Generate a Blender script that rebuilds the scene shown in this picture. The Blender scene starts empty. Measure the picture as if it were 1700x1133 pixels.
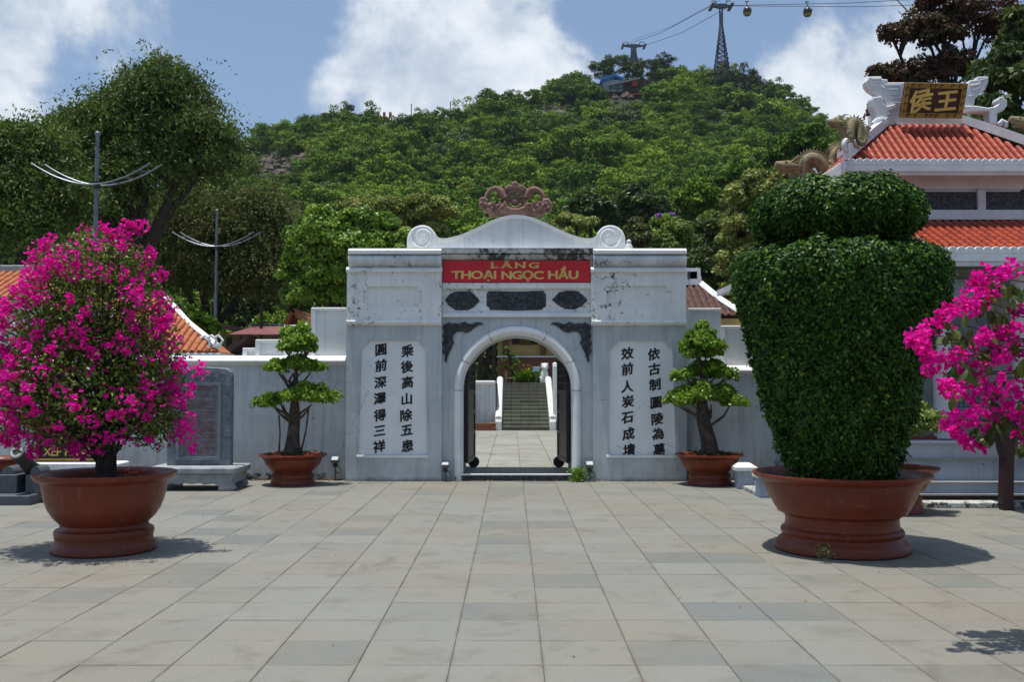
import bpy, math, random
import numpy as np
from mathutils import Vector, Matrix
random.seed(7); RG = np.random.default_rng(7)
S = bpy.context.scene
COL = S.collection
PI = math.pi
# ------------------------------------------------------------------ camera, world, sun
F = 1620.0; CX = 850.0; CY = 566.5; EYE = 1.6; PITCH = math.atan(71/F)
cam_d = bpy.data.cameras.new('camera'); cam = bpy.data.objects.new('camera', cam_d); COL.objects.link(cam)
cam_d.sensor_width = 36; cam_d.lens = 36*F/1700; cam_d.clip_start = 0.1; cam_d.clip_end = 3000
cam.location = (0, 0, EYE); cam.rotation_euler = (PI/2+PITCH, 0, 0); S.camera = cam
S.render.resolution_x = 1024; S.render.resolution_y = 683
S.view_settings.view_transform = 'Standard'; S.view_settings.look = 'None'
S.view_settings.exposure = 0.70; S.view_settings.gamma = 1; S.view_settings.use_curve_mapping = False
S.cycles.max_bounces = 6; S.cycles.diffuse_bounces = 3; S.cycles.glossy_bounces = 2
S.cycles.transmission_bounces = 2; S.cycles.transparent_max_bounces = 4
SUN = Vector((-0.13, -0.035, 1)).normalized()
sun_d = bpy.data.lights.new('sun', 'SUN'); sun = bpy.data.objects.new('sun', sun_d); COL.objects.link(sun)
sun_d.energy = 2.9; sun_d.angle = math.radians(0.6); sun_d.color = (1.0, 0.965, 0.9)
sun.rotation_euler = SUN.to_track_quat('Z', 'Y').to_euler(); sun.location = (0, 0, 60)

def raydir(px, py):
    u = (px-CX)/F; v = (CY-py)/F; c, s = math.cos(PITCH), math.sin(PITCH)
    return Vector((u, c-v*s, s+v*c))
def W(px, py, Y):
    d = raydir(px, py); t = Y/d.y
    return Vector((d.x*t, Y, EYE+d.z*t))

class NT:
    def __init__(s, tree): s.t = tree; s.n = tree.nodes; s.l = tree.links
    def add(s, typ, **kw):
        n = s.n.new(typ)
        for k, v in kw.items():
            if k.startswith('i_'): n.inputs[k[2:]].default_value = v
            else: setattr(n, k, v)
        return n
    def link(s, a, b): s.l.new(a, b)
    def math(s, op, a, b=None, c=None, clamp=False):
        n = s.n.new('ShaderNodeMath'); n.operation = op; n.use_clamp = clamp
        for i, v in enumerate((a, b, c)):
            if v is None: continue
            if isinstance(v, (int, float)): n.inputs[i].default_value = v
            else: s.l.new(v, n.inputs[i])
        return n.outputs[0]
    def mix(s, fac, a, b, mode='MIX'):
        n = s.n.new('ShaderNodeMix'); n.data_type = 'RGBA'; n.blend_type = mode
        for i, v in ((0, fac), (6, a), (7, b)):
            if isinstance(v, (int, float)): n.inputs[i].default_value = v
            elif isinstance(v, tuple): n.inputs[i].default_value = (*v[:3], 1)
            else: s.l.new(v, n.inputs[i])
        return n.outputs[2]
    def noise(s, vec, scale, detail=4, rough=.55, dist=0.0):
        n = s.n.new('ShaderNodeTexNoise'); n.inputs['Scale'].default_value = scale
        n.inputs['Detail'].default_value = detail; n.inputs['Roughness'].default_value = rough
        n.inputs['Distortion'].default_value = dist
        if vec is not None: s.l.new(vec, n.inputs['Vector'])
        return n.outputs['Fac']
    def ramp(s, fac, stops):
        n = s.n.new('ShaderNodeValToRGB'); r = n.color_ramp
        while len(r.elements) < len(stops): r.elements.new(.5)
        for e, (p, c) in zip(r.elements, stops):
            e.position = p; e.color = (*c, 1) if isinstance(c, tuple) else (c, c, c, 1)
        s.l.new(fac, n.inputs[0]); return n.outputs[0]
    def step(s, v, lo, hi):
        n = s.n.new('ShaderNodeMapRange'); n.interpolation_type = 'SMOOTHSTEP'
        s.l.new(v, n.inputs[0]); n.inputs[1].default_value = lo; n.inputs[2].default_value = hi
        return n.outputs[0]
    def scale(s, vec, x, y, z):
        n = s.n.new('ShaderNodeVectorMath'); n.operation = 'MULTIPLY'; s.l.new(vec, n.inputs[0]); n.inputs[1].default_value = (x, y, z)
        return n.outputs[0]

world = bpy.data.worlds.new('World'); S.world = world; world.use_nodes = True
w = NT(world.node_tree); w.n.clear()
out = w.add('ShaderNodeOutputWorld'); bg = w.add('ShaderNodeBackground'); bg.inputs[1].default_value = 0.15
sky = w.add('ShaderNodeTexSky', sky_type='NISHITA'); sky.sun_disc = False
sky.sun_elevation = math.asin(SUN.z); sky.sun_rotation = math.atan2(SUN.x, SUN.y)
sky.air_density = 1.0; sky.dust_density = 2.0; sky.ozone_density = 1.5
tc = w.add('ShaderNodeTexCoord'); dirv = tc.outputs['Generated']
f1 = w.noise(dirv, 3.2, 9, .55, .35); f2 = w.noise(dirv, 9.0, 8, .6, .2)
fb = w.math('ADD', w.math('MULTIPLY', f1, .85), w.math('MULTIPLY', f2, .55)); fb = w.math('SUBTRACT', fb, .20)
lob = None
for (px, py, r, a) in [(650, 150, .115, .36), (740, 90, .115, .36), (840, 130, .10, .32), (560, 170, .07, .32), (760, 20, .08, .3), (60, 20, .12, .24), (230, 10, .12, .24), (-80, 90, .10, .24),
                       (1330, 110, .065, .30), (1420, 150, .09, .26), (1290, 80, .04, .22), (1080, 120, .04, .12), (350, 100, .06, .08), (1560, 60, .1, .2),
                       (420, 60, .07, -.2), (1050, 30, .08, -.2), (480, 10, .05, -.12)]:
    d = raydir(px, py).normalized()
    n = w.add('ShaderNodeVectorMath', operation='DISTANCE'); w.link(dirv, n.inputs[0]); n.inputs[1].default_value = d
    g = w.step(n.outputs['Value'], r*1.5, 0.0)
    g = w.math('MULTIPLY', g, abs(a))
    lob = g if lob is None else w.math('MAXIMUM' if a > 0 else 'SUBTRACT', lob, g)
dens = w.math('ADD', fb, lob)
cl = w.step(dens, .59, .74); thick = w.step(w.math('ADD', w.math('MULTIPLY', f2, .6), w.math('MULTIPLY', dens, .4)), .40, .72)
ccol = w.ramp(thick, [(0, (1.9, 2.3, 2.9)), (.5, (2.7, 3.0, 3.4)), (1, (3.9, 4.05, 4.25))])
skyc = w.mix(1.0, sky.outputs[0], (.36, .45, .52), 'MULTIPLY')
skyc = w.mix(.20, skyc, (2.4, 2.75, 3.2))
cm = w.mix(w.math('MULTIPLY', cl, .9), skyc, ccol)
w.link(cm, bg.inputs[0]); w.link(bg.outputs[0], out.inputs[0])

# ------------------------------------------------------------------ materials
MATS = {}
def newmat(name):
    m = bpy.data.materials.new(name); m.use_nodes = True; t = NT(m.node_tree); t.n.clear()
    o = t.add('ShaderNodeOutputMaterial'); b = t.add('ShaderNodeBsdfPrincipled'); t.link(b.outputs[0], o.inputs[0])
    MATS[name] = m; return m, t, b, o
def pos(t): return t.add('ShaderNodeNewGeometry').outputs['Position']
def bump(t, b, h, strength=.3, dist=.01):
    n = t.add('ShaderNodeBump'); n.inputs['Strength'].default_value = strength; n.inputs['Distance'].default_value = dist
    t.link(h, n.inputs['Height']); t.link(n.outputs[0], b.inputs['Normal'])
def mat(name, c1, c2=None, rough=.7, scale=3, bumps=.2, bscale=40, bdist=.01, spec=.4, metal=0, fine=.12):
    if name in MATS: return MATS[name]
    m, t, b, o = newmat(name); p = pos(t)
    c2 = c2 or tuple(x*.75 for x in c1)
    f = t.step(t.noise(p, scale, 6, .6), .35, .65)
    c = t.mix(f, c1, c2)
    g = t.noise(p, scale*9, 5, .7)
    c = t.mix(t.math('MULTIPLY', g, fine*2), c, tuple(x*.45 for x in c1))
    t.link(c, b.inputs['Base Color']); b.inputs['Roughness'].default_value = rough
    b.inputs['Metallic'].default_value = metal; b.inputs['Specular IOR Level'].default_value = spec
    if bumps: bump(t, b, t.noise(p, bscale, 5, .6), bumps, bdist)
    return m
def plaster(name, c1, c2, streak=.3, mold=.3, moldscale=5, ground=True, moldc=(.025, .025, .022)):
    m, t, b, o = newmat(name); p = pos(t)
    f = t.step(t.noise(p, 1.8, 8, .6, .4), .38, .64)
    c = t.mix(f, c1, c2)
    sv = t.scale(p, 9, 9, .55)
    s = t.step(t.noise(sv, 1.3, 6, .65), .45, .75)
    c = t.mix(t.math('MULTIPLY', s, streak), c, tuple(x*.5 for x in c2))
    sv2 = t.scale(p, 14, 14, .8)
    s2 = t.step(t.noise(sv2, 1.1, 5, .6), .52, .72)
    c = t.mix(t.math('MULTIPLY', s2, streak*.5), c, (.62, .62, .58))
    if ground:
        z = t.add('ShaderNodeSeparateXYZ'); t.link(p, z.inputs[0])
        gz = t.step(z.outputs['Z'], .75, .0)
        gn = t.step(t.noise(p, 5, 7, .65), .42, .6)
        c = t.mix(t.math('MULTIPLY', t.math('MULTIPLY', gz, gn), .55), c, (.40, .41, .37))
        g2 = t.step(t.math('ADD', z.outputs['Z'], t.math('MULTIPLY', t.noise(p, 7, 5, .6), .16)), .16, .04)
        c = t.mix(t.math('MULTIPLY', g2, .7), c, (.06, .065, .05))
    vo = t.add('ShaderNodeTexVoronoi', feature='DISTANCE_TO_EDGE'); vo.inputs['Scale'].default_value = 1.3
    wv = t.add('ShaderNodeTexNoise'); t.link(p, wv.inputs['Vector']); wv.inputs['Scale'].default_value = 3.5; wv.inputs['Detail'].default_value = 6
    va = t.add('ShaderNodeVectorMath', operation='MULTIPLY_ADD'); t.link(wv.outputs['Color'], va.inputs[0]); va.inputs[1].default_value = (.5, .5, .5); t.link(p, va.inputs[2]); t.link(va.outputs[0], vo.inputs['Vector'])
    ck = t.math('MULTIPLY', t.step(vo.outputs['Distance'], .007, .001), t.step(t.noise(p, .9, 3, .5), .54, .60)); c = t.mix(t.math('MULTIPLY', ck, .75), c, (.12, .12, .11))
    big = t.noise(p, 1.1, 3, .5)
    sm = t.noise(p, moldscale*2.2, 12, .78, .3)
    th = t.math('ADD', t.math('MULTIPLY', big, .35), t.math('MULTIPLY', sm, .75))
    lo = float(np.interp(mold, [0, .1, .36, .5, .95], [.85, .715, .63, .60, .545])); mm = t.step(th, lo, lo+.05)
    c = t.mix(t.math('MULTIPLY', mm, .92), c, moldc)
    fine = t.noise(p, 60, 4, .7)
    c = t.mix(t.math('MULTIPLY', fine, .12), c, (.15, .16, .16))
    t.link(c, b.inputs['Base Color']); b.inputs['Roughness'].default_value = .85; b.inputs['Specular IOR Level'].default_value = .25
    bump(t, b, t.math('ADD', t.noise(p, 22, 8, .7), t.math('MULTIPLY', mm, -.4)), .35, .012)
    return m
def foliage(name, ca, cb, cc, rough=.5, trans=.25, obj=0.0, cd=None, spec=.4):
    """leaf material: three leaf colours picked by the 'tone' attribute; obj = share of per-object variation"""
    m, t, b, o = newmat(name)
    at = t.add('ShaderNodeAttribute', attribute_name='tone').outputs['Fac']
    c = t.ramp(at, [(0, ca), (.5, cb), (1, cc)])
    if obj:
        oi = t.add('ShaderNodeObjectInfo'); zn = t.noise(oi.outputs['Location'], .028, 4, .6)
        r = t.math('ADD', t.math('MULTIPLY', oi.outputs['Random'], .62), t.math('MULTIPLY', t.step(zn, .36, .64), .38))
        c2 = t.ramp(r, [(0, ca), (.3, cb), (.75, cc), (1, cd or cc)])
        c = t.mix(obj, c, c2)
    t.link(c, b.inputs['Base Color']); b.inputs['Roughness'].default_value = rough; b.inputs['Specular IOR Level'].default_value = spec
    tr = t.add('ShaderNodeBsdfTranslucent'); t.link(c, tr.inputs[0])
    mx = t.add('ShaderNodeMixShader'); mx.inputs[0].default_value = trans
    t.link(b.outputs[0], mx.inputs[1]); t.link(tr.outputs[0], mx.inputs[2]); t.link(mx.outputs[0], o.inputs[0])
    return m

# ------------------------------------------------------------------ object helpers
ORG = {}
def link(o, parent=None):
    COL.objects.link(o)
    if parent is not None: o.parent = parent
    return o
def props(o, label=None, cat=None, group=None, kind=None):
    if label: o['label'] = label
    if cat: o['category'] = cat
    if group: o['group'] = group
    if kind: o['kind'] = kind
    return o
def thing(name, label, cat, loc=(0, 0, 0), group=None):
    o = bpy.data.objects.new(name, None); o.empty_display_size = .2; COL.objects.link(o); o.location = loc
    ORG[o.name] = Vector(loc); return props(o, label, cat, group)
def root_org(p):
    if p is None: return Vector((0, 0, 0))
    return ORG.get(p.name, Vector((0, 0, 0)))
def finish(name, me, m, parent, smooth=False, label=None, kind=None, own=None):
    for x in (m if isinstance(m, (list, tuple)) else [m]): me.materials.append(x)
    o = bpy.data.objects.new(name, me); link(o, parent); ORG[o.name] = root_org(parent)
    if own is not None: ORG[o.name] = Vector(own); o.location = Vector(own)-root_org(parent)
    if smooth: me.shade_smooth()
    return props(o, label, None, None, kind)

class MB:
    def __init__(s): s.v = []; s.f = []
    def add(s, vs, fs):
        k = len(s.v); s.v += [tuple(v) for v in vs]; s.f += [tuple(i+k for i in f) for f in fs]; return s
    def box(s, x0, x1, y0, y1, z0, z1, b=0):
        if b:
            return s.prism([(x0+b, z0), (x1-b, z0), (x1, z0+b), (x1, z1-b), (x1-b, z1), (x0+b, z1), (x0, z1-b), (x0, z0+b)], y0, y1, b)
        return s.add([(x0, y0, z0), (x1, y0, z0), (x1, y1, z0), (x0, y1, z0), (x0, y0, z1), (x1, y0, z1), (x1, y1, z1), (x0, y1, z1)],
                     [(3, 2, 1, 0), (4, 5, 6, 7), (0, 1, 5, 4), (1, 2, 6, 5), (2, 3, 7, 6), (3, 0, 4, 7)])
    def prism(s, pts, y0, y1, b=0):
        """outline in x,z (counter-clockwise seen from -y) extruded from y0 (front) to y1; b bevels the front edge"""
        n = len(pts)
        A = sum(pts[i][0]*pts[(i+1) % n][1]-pts[(i+1) % n][0]*pts[i][1] for i in range(n))
        if A < 0: pts = pts[::-1]
        if b:
            cx = sum(p[0] for p in pts)/n; cz = sum(p[1] for p in pts)/n
            ins = []
            for i in range(n):
                p0 = Vector(pts[i-1]); p1 = Vector(pts[i]); p2 = Vector(pts[(i+1) % n])
                e1 = (p1-p0); e2 = (p2-p1)
                if e1.length < 1e-6 or e2.length < 1e-6: ins.append(tuple(p1)); continue
                n1 = Vector((-e1.y, e1.x)).normalized(); n2 = Vector((-e2.y, e2.x)).normalized()
                m_ = (n1+n2); m_ = m_.normalized() if m_.length > 1e-6 else n1
                k = b/max(.5, m_.dot(n1)); ins.append(tuple(p1+m_*k))
            vs = [(x, y0, z) for x, z in ins]+[(x, y0+b, z) for x, z in pts]+[(x, y1, z) for x, z in pts]
            fs = [tuple(range(n)), tuple(range(3*n-1, 2*n-1, -1))]
            for i in range(n):
                j = (i+1) % n
                fs += [(i+n, j+n, j, i), (i+2*n, j+2*n, j+n, i+n)]
            return s.add(vs, fs)
        vs = [(x, y0, z) for x, z in pts]+[(x, y1, z) for x, z in pts]
        fs = [tuple(range(n)), tuple(range(2*n-1, n-1, -1))]+[(i+n, (i+1) % n+n, (i+1) % n, i) for i in range(n)]
        return s.add(vs, fs)
    def ring(s, outer, inner, y0, y1):
        n = len(outer)
        vs = [(x, y, z) for y in (y0, y1) for L in (outer, inner) for x, z in L]
        fs = []
        for i in range(n):
            j = (i+1) % n
            fs += [(i, j, n+j, n+i), (2*n+j, 2*n+i, 3*n+i, 3*n+j), (j, i, 2*n+i, 2*n+j), (n+i, n+j, 3*n+j, 3*n+i)]
        return s.add(vs, fs)
    def lathe(s, prof, c=(0, 0, 0), n=48, close=True):
        vs = []; fs = []
        for r, z in prof:
            for k in range(n):
                a = 2*PI*k/n; vs.append((c[0]+r*math.cos(a), c[1]+r*math.sin(a), c[2]+z))
        for i in range(len(prof)-1):
            for k in range(n):
                j = (k+1) % n; fs.append((i*n+k, i*n+j, (i+1)*n+j, (i+1)*n+k))
        if close: fs += [tuple(range(n-1, -1, -1)), tuple((len(prof)-1)*n+k for k in range(n))]
        return s.add(vs, fs)
    def tube(s, pts, r, n=8, caps=True):
        pts = [Vector(p) for p in pts]
        if isinstance(r, (int, float)): r = [r]*len(pts)
        vs = []; fs = []; up = Vector((0, 0, 1)); X = None
        for i, p in enumerate(pts):
            d = (pts[min(i+1, len(pts)-1)]-pts[max(i-1, 0)]).normalized()
            if X is None: X = d.orthogonal().normalized()
            X = (X-d*X.dot(d)); X = X.normalized() if X.length > 1e-6 else d.orthogonal().normalized()
            Y = d.cross(X)
            for k in range(n):
                a = 2*PI*k/n; vs.append(p+X*math.cos(a)*r[i]+Y*math.sin(a)*r[i])
        for i in range(len(pts)-1):
            for k in range(n):
                j = (k+1) % n; fs.append((i*n+k, i*n+j, (i+1)*n+j, (i+1)*n+k))
        if caps: fs += [tuple(range(n-1, -1, -1)), tuple((len(pts)-1)*n+k for k in range(n))]
        return s.add(vs, fs)
    def sphere(s, c, r, n=12, m=8, sq=(1, 1, 1)):
        return s.add([(c[0]+r*sq[0]*math.sin(PI*i/m)*math.cos(2*PI*k/n), c[1]+r*sq[1]*math.sin(PI*i/m)*math.sin(2*PI*k/n), c[2]-r*sq[2]*math.cos(PI*i/m))
                      for i in range(m+1) for k in range(n)],
                     [(i*n+k, i*n+(k+1) % n, (i+1)*n+(k+1) % n, (i+1)*n+k) for i in range(m) for k in range(n)])
    def build(s, name, m, parent=None, smooth=False, label=None, kind=None, own=None):
        o = Vector(own) if own is not None else root_org(parent)
        me = bpy.data.meshes.new(name)
        me.from_pydata([(v[0]-o[0], v[1]-o[1], v[2]-o[2]) for v in s.v], [], s.f); me.validate(); me.update()
        ob = finish(name, me, m, parent, False, label, kind, own)
        if smooth:
            me.shade_smooth()
            try: me.set_sharp_from_angle(angle=math.radians(40))
            except Exception: pass
        return ob
def mesh_np(name, V, Q, tone=None):
    me = bpy.data.meshes.new(name); n = len(V); k = Q.shape[1]; m = len(Q)
    me.vertices.add(n); me.vertices.foreach_set('co', np.ascontiguousarray(V, dtype=np.float32).ravel())
    me.loops.add(m*k); me.loops.foreach_set('vertex_index', np.ascontiguousarray(Q, dtype=np.int32).ravel())
    me.polygons.add(m); me.polygons.foreach_set('loop_start', np.arange(0, m*k, k, dtype=np.int32))
    me.polygons.foreach_set('loop_total', np.full(m, k, dtype=np.int32))
    me.update(calc_edges=True)
    if tone is not None:
        a = me.attributes.new('tone', 'FLOAT', 'FACE'); a.data.foreach_set('value', np.asarray(tone, dtype=np.float32))
    return me
def unit(a): return a/np.maximum(np.linalg.norm(a, axis=1, keepdims=True), 1e-9)
def leaf_arrays(P, D, R, L, Wd, tone, fold=.0):
    """one folded diamond per leaf: P base, D direction, R a vector that sets the roll"""
    D = unit(D); Sd = unit(np.cross(D, R)); N = np.cross(Sd, D)
    L = np.asarray(L).reshape(-1, 1); Wd = np.asarray(Wd).reshape(-1, 1)
    a = P; b = P+D*L*.45+Sd*Wd*.5+N*Wd*fold; c = P+D*L; d = P+D*L*.45-Sd*Wd*.5+N*Wd*fold
    V = np.stack([a, b, c, d], 1).reshape(-1, 3); n = len(P)
    Q = np.arange(4*n).reshape(n, 4)
    if fold:
        Q = np.concatenate([Q[:, [0, 1, 2]], Q[:, [0, 2, 3]]], 1).reshape(-1, 3); tone = np.repeat(tone, 2)
    return V, Q, tone
def leaves(name, P, D, R, L, Wd, tone, m, parent=None, fold=.0, kind=None, label=None):
    V, Q, t = leaf_arrays(P, D, R, L, Wd, tone, fold)
    o = root_org(parent); V = V-np.array(o)
    return finish(name, mesh_np(name, V, Q, t), m, parent, kind=kind, label=label)
def rnd_dirs(n): return unit(RG.normal(size=(n, 3)))
def crown_points(ells, n, clump=.3, nclump=None, low=-.35):
    """points and outward normals on the shells of many small clumps spread through the ellipsoids (c, (rx,ry,rz))"""
    vol = np.array([r[0]*r[1]*r[2] for c, r in ells])**.67; share = vol/vol.sum()
    Ps = []; Ns = []; T = []
    for (c, r), s in zip(ells, share):
        k = int(n*s)
        if k < 10: continue
        nc = nclump or 26
        cd = rnd_dirs(nc); cd[:, 2] = np.where(cd[:, 2] < low, -cd[:, 2]*.6, cd[:, 2])
        cr = RG.uniform(.45, .98, (nc, 1)); cc = np.array(c)+cd*cr*np.array(r)
        rc = RG.uniform(.7, 1.35, nc)*clump*np.mean(r)
        ix = RG.integers(0, nc, k); dd = rnd_dirs(k); dd[:, 2] = np.where(dd[:, 2] < -.3, -dd[:, 2], dd[:, 2])
        rad = rc[ix]*RG.uniform(.55, 1.08, k)
        Ps.append(cc[ix]+dd*rad[:, None]*np.array([1, 1, .78])); Ns.append(dd); T.append(RG.uniform(0, 1, nc)[ix])
    return np.concatenate(Ps), np.concatenate(Ns), np.concatenate(T)
def crown(name, ells, n, leaf, m, parent=None, clump=.3, nclump=None, mode='broad', low=-.35, kind=None):
    if mode == 'spray':      # drooping feathery sprays
        k = n//14; P, N, T = crown_points(ells, k, clump, nclump, low); k = len(P)
        D = unit(N*np.array([1, 1, .6])+RG.normal(size=(k, 3))*.35+np.array([0, 0, .35]))
        Lsp = RG.uniform(.5, 1.2, k)*leaf*9*(1+1.1*(RG.uniform(0, 1, k) > .90))
        PP = []; DD = []; TT = []
        for i in range(14):
            t = (i+.5)/14; p = P+D*(Lsp*t)[:, None]+np.array([0, 0, -1.0])*(Lsp*t*t*.75)[:, None]
            p = p+RG.normal(size=(k, 3))*leaf*.25
            d = unit(D*(1-t)+np.array([0, 0, -.9*t])+RG.normal(size=(k, 3))*.75)
            PP.append(p); DD.append(d); TT.append(T)
        P = np.concatenate(PP); D = np.concatenate(DD); T = np.concatenate(TT)
        tone = np.clip(T*.6+RG.uniform(0, .5, len(P)), 0, 1)
        return leaves(name, P, D, rnd_dirs(len(P)), RG.uniform(.8, 1.5, len(P))*leaf, RG.uniform(.3, .5, len(P))*leaf, tone, m, parent, kind=kind)
    P, N, T = crown_points(ells, n, clump, nclump, low); k = len(P)
    D = unit(unit(np.cross(N, rnd_dirs(k)))+N*.2+RG.normal(size=(k, 3))*.25+np.array([0, 0, -.2]))
    tone = np.clip(T*.55+RG.uniform(0, .55, k), 0, 1)
    return leaves(name, P, D, unit(N+RG.normal(size=(k, 3))*.62), RG.uniform(.7, 1.3, k)*leaf, RG.uniform(.5, .8, k)*leaf, tone, m, parent, kind=kind)
def copytree(o, loc=None, label=None, scale=None, rotz=None):
    c = o.copy(); COL.objects.link(c)
    for ch in list(o.children):
        d = ch.copy(); COL.objects.link(d); d.parent = c
        for g in list(ch.children):
            e = g.copy(); COL.objects.link(e); e.parent = d
    if loc is not None: c.location = loc
    if label: c['label'] = label
    if scale: c.scale = (scale,)*3 if isinstance(scale, (int, float)) else scale
    if rotz is not None: c.rotation_euler.z = rotz
    return c
def outline_glyph(txt):
    cu = bpy.data.curves.new('letter', 'FONT'); cu.body = txt; cu.size = 1.0; cu.resolution_u = 4
    ob = bpy.data.objects.new('letter', cu); me = bpy.data.meshes.new_from_object(ob)
    v = np.array([q.co[:] for q in me.vertices], float); faces = [tuple(p.vertices) for p in me.polygons]
    bpy.data.objects.remove(ob); bpy.data.curves.remove(cu); bpy.data.meshes.remove(me); return v, faces
def glyph_mesh(txt, size, extrude, offset, shear=0.0, wob=0.0, sx=1.0):
    """flat-fronted solid letter; weight is added by layering shifted copies of the outline, each a hair deeper"""
    v, faces = outline_glyph(txt); ec = {}
    for f in faces:
        for i in range(len(f)):
            e = (f[i], f[(i+1) % len(f)]); ec.setdefault((min(e), max(e)), []).append(e)
    edges = [q[0] for q in ec.values() if len(q) == 1]; n = len(v)
    c = (v.max(0)+v.min(0))/2; x = v[:, 0]-c[0]; y = v[:, 1]-c[1]
    if wob: x, y = x+wob*np.sin(y*9+1), y+wob*np.sin(x*8)+shear*x
    VV = []; FF = []; k = 0
    sh = [(0, 0)]+([(offset*math.cos(a), offset*math.sin(a)*.8) for a in [PI*i/4+.3 for i in range(8)]] if offset else [])
    for j, (dx, dy) in enumerate(sh):
        xx = (x+dx)*size*sx; yy = (y+dy)*size; d = extrude-j*.00025
        VV += [(p, -d, q) for p, q in zip(xx, yy)]+[(p, 0.0, q) for p, q in zip(xx, yy)]
        FF += [tuple(i+k for i in f) for f in faces]+[(b_+k, a_+k, a_+n+k, b_+n+k) for a_, b_ in edges]; k += 2*n
    m2 = bpy.data.meshes.new('character'); m2.from_pydata([tuple(map(float, p)) for p in VV], [], FF); m2.update(); return m2
GL = {}
def glyph(name, txt, size, m, parent, at, extrude=.006, offset=0.0, shear=0.0, wob=0.0, sx=1.0):
    me = glyph_mesh(txt, size, extrude, offset, shear, wob, sx); me.materials.append(m)
    o = bpy.data.objects.new(name, me); link(o, parent); o.location = Vector(at)-root_org(parent); return o
def letters(name, txt, size, m, parent, p0, p1, extrude, offset, sx=1.0, spc=.0, serif=False):
    """letters of a word spread between two points by their advance widths"""
    cs = []; x = 0
    for ch in txt:
        if ch == ' ': x += .32; continue
        v, _ = outline_glyph(ch); wd = v[:, 0].max()-v[:, 0].min(); zc = (v[:, 1].max()+v[:, 1].min())/2
        cs.append((ch, x+wd/2, zc)); x += wd+.07+spc
    x -= .07+spc; p0 = Vector(p0); p1 = Vector(p1); k = (p1-p0).length/(x*size*sx)
    for ch, xc, zc in cs:
        at = p0.lerp(p1, xc/x)+Vector((0, 0, zc*size))
        o = glyph(name, ch, size, m, parent, at, extrude, offset, 0, 0, sx*k)
        if serif:
            bw = o.dimensions.x/2; hc = .73*size; b0 = p0.lerp(p1, xc/x)
            for u, v in {'L': ((-1, 0), (-1, 1), (.9, .12)), 'Ă': ((-1, 0), (1, 0)), 'N': ((-1, 0), (-1, 1), (1, 1)), 'G': ((.95, .9), (.9, .4))}.get(ch, ()):
                cx_ = b0.x+u*(bw-.01); cz_ = b0.z+v*hc; MB().box(cx_-.026, cx_+.026, b0.y-extrude*.7, b0.y, cz_-.006, cz_+.006).build('serif', m, parent)
def circ(cx, cz, r, a0, a1, n, rz=None):
    rz = rz or r
    return [(cx+r*math.cos(a0+(a1-a0)*i/n), cz+rz*math.sin(a0+(a1-a0)*i/n)) for i in range(n+1)]

# palette
M_white = plaster('white_plaster', (.86, .855, .83), (.76, .76, .74), .26, .42)
M_coping = plaster('white_coping', (.88, .875, .85), (.78, .785, .77), .12, .25, ground=False)
M_gable = plaster('gable_plaster', (.80, .83, .85), (.70, .735, .76), .35, .08, ground=False)
M_blue = plaster('blue_grey_plaster', (.56, .595, .61), (.48, .52, .54), .50, .12)
M_wallp = plaster('wall_plaster', (.70, .725, .735), (.60, .63, .65), .52, .14)
M_panelp = plaster('panel_plaster', (.88, .88, .875), (.82, .83, .835), .10, .06, ground=False)
M_mold = plaster('mouldy_plaster', (.62, .62, .58), (.40, .40, .37), .5, .95, 4, ground=False)
M_molding = plaster('torus_plaster', (.72, .74, .75), (.52, .55, .56), .5, .45, 4, ground=False)
M_red = mat('red_paint', (.64, .014, .028), (.55, .012, .024), .45, 2, .1)
M_gold = mat('gold_paint', (.78, .55, .16), (.68, .46, .12), .5, 5, .1)
M_ink = mat('black_paint', (.012, .012, .014), (.02, .02, .022), .6, 5, 0)
M_darkstone = mat('dark_carved_stone', (.085, .092, .10), (.02, .023, .027), .75, 24, .9, 45, .02)  # pale specks painted for worn edges and for light missing on the relief
M_brownstone = mat('terracotta_stone', (.34, .205, .16), (.19, .10, .085), .85, 9, .8, 40, .02, fine=.3)
M_greystone = mat('grey_stone', (.20, .225, .25), (.12, .14, .16), .7, 6, .6, 60, .008)
M_palestone = mat('pale_stone', (.36, .38, .39), (.24, .26, .27), .8, 6, .6, 50, .01)
M_granite = mat('dark_granite', (.10, .11, .125), (.07, .078, .09), .6, 30, .3, 90)
M_iron = mat('dark_iron', (.018, .018, .022), (.03, .03, .034), .45, 6, .3, 30)
M_steel = mat('grey_steel', (.17, .20, .23), (.12, .145, .17), .4, 6, .1, metal=.4)
M_lattice = mat('blue_steel', (.045, .055, .09), (.06, .07, .10), .5, 3, 0)
M_soil = mat('soil', (.035, .024, .016), (.05, .036, .022), .95, 12, 1, 40, .03)
M_bark = mat('bark', (.13, .10, .08), (.045, .035, .028), .9, 12, 1, 35, .03)
M_darkbark = mat('dark_bark', (.03, .024, .02), (.05, .04, .03), .9, 12, 1, 35, .03)
M_potclay = None
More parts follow.
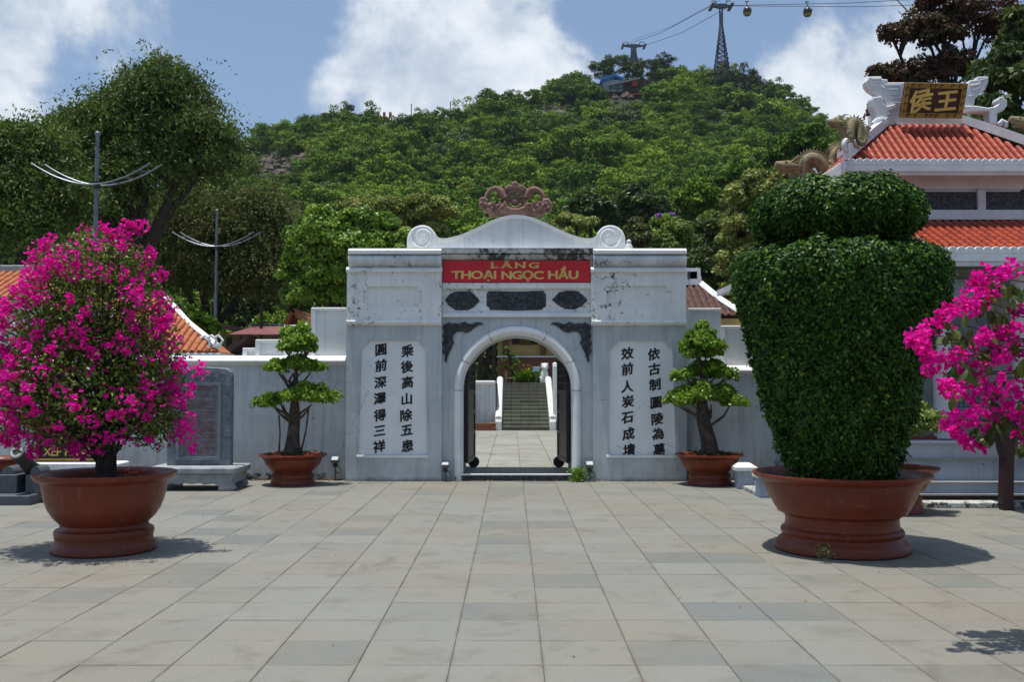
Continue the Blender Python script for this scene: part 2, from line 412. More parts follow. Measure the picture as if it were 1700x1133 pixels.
def pot_material():
    m, t, b, o = newmat('glazed_terracotta'); p = pos(t)
    f = t.step(t.noise(p, 2.5, 6, .6), .35, .7)
    c = t.mix(f, (.175, .033, .012), (.125, .023, .010))
    z = t.scale(p, 2, 2, 30); s = t.step(t.noise(z, 2.0, 5, .6), .5, .75)
    c = t.mix(t.math('MULTIPLY', s, .25), c, (.08, .016, .010))
    d = t.step(t.noise(p, 16, 9, .75), .60, .72)
    c = t.mix(t.math('MULTIPLY', d, .28), c, (.24, .12, .08))
    lv = t.scale(p, 7, 7, 1.1); ls = t.step(t.noise(lv, 2.0, 7, .7), .56, .70); c = t.mix(t.math('MULTIPLY', ls, .22), c, (.34, .22, .17))
    g = t.add('ShaderNodeSeparateXYZ'); t.link(p, g.inputs[0])
    gz = t.step(g.outputs['Z'], .22, .0); c = t.mix(t.math('MULTIPLY', gz, .35), c, (.15, .038, .028))
    t.link(c, b.inputs['Base Color'])
    r = t.math('ADD', t.math('MULTIPLY', t.noise(p, 5, 5, .6), .3), .22); t.link(r, b.inputs['Roughness'])
    b.inputs['Specular IOR Level'].default_value = .3; b.inputs['Coat Weight'].default_value = .0; b.inputs['Coat Roughness'].default_value = .2
    bump(t, b, t.noise(z, 3, 6, .6), .25, .006); return m
M_pot = pot_material()
def tile_material(name, a, b_, c_, cell, org, joint=False):
    m, t, b, o = newmat(name); p = pos(t)
    q = t.add('ShaderNodeVectorMath', operation='SUBTRACT'); t.link(p, q.inputs[0]); q.inputs[1].default_value = (org[0], org[1], 0)
    q2 = t.scale(q.outputs[0], 1/cell, 1/cell, 0); fl = t.add('ShaderNodeVectorMath', operation='FLOOR'); t.link(q2, fl.inputs[0])
    wn = t.add('ShaderNodeTexWhiteNoise', noise_dimensions='2D'); t.link(fl.outputs[0], wn.inputs['Vector'])
    v = wn.outputs['Value']
    c = t.ramp(v, [(0, a), (.5, b_), (.86, b_), (.90, c_), (1, c_)])
    big = t.step(t.noise(p, .45, 5, .6), .38, .66); c = t.mix(t.math('MULTIPLY', big, .6), c, (.235, .198, .150))
    fr = t.add('ShaderNodeVectorMath', operation='FRACTION'); t.link(q2, fr.inputs[0]); sx = t.add('ShaderNodeSeparateXYZ'); t.link(fr.outputs[0], sx.inputs[0])
    ex = t.math('MINIMUM', sx.outputs[0], t.math('SUBTRACT', 1, sx.outputs[0])); ey = t.math('MINIMUM', sx.outputs[1], t.math('SUBTRACT', 1, sx.outputs[1])); ed = t.math('MINIMUM', ex, ey)
    en = t.math('MULTIPLY', t.step(ed, .045, .0), t.step(t.noise(p, 3.5, 8, .7), .40, .62)); c = t.mix(t.math('MULTIPLY', en, .6), c, (.12, .095, .07))
    md = t.step(t.noise(p, 2.3, 8, .65, .4), .50, .74); c = t.mix(t.math('MULTIPLY', md, .55), c, (.130, .115, .092))
    sp = t.step(t.noise(p, 14, 6, .7), .66, .76); c = t.mix(t.math('MULTIPLY', sp, .75), c, (.075, .07, .062))
    st = t.step(t.noise(t.scale(p, 1, 1, 0), 1.1, 9, .72, 1.2), .56, .66); c = t.mix(t.math('MULTIPLY', st, .62), c, (.15, .125, .095))
    gr = t.noise(p, 130, 3, .8); c = t.mix(t.math('MULTIPLY', t.step(gr, .42, .66), .5), c, (.12, .128, .115)); g4 = t.noise(p, 42, 4, .75); c = t.mix(t.math('MULTIPLY', t.step(g4, .56, .68), .35), c, (.10, .10, .09))
    gw = t.step(t.noise(p, 95, 2, .6), .64, .72); c = t.mix(t.math('MULTIPLY', gw, .4), c, (.45, .45, .42))
    t.link(c, b.inputs['Base Color'])
    t.link(t.math('ADD', t.math('MULTIPLY', t.noise(p, 3, 4, .6), .35), .5), b.inputs['Roughness'])
    b.inputs['Specular IOR Level'].default_value = .35
    bump(t, b, t.math('ADD', gr, t.math('MULTIPLY', t.noise(p, 18, 5, .6), .8)), .35, .004); return m
TILE = .528; TX, TY = .177, 5.62
M_tile = tile_material('paving_stone', (.198, .200, .178), (.228, .226, .198), (.160, .172, .160), TILE, (TX, TY))
M_tile2 = tile_material('courtyard_stone', (.30, .31, .27), (.33, .33, .29), (.27, .28, .25), .6, (.15, .1))
M_joint = mat('joint_mortar', (.16, .125, .09), (.08, .07, .055), .95, 4, .5)
M_ground = mat('bare_ground', (.14, .12, .09), (.09, .09, .055), .95, .4, .5, 6, .05)
M_roofred = mat('red_roof_tile', (.42, .068, .030), (.27, .042, .024), .42, 5, .3, 50, .006, fine=.22)
M_rooforange = mat('orange_roof_tile', (.46, .15, .05), (.34, .10, .04), .7, 6, .3, 50)
M_roofbrown = mat('brown_roof_tile', (.15, .065, .045), (.07, .04, .035), .85, 7, .6, 40, .02, fine=.3)
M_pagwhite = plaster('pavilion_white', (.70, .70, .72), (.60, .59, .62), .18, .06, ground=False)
M_pink = plaster('pavilion_pink', (.60, .38, .34), (.54, .34, .30), .1, .02, ground=False)
M_pagblue = plaster('pavilion_step_paint', (.40, .45, .55), (.30, .34, .42), .3, .35, ground=False)
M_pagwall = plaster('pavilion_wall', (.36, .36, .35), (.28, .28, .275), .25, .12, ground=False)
M_yellow = mat('yellow_wall', (.62, .47, .20), (.54, .40, .16), .85, 2, .2)
M_brownwall = mat('brown_wall', (.25, .12, .075), (.20, .09, .06), .85, 2, .2)
M_wood = mat('dark_wood', (.06, .026, .018), (.035, .016, .012), .6, 8, .3)
M_maroon = mat('maroon_paint', (.045, .012, .012), (.03, .008, .009), .5, 6, .2)
M_brick = mat('red_brick', (.30, .11, .06), (.22, .08, .05), .9, 8, .5)
M_rock = mat('hill_rock', (.25, .19, .155), (.12, .09, .078), .95, .35, 1, 2.5, .4, fine=.3)
M_dragon = mat('dragon_glaze', (.27, .21, .10), (.15, .13, .07), .6, 14, .8, 60, .015, fine=.25)
M_bluesheet = mat('blue_sheet', (.03, .22, .52), (.02, .16, .42), .5, .6, 0)
M_redsheet = mat('red_sheet', (.45, .05, .03), (.35, .04, .03), .5, .6, 0)
M_greysheet = mat('grey_sheet', (.38, .42, .46), (.25, .29, .33), .5, .6, 0)
M_glass = mat('lamp_glass', (.62, .66, .66), (.5, .55, .56), .15, 10, 0)
M_signgold = mat('sign_gold', (.38, .24, .035), (.28, .17, .025), .5, 6, .3, 60)
M_signred = mat('sign_maroon', (.055, .010, .010), (.04, .008, .008), .45, 5, 0)
F_top = foliage('topiary_leaf', (.014, .046, .005), (.042, .115, .010), (.19, .32, .028), .42, .22, spec=.22)
F_bons = foliage('bonsai_leaf', (.06, .13, .010), (.14, .26, .020), (.27, .40, .04), .42, .35, spec=.3)
F_boug = foliage('bougainvillea_leaf', (.045, .09, .010), (.12, .18, .02), (.30, .34, .05), .45, .3)
F_bract = foliage('bougainvillea_bract', (.58, .003, .24), (.86, .005, .38), (.95, .035, .52), .6, .35, spec=.15)
F_dark = foliage('dark_leaf', (.022, .042, .007), (.055, .09, .013), (.11, .15, .025), .55, .22)
F_feather = foliage('feathery_leaf', (.026, .055, .008), (.07, .125, .016), (.155, .20, .032), .6, .32)
F_bright = foliage('bright_leaf', (.06, .13, .010), (.14, .26, .020), (.30, .40, .045), .45, .28)
F_olive = foliage('olive_leaf', (.09, .125, .022), (.21, .25, .05), (.40, .42, .11), .6, .28)
F_red = foliage('reddish_leaf', (.05, .022, .018), (.10, .04, .03), (.06, .08, .02), .5, .3)
F_hill = foliage('hill_leaf', (.018, .045, .005), (.070, .145, .010), (.21, .30, .022), .65, .13, obj=.66, cd=(.30, .30, .06), spec=.12)
F_scrub = foliage('scrub_leaf', (.14, .105, .065), (.09, .12, .03), (.16, .19, .05), .7, .2, obj=.3)
F_purple = foliage('purple_blossom', (.22, .07, .32), (.34, .13, .48), (.42, .22, .55), .6, .3)
F_shrub = foliage('conifer_leaf', (.05, .09, .015), (.12, .18, .025), (.22, .28, .045), .6, .2)
def X(px, Y, py=600): return W(px, py, Y).x
def Z(py, Y): return W(850, py, Y).z
def PX(pts, Y): return [(W(a, b, Y).x, W(a, b, Y).z) for a, b in pts]
def xprism(mb, prof, x0, x1, t0=0, t1=0):
    """profile in (y,z) swept along x"""
    n = len(prof)
    A = sum(prof[i][0]*prof[(i+1) % n][1]-prof[(i+1) % n][0]*prof[i][1] for i in range(n))
    if A < 0: prof = prof[::-1]
    vs = [(x0, y, z) for y, z in prof]+[(x1, y, z) for y, z in prof]
    fs = [tuple(range(n-1, -1, -1)), tuple(range(n, 2*n))]+[(i, (i+1) % n, (i+1) % n+n, i+n) for i in range(n)]
    return mb.add(vs, fs)
def frame_ring(mb, inner, rect, y0, y1):
    x0, x1, z0, z1 = rect; cx = sum(p[0] for p in inner)/len(inner); cz = sum(p[1] for p in inner)/len(inner)
    outer = []
    for x, z in inner:
        dx = x-cx; dz = z-cz; k = 1e9
        if dx > 1e-6: k = min(k, (x1-cx)/dx)
        if dx < -1e-6: k = min(k, (x0-cx)/dx)
        if dz > 1e-6: k = min(k, (z1-cz)/dz)
        if dz < -1e-6: k = min(k, (z0-cz)/dz)
        outer.append((cx+dx*k, cz+dz*k))
    for c in ((x0, z0), (x1, z0), (x1, z1), (x0, z1)):
        i = min(range(len(inner)), key=lambda j: abs(math.atan2(inner[j][1]-cz, inner[j][0]-cx)-math.atan2(c[1]-cz, c[0]-cx)))
        outer[i] = c
    return mb.ring(outer, inner, y0, y1)

# ------------------------------------------------------------------ ground and paving
g = MB(); g.add([(-700, -60, -.03), (700, -60, -.03), (700, 700, -.03), (-700, 700, -.03)], [(0, 1, 2, 3)])
props(g.build('ground', M_ground), kind='structure')
pave = MB().box(-15.5, 15.5, -3, 17.2, -.2, -.006).build('pavement', M_joint); props(pave, kind='structure')
def tile_mesh(sx, sy, h=.012, gap=.0021, b=.0022):
    m = MB(); x0, x1, y0, y1 = gap, sx-gap, gap, sy-gap
    m.add([(x0, y0, -h), (x1, y0, -h), (x1, y1, -h), (x0, y1, -h), (x0, y0, -b), (x1, y0, -b), (x1, y1, -b), (x0, y1, -b),
           (x0+b, y0+b, 0), (x1-b, y0+b, 0), (x1-b, y1-b, 0), (x0+b, y1-b, 0)],
          [(0, 1, 5, 4), (1, 2, 6, 5), (2, 3, 7, 6), (3, 0, 4, 7), (4, 5, 9, 8), (5, 6, 10, 9), (6, 7, 11, 10), (7, 4, 8, 11), (8, 9, 10, 11)])
    me = bpy.data.meshes.new('paving_tile'); me.from_pydata(m.v, [], m.f); me.update(); return me, m
tme, tmb = tile_mesh(TILE, TILE); tme.materials.append(M_tile)
cells = []
ncol = (-29, 29); nrow = (-14, 20)
for j in range(*nrow):
    for i in range(*ncol):
        x = TX+i*TILE; y = TY+j*TILE
        if x < -15.4 or x > 15 or y < -2.5 or y+TILE > 17.1: continue
        vis = y+TILE > 5.1 and abs(x+TILE/2) < .54*(y+TILE)+.3 and y < 16.0
        cells.append((0 if vis else 1, y, x))
cells.sort(); k = 0; rest = MB()
for v, y, x in cells:
    dz = random.uniform(-.0012, .0012)
    if v == 0 and k < 300:
        o = bpy.data.objects.new('paving_tile', tme); link(o, pave); o.location = (x, y, dz); k += 1
        o.rotation_euler = (random.uniform(-.0012, .0012), random.uniform(-.0012, .0012), random.uniform(-.0015, .0015))
    else: rest.add([(a+x, b+y, c+dz) for a, b, c in tmb.v], tmb.f)
rest.build('paving_tile', M_tile, pave, kind='stuff')

# ------------------------------------------------------------------ the gateway
G = 16.1; gx = X(857, G)
gate = thing('gateway', 'whitewashed ceremonial gateway with arched opening, scrolled gable and red name board', 'gateway', (gx, G+.6, 0))
zc = Z(540, G); zt = Z(414, G)
def pier(x0, x1, px0, px1, pb0, pb1, ax0, ax1, apan, chars):
    X0, X1 = X(x0, G, 700), X(x1, G, 700)
    p = MB().box(X0, X1, G+.06, G+1.45, 0, zc).build('pier', M_blue, gate)
    r = .12
    tl = PX([(px0, 565), (px1, 565), (pb1, 756), (pb0, 756)], G)
    (ax, az), (bx, bz), (cx_, cz), (dx, dz) = tl
    inner = [(ax+r+.0, az), ((ax+bx)/2, az), (bx-r, az)]+[(bx-r+r*math.sin(t)*1.0, az-.02-r*(1-math.cos(t))) if False else (bx-r*math.cos(t), az-r*math.sin(t)) for t in [PI/2*i/7 for i in range(1, 8)]]
    # concave quarter-round ears: centre of the arc is the panel's own corner
    inner = [((ax+bx)/2, az)]+[(bx-r*math.cos(t), az-r*math.sin(t)) for t in [PI/2*i/7 for i in range(8)]]+\
            [(bx+(cx_-bx)*.5, (bz+cz)/2), (cx_, cz), ((cx_+dx)/2, cz), (dx, dz), (ax+(dx-ax)*.5, (az+dz)/2)]+\
            [(ax+r*math.sin(t), az-r*math.cos(t)) for t in [PI/2*i/7 for i in range(8)]]
    # order the last arc so it ends at the top edge
    arc = [(ax+r*math.cos(t), az-r*math.sin(t)) for t in [PI/2-PI/2*i/7 for i in range(8)]]
    arc = [(ax+r*math.sin(t), az-r*math.cos(t)) for t in [PI/2*i/7 for i in range(8)]][::-1]
    arc = sorted(arc, key=lambda q: q[0])
    inner = inner[:-8]+arc
    m = MB(); frame_ring(m, inner, (X0, X1, 0, zc), G, G+.06)
    m.build('pier_face', M_blue, p)
    MB().box(dx-.02, cx_+.02, G+.045, G+.0599, dz-.02, az+.02).build('inscription_panel', M_panelp, p)
    MB().box(dx-.03, cx_+.03, G-.025, G+.03, dz-.045, dz-.003, .006).build('panel_ledge', M_coping, p)
    for ch, a, b in chars:
        q = W(a, b, G)
        glyph('character', ch, .205, M_ink, gate, (q.x, G+.0446, q.z), .006, .036, .16, .018)
    # attic box over the pier
    A0, A1 = X(ax0, G-.07, 470), X(ax1, G-.07, 470); za, zb = Z(532, G-.07), Z(452, G-.07)
    att = MB().box(A0, A1, G-.03, G+1.55, za, zb).build('attic', M_white, gate)
    ip = PX(apan, G-.07); m = MB(); frame_ring(m, ip, (A0, A1, za, zb), G-.07, G-.03); m.build('attic_face', M_white, att)
    m = MB(); xprism(m, [(G-.12, zb), (G-.12, zb+.04), (G-.06, zb+.085), (G+1.6, zb+.085), (G+1.6, zb)], A0-.01, A1+.01)
    m.build('attic_moulding', M_coping, att)
    m = MB(); xprism(m, [(G-.10, za-.0), (G-.115, za-.02), (G-.115, za-.05), (G-.05, za-.085), (G+1.58, za-.085), (G+1.58, za)], A0, A1); m.build('attic_base_moulding', M_mold if False else M_white, att)
    # torus cornice
    zz = zb+.085; prof = [(G-.04, zz), (G-.08, zz+.02)]
    for i in range(9): t = -PI/2+PI*i/8; prof.append((G-.08-.085*math.cos(t), zz+.11+.085*math.sin(t)))
    prof += [(G-.07, zz+.205), (G+1.5, zz+.205), (G+1.5, zz)]
    m = MB(); xprism(m, prof, A0+.03, A1-.0); m.build('cornice', M_molding, gate, smooth=True)
    m = MB(); z2 = zz+.205; xprism(m, [(G-.13, z2), (G-.17, z2+.012), (G-.17, z2+.06), (G-.08, z2+.10), (G+1.5, z2+.10), (G+1.5, z2)], A0+.03, A1); m.build('cornice_slab', M_coping, gate)
    return z2+.10
notch = lambda x0, x1, y0, y1, c: [((x0+x1)/2, y0), (x1-c, y0), (x1-c, y0+c), (x1, y0+c), (x1, (y0+y1)/2), (x1, y1-c), (x1-c, y1-c), (x1-c, y1), ((x0+x1)/2, y1), (x0+c, y1), (x0+c, y1-c), (x0, y1-c), (x0, (y0+y1)/2), (x0, y0+c), (x0+c, y0+c), (x0+c, y0)]
ztop = pier(574, 733, 600, 707, 595, 709, 576, 733, notch(603, 700, 476, 509, 6),
     [('圓', 632, 581), ('前', 632, 607), ('深', 631, 635), ('澤', 630, 662), ('得', 630, 690), ('三', 630, 716), ('祥', 629, 742),
      ('乘', 676, 583), ('後', 675, 609), ('高', 676, 635), ('山', 675, 663), ('除', 674, 690), ('五', 675, 715), ('患', 676, 741)])
pier(985, 1140, 1011, 1116, 1010, 1122, 982, 1139, notch(1007, 1115, 475, 511, 8),
     [('效', 1042, 587), ('前', 1042, 613), ('人', 1042, 642), ('炭', 1043, 667), ('石', 1042, 694), ('成', 1044, 721), ('墳', 1045, 748),
      ('依', 1086, 588), ('古', 1087, 613), ('制', 1088, 639), ('圖', 1090, 669), ('陵', 1092, 696), ('為', 1093, 721), ('墓', 1095, 747)])
# central bay with the arch
B = G+.08; ax = X(859, B, 650); R_IN = .905; ZS = Z(647, B)
xl, xr = X(733, G, 700), X(985, G, 700); zbt = Z(524, B)
def arch_path(r, n=28, rz=None):
    return [(ax-r, 0.0), (ax-r, ZS*.5), (ax-r, ZS)]+[(ax-r*math.cos(PI*i/n), ZS+r*math.sin(PI*i/n)) for i in range(1, n)]+[(ax+r, ZS), (ax+r, ZS*.5), (ax+r, 0.0)]
inn = arch_path(R_IN); outp = []
for i, (x, z) in enumerate(inn):
    if z <= ZS+1e-6: outp.append((xl if x < ax else xr, z))
    else:
        dx, dz = x-ax, z-ZS; kk = min((xr-ax)/dx if dx > 1e-6 else 1e9, (xl-ax)/dx if dx < -1e-6 else 1e9, (zbt-ZS)/dz if dz > 1e-6 else 1e9)
        outp.append((ax+dx*kk, ZS+dz*kk))
for c in ((xl, zbt), (xr, zbt)):
    i = min(range(3, len(inn)-3), key=lambda j: (outp[j][0]-c[0])**2+(outp[j][1]-c[1])**2); outp[i] = c
m = MB(); n = len(inn); vs = [(x, y, z) for y in (B, G+1.3) for L in (outp, inn) for x, z in L]; fs = []
for i in range(n-1):
    j = i+1; fs += [(i, j, n+j, n+i), (2*n+j, 2*n+i, 3*n+i, 3*n+j), (n+i, n+j, 3*n+j, 3*n+i)]
m.add(vs, fs); m.build('arch_wall', M_blue, gate)
m = MB(); m.tube([(x, B-.01, z) for x, z in arch_path(R_IN+.075, 40)], .072, 12)
m.tube([(x, B+.01, z) for x, z in arch_path(R_IN+.015, 40)], .028, 8)
am = m.build('arch_moulding', M_coping, gate, smooth=True)
for aa in (28, 62, 118, 152, -1, 181):
    t = math.radians(aa); r = R_IN+.075; c = Vector((ax+r*math.cos(t), B-.012, ZS+r*math.sin(t))); d = Vector((-math.sin(t), 0, math.cos(t)))
    MB().tube([c-d*.008, c+d*.008], .0745, 14).build('arch_joint', M_mold, am)
# frieze, plaques and board
F0 = B-.05
zf0, zf1 = Z(527, F0), Z(413, F0)
MB().box(xl+.002, xr-.002, B-.02, G+1.3, zbt, zf1).build('frieze_wall', M_white, gate)
MB().box(xl+.003, xr-.003, F0-.02, B-.02, zf0, Z(520, F0), .01).build('frieze_ledge', M_coping, gate)
MB().box(xl+.003, xr-.003, F0-.03, B-.02, Z(480, F0), Z(470, F0), .012).build('frieze_ledge', M_white, gate)
m = MB(); zq = Z(432, F0); xprism(m, [(B-.02, zq), (B-.05, zq), (B-.10, zq+.05), (B-.10, zq+.085), (B-.07, zq+.095), (B-.13, zq+.11), (B-.13, zf1-.01), (B-.02, zf1-.01)], xl+.004, xr-.004)
m.build('weathered_cornice', M_mold, gate, label='mould-stained cornice over the red board')
board = MB().box(X(735, F0), X(980, F0), F0-.03, B-.02, Z(469, F0), Z(433, F0), .004).build('name_board', M_red, gate)
yb = F0-.03
letters('letter', 'THOẠI', .185, M_gold, board, (X(750, yb), yb, Z(463, yb)), (X(823, yb), yb, Z(463, yb)), .008, .035)
letters('letter', 'NGỌC', .185, M_gold, board, (X(833, yb), yb, Z(463.5, yb)), (X(902, yb), yb, Z(463.5, yb)), .008, .035)
letters('letter', 'HẦU', .185, M_gold, board, (X(911, yb), yb, Z(463, yb)), (X(960, yb), yb, Z(463, yb)), .008, .035)
letters('letter', 'LĂNG', .125, M_gold, board, (X(816, yb), yb, Z(445, yb)), (X(894, yb), yb, Z(445, yb)), .008, .028, 1.15, .22, True)
s7 = 5.665; U = lambda L: [(730+a/s7, 410+b/s7) for a, b in L]
for nm, pl in [('fish_plaque', U([(48, 500), (90, 445), (150, 420), (220, 416), (290, 420), (330, 450), (372, 505), (330, 560), (280, 590), (210, 597), (150, 595), (80, 550)])),
               ('inscribed_plaque', U([(440, 440), (462, 415), (720, 421), (975, 412), (985, 432), (1000, 445), (1000, 560), (975, 570), (960, 592), (720, 600), (470, 592), (462, 565), (440, 555)])),
               ('fish_plaque', U([(1058, 498), (1120, 430), (1200, 410), (1290, 415), (1350, 455), (1392, 500), (1340, 555), (1270, 588), (1180, 585), (1110, 545)]))]:
    Q = PX(pl, F0); p = MB().prism(Q, B-.042, B-.02, .012).build('stone_plaque', M_darkstone, gate)
    m = MB(); r_ = random.Random(len(pl)); cxm = sum(q[0] for q in Q)/len(Q); czm = sum(q[1] for q in Q)/len(Q)
    hw = max(q[0] for q in Q)-cxm; hh = max(q[1] for q in Q)-czm
    for i in range(46 if hw > .4 else 26):
        a_, b_ = r_.uniform(-.82, .82), r_.uniform(-.75, .75)
        if abs(a_)+abs(b_)*.5 > .95 and hw < .4: continue
        x0 = cxm+a_*hw; z0 = czm+b_*hh; a2 = r_.uniform(0, 6.3)
        m.tube([(x0+.02*math.cos(a2+t)*(1-t*.12)*1.3, B-.044, z0+.02*math.sin(a2+t)*(1-t*.12)*1.3) for t in (0, .9, 1.8, 2.7, 3.6)], .005, 5)
    m.build('carved_relief', M_darkstone, p, kind='stuff')
BATL = [(35, 735), (60, 728), (90, 708), (105, 722), (150, 718), (180, 728), (205, 715), (240, 706), (262, 724), (300, 728), (330, 712), (400, 716), (408, 738), (385, 730), (330, 762), (285, 800), (240, 812), (205, 795), (160, 800), (130, 830), (120, 870), (135, 905), (110, 960), (75, 1030), (66, 1088), (45, 1080), (52, 1030), (22, 985), (38, 950), (22, 905), (42, 880), (28, 830), (42, 800), (30, 770)]
for sgn in (1, -1):
    Q = [(730+a/s7, 410+b/s7) for a, b in BATL]
    if sgn < 0: Q = [(1716.5-a, b) for a, b in Q][::-1]
    Q = PX(Q, B); p = MB().prism(Q, B-.035, B, .012).build('bat_ornament', M_darkstone, gate)
    m = MB()
    for k_ in range(7):
        for u0, u1, v0, v1 in ((60, 380, 735, 725), (45, 60, 760, 1060)):
            pass
    for i in range(9):
        t = i/8; a_, b_ = 70+t*250, 745-t*8+abs(t-.5)*10; c_, d_ = 52+t*8, 760+t*270
        for (u, v, rr) in ((a_, b_+12, 9), (c_+14, d_, 9)):
            px_, py_ = 730+u/s7, 410+v/s7
            if sgn < 0: px_ = 1716.5-px_
            q = W(px_, py_, B); m.tube([(q.x+.022*math.cos(s_), B-.037, q.z+.022*math.sin(s_)) for s_ in (0, 1.2, 2.4, 3.6, 4.8)], .006, 5)
    m.build('carved_relief', M_darkstone, p, kind='stuff')
    # little scrolled corner of raised plaster under the bat
    Q2 = U([(150, 830), (185, 800), (215, 815), (215, 850), (180, 900), (200, 980), (170, 960), (130, 890)])
    if sgn < 0: Q2 = [(1716.5-a, b) for a, b in Q2][::-1]
    MB().prism(PX(Q2, B), B-.012, B, .006).build('plaster_scroll', M_blue, gate)
# gable
GY = G+.2; half = [(676, 414), (675, 398), (679, 384), (689, 376), (701, 373), (713, 376), (721, 384), (725, 393), (731, 397), (745, 396.5), (765, 391), (790, 380), (812, 369), (835, 360), (857, 357)]
ptsg = half+[(1714-a, b) for a, b in half[-2::-1]]
# smooth by corner cutting
def chaikin(P, it=2):
    for _ in range(it):
        Q = [P[0]]
        for a, b in zip(P[:-1], P[1:]): Q += [(a[0]*.75+b[0]*.25, a[1]*.75+b[1]*.25), (a[0]*.25+b[0]*.75, a[1]*.25+b[1]*.75)]
        P = Q+[P[-1]]
    return P
top = chaikin(ptsg); gbl = MB().prism(PX(top, GY), GY, GY+.4, .02).build('gable', M_gable, gate)
mid = [q for q in top if 722 < q[0] < 992]
up = PX([(a, b-.6) for a, b in mid], GY); dn = PX([(a, b+5.5) for a, b in mid], GY)
MB().prism(up+dn[::-1], GY-.03, GY+.01).build('gable_rim', M_coping, gbl)
for sx_ in (1, -1):
    c = W(701 if sx_ > 0 else 1012, 393.5, GY)
    pts = []
    for i in range(34):
        t = i/33*2*PI*1.35; r = .205-.145*i/33; pts.append((c.x-sx_*r*math.cos(t+2.6)*-1, GY-.008, c.z+r*math.sin(t+2.6)))
    m = MB(); m.tube(pts, .02, 6); m.tube([(c.x, GY-.045, c.z), (c.x, GY, c.z)], [.05, .06], 12)
    m.tube([(c.x, GY-.02, c.z), (c.x, GY+.01, c.z)], [.12, .125], 20); m.build('scroll', M_coping, gbl, smooth=True)
# crest
CYp = GY+.15; cr = thing('crest_ornament', 'weathered brown stone crest with ringed ball standing on top of the gateway gable', 'ornament', (gx, CYp, ztop))
c8 = 9.444; Cc = lambda L: [(770+a/c8, 290+b/c8) for a, b in L]
low = Cc([(400, 655), (380, 590), (310, 580), (285, 530), (235, 475), (250, 370), (330, 355), (385, 400), (390, 450), (450, 435), (510, 480), (560, 440), (610, 470), (640, 400), (690, 500), (760, 535), (860, 535), (940, 500), (985, 400), (1010, 475), (1080, 465), (1150, 455), (1210, 470), (1230, 385), (1330, 375), (1395, 470), (1340, 580), (1260, 590), (1230, 660), (815, 640)])
MB().prism(PX(low, CYp), CYp-.09, CYp+.09, .03).build('leafy_base', M_brownstone, cr)
crn = Cc([(660, 285), (635, 215), (690, 165), (740, 175), (760, 130), (805, 110), (850, 135), (865, 175), (920, 160), (975, 215), (945, 285), (880, 245), (800, 235), (720, 245)])
MB().prism(PX(crn, CYp), CYp-.06, CYp+.06, .02).build('crown_leaf', M_brownstone, cr)
def ctube(L, r, nm): MB().tube([W(a, b, CYp) for a, b in Cc(L)], r, 10).build(nm, M_brownstone, cr, smooth=True)
rc_ = [(805+150*math.cos(t), 395+150*math.sin(t)) for t in [2*PI*i/28 for i in range(29)]]; ctube(rc_, .038, 'ring')
ctube([(350, 400), (365, 320), (420, 240), (490, 215), (560, 240), (610, 300), (640, 370)], [.045, .045, .042, .05, .06, .07, .07], 'side_loop')
ctube([(1250, 400), (1235, 320), (1180, 245), (1110, 225), (1040, 250), (990, 310), (965, 370)], [.045, .045, .042, .05, .06, .07, .07], 'side_loop')
m = MB()
for a, b, r in [(805, 430, .075), (760, 350, .05), (850, 350, .05), (715, 420, .04), (895, 420, .04), (805, 330, .045), (570, 330, .06), (1030, 330, .06)]: m.sphere(W(*Cc([(a, b)])[0], CYp), r, 14, 8, (1, .8, .85))
m.build('flower', M_brownstone, cr, smooth=True)
m = MB(); rr = random.Random(3)
for i in range(70):
    a = rr.choice([rr.uniform(260, 620), rr.uniform(990, 1360)]); b = rr.uniform(455, 600); q = W(*Cc([(a, b)])[0], CYp)
    m.sphere((q.x, CYp-.085, q.z), rr.uniform(.02, .04), 7, 5)
m.build('carved_relief', M_brownstone, cr, smooth=True, kind='stuff')
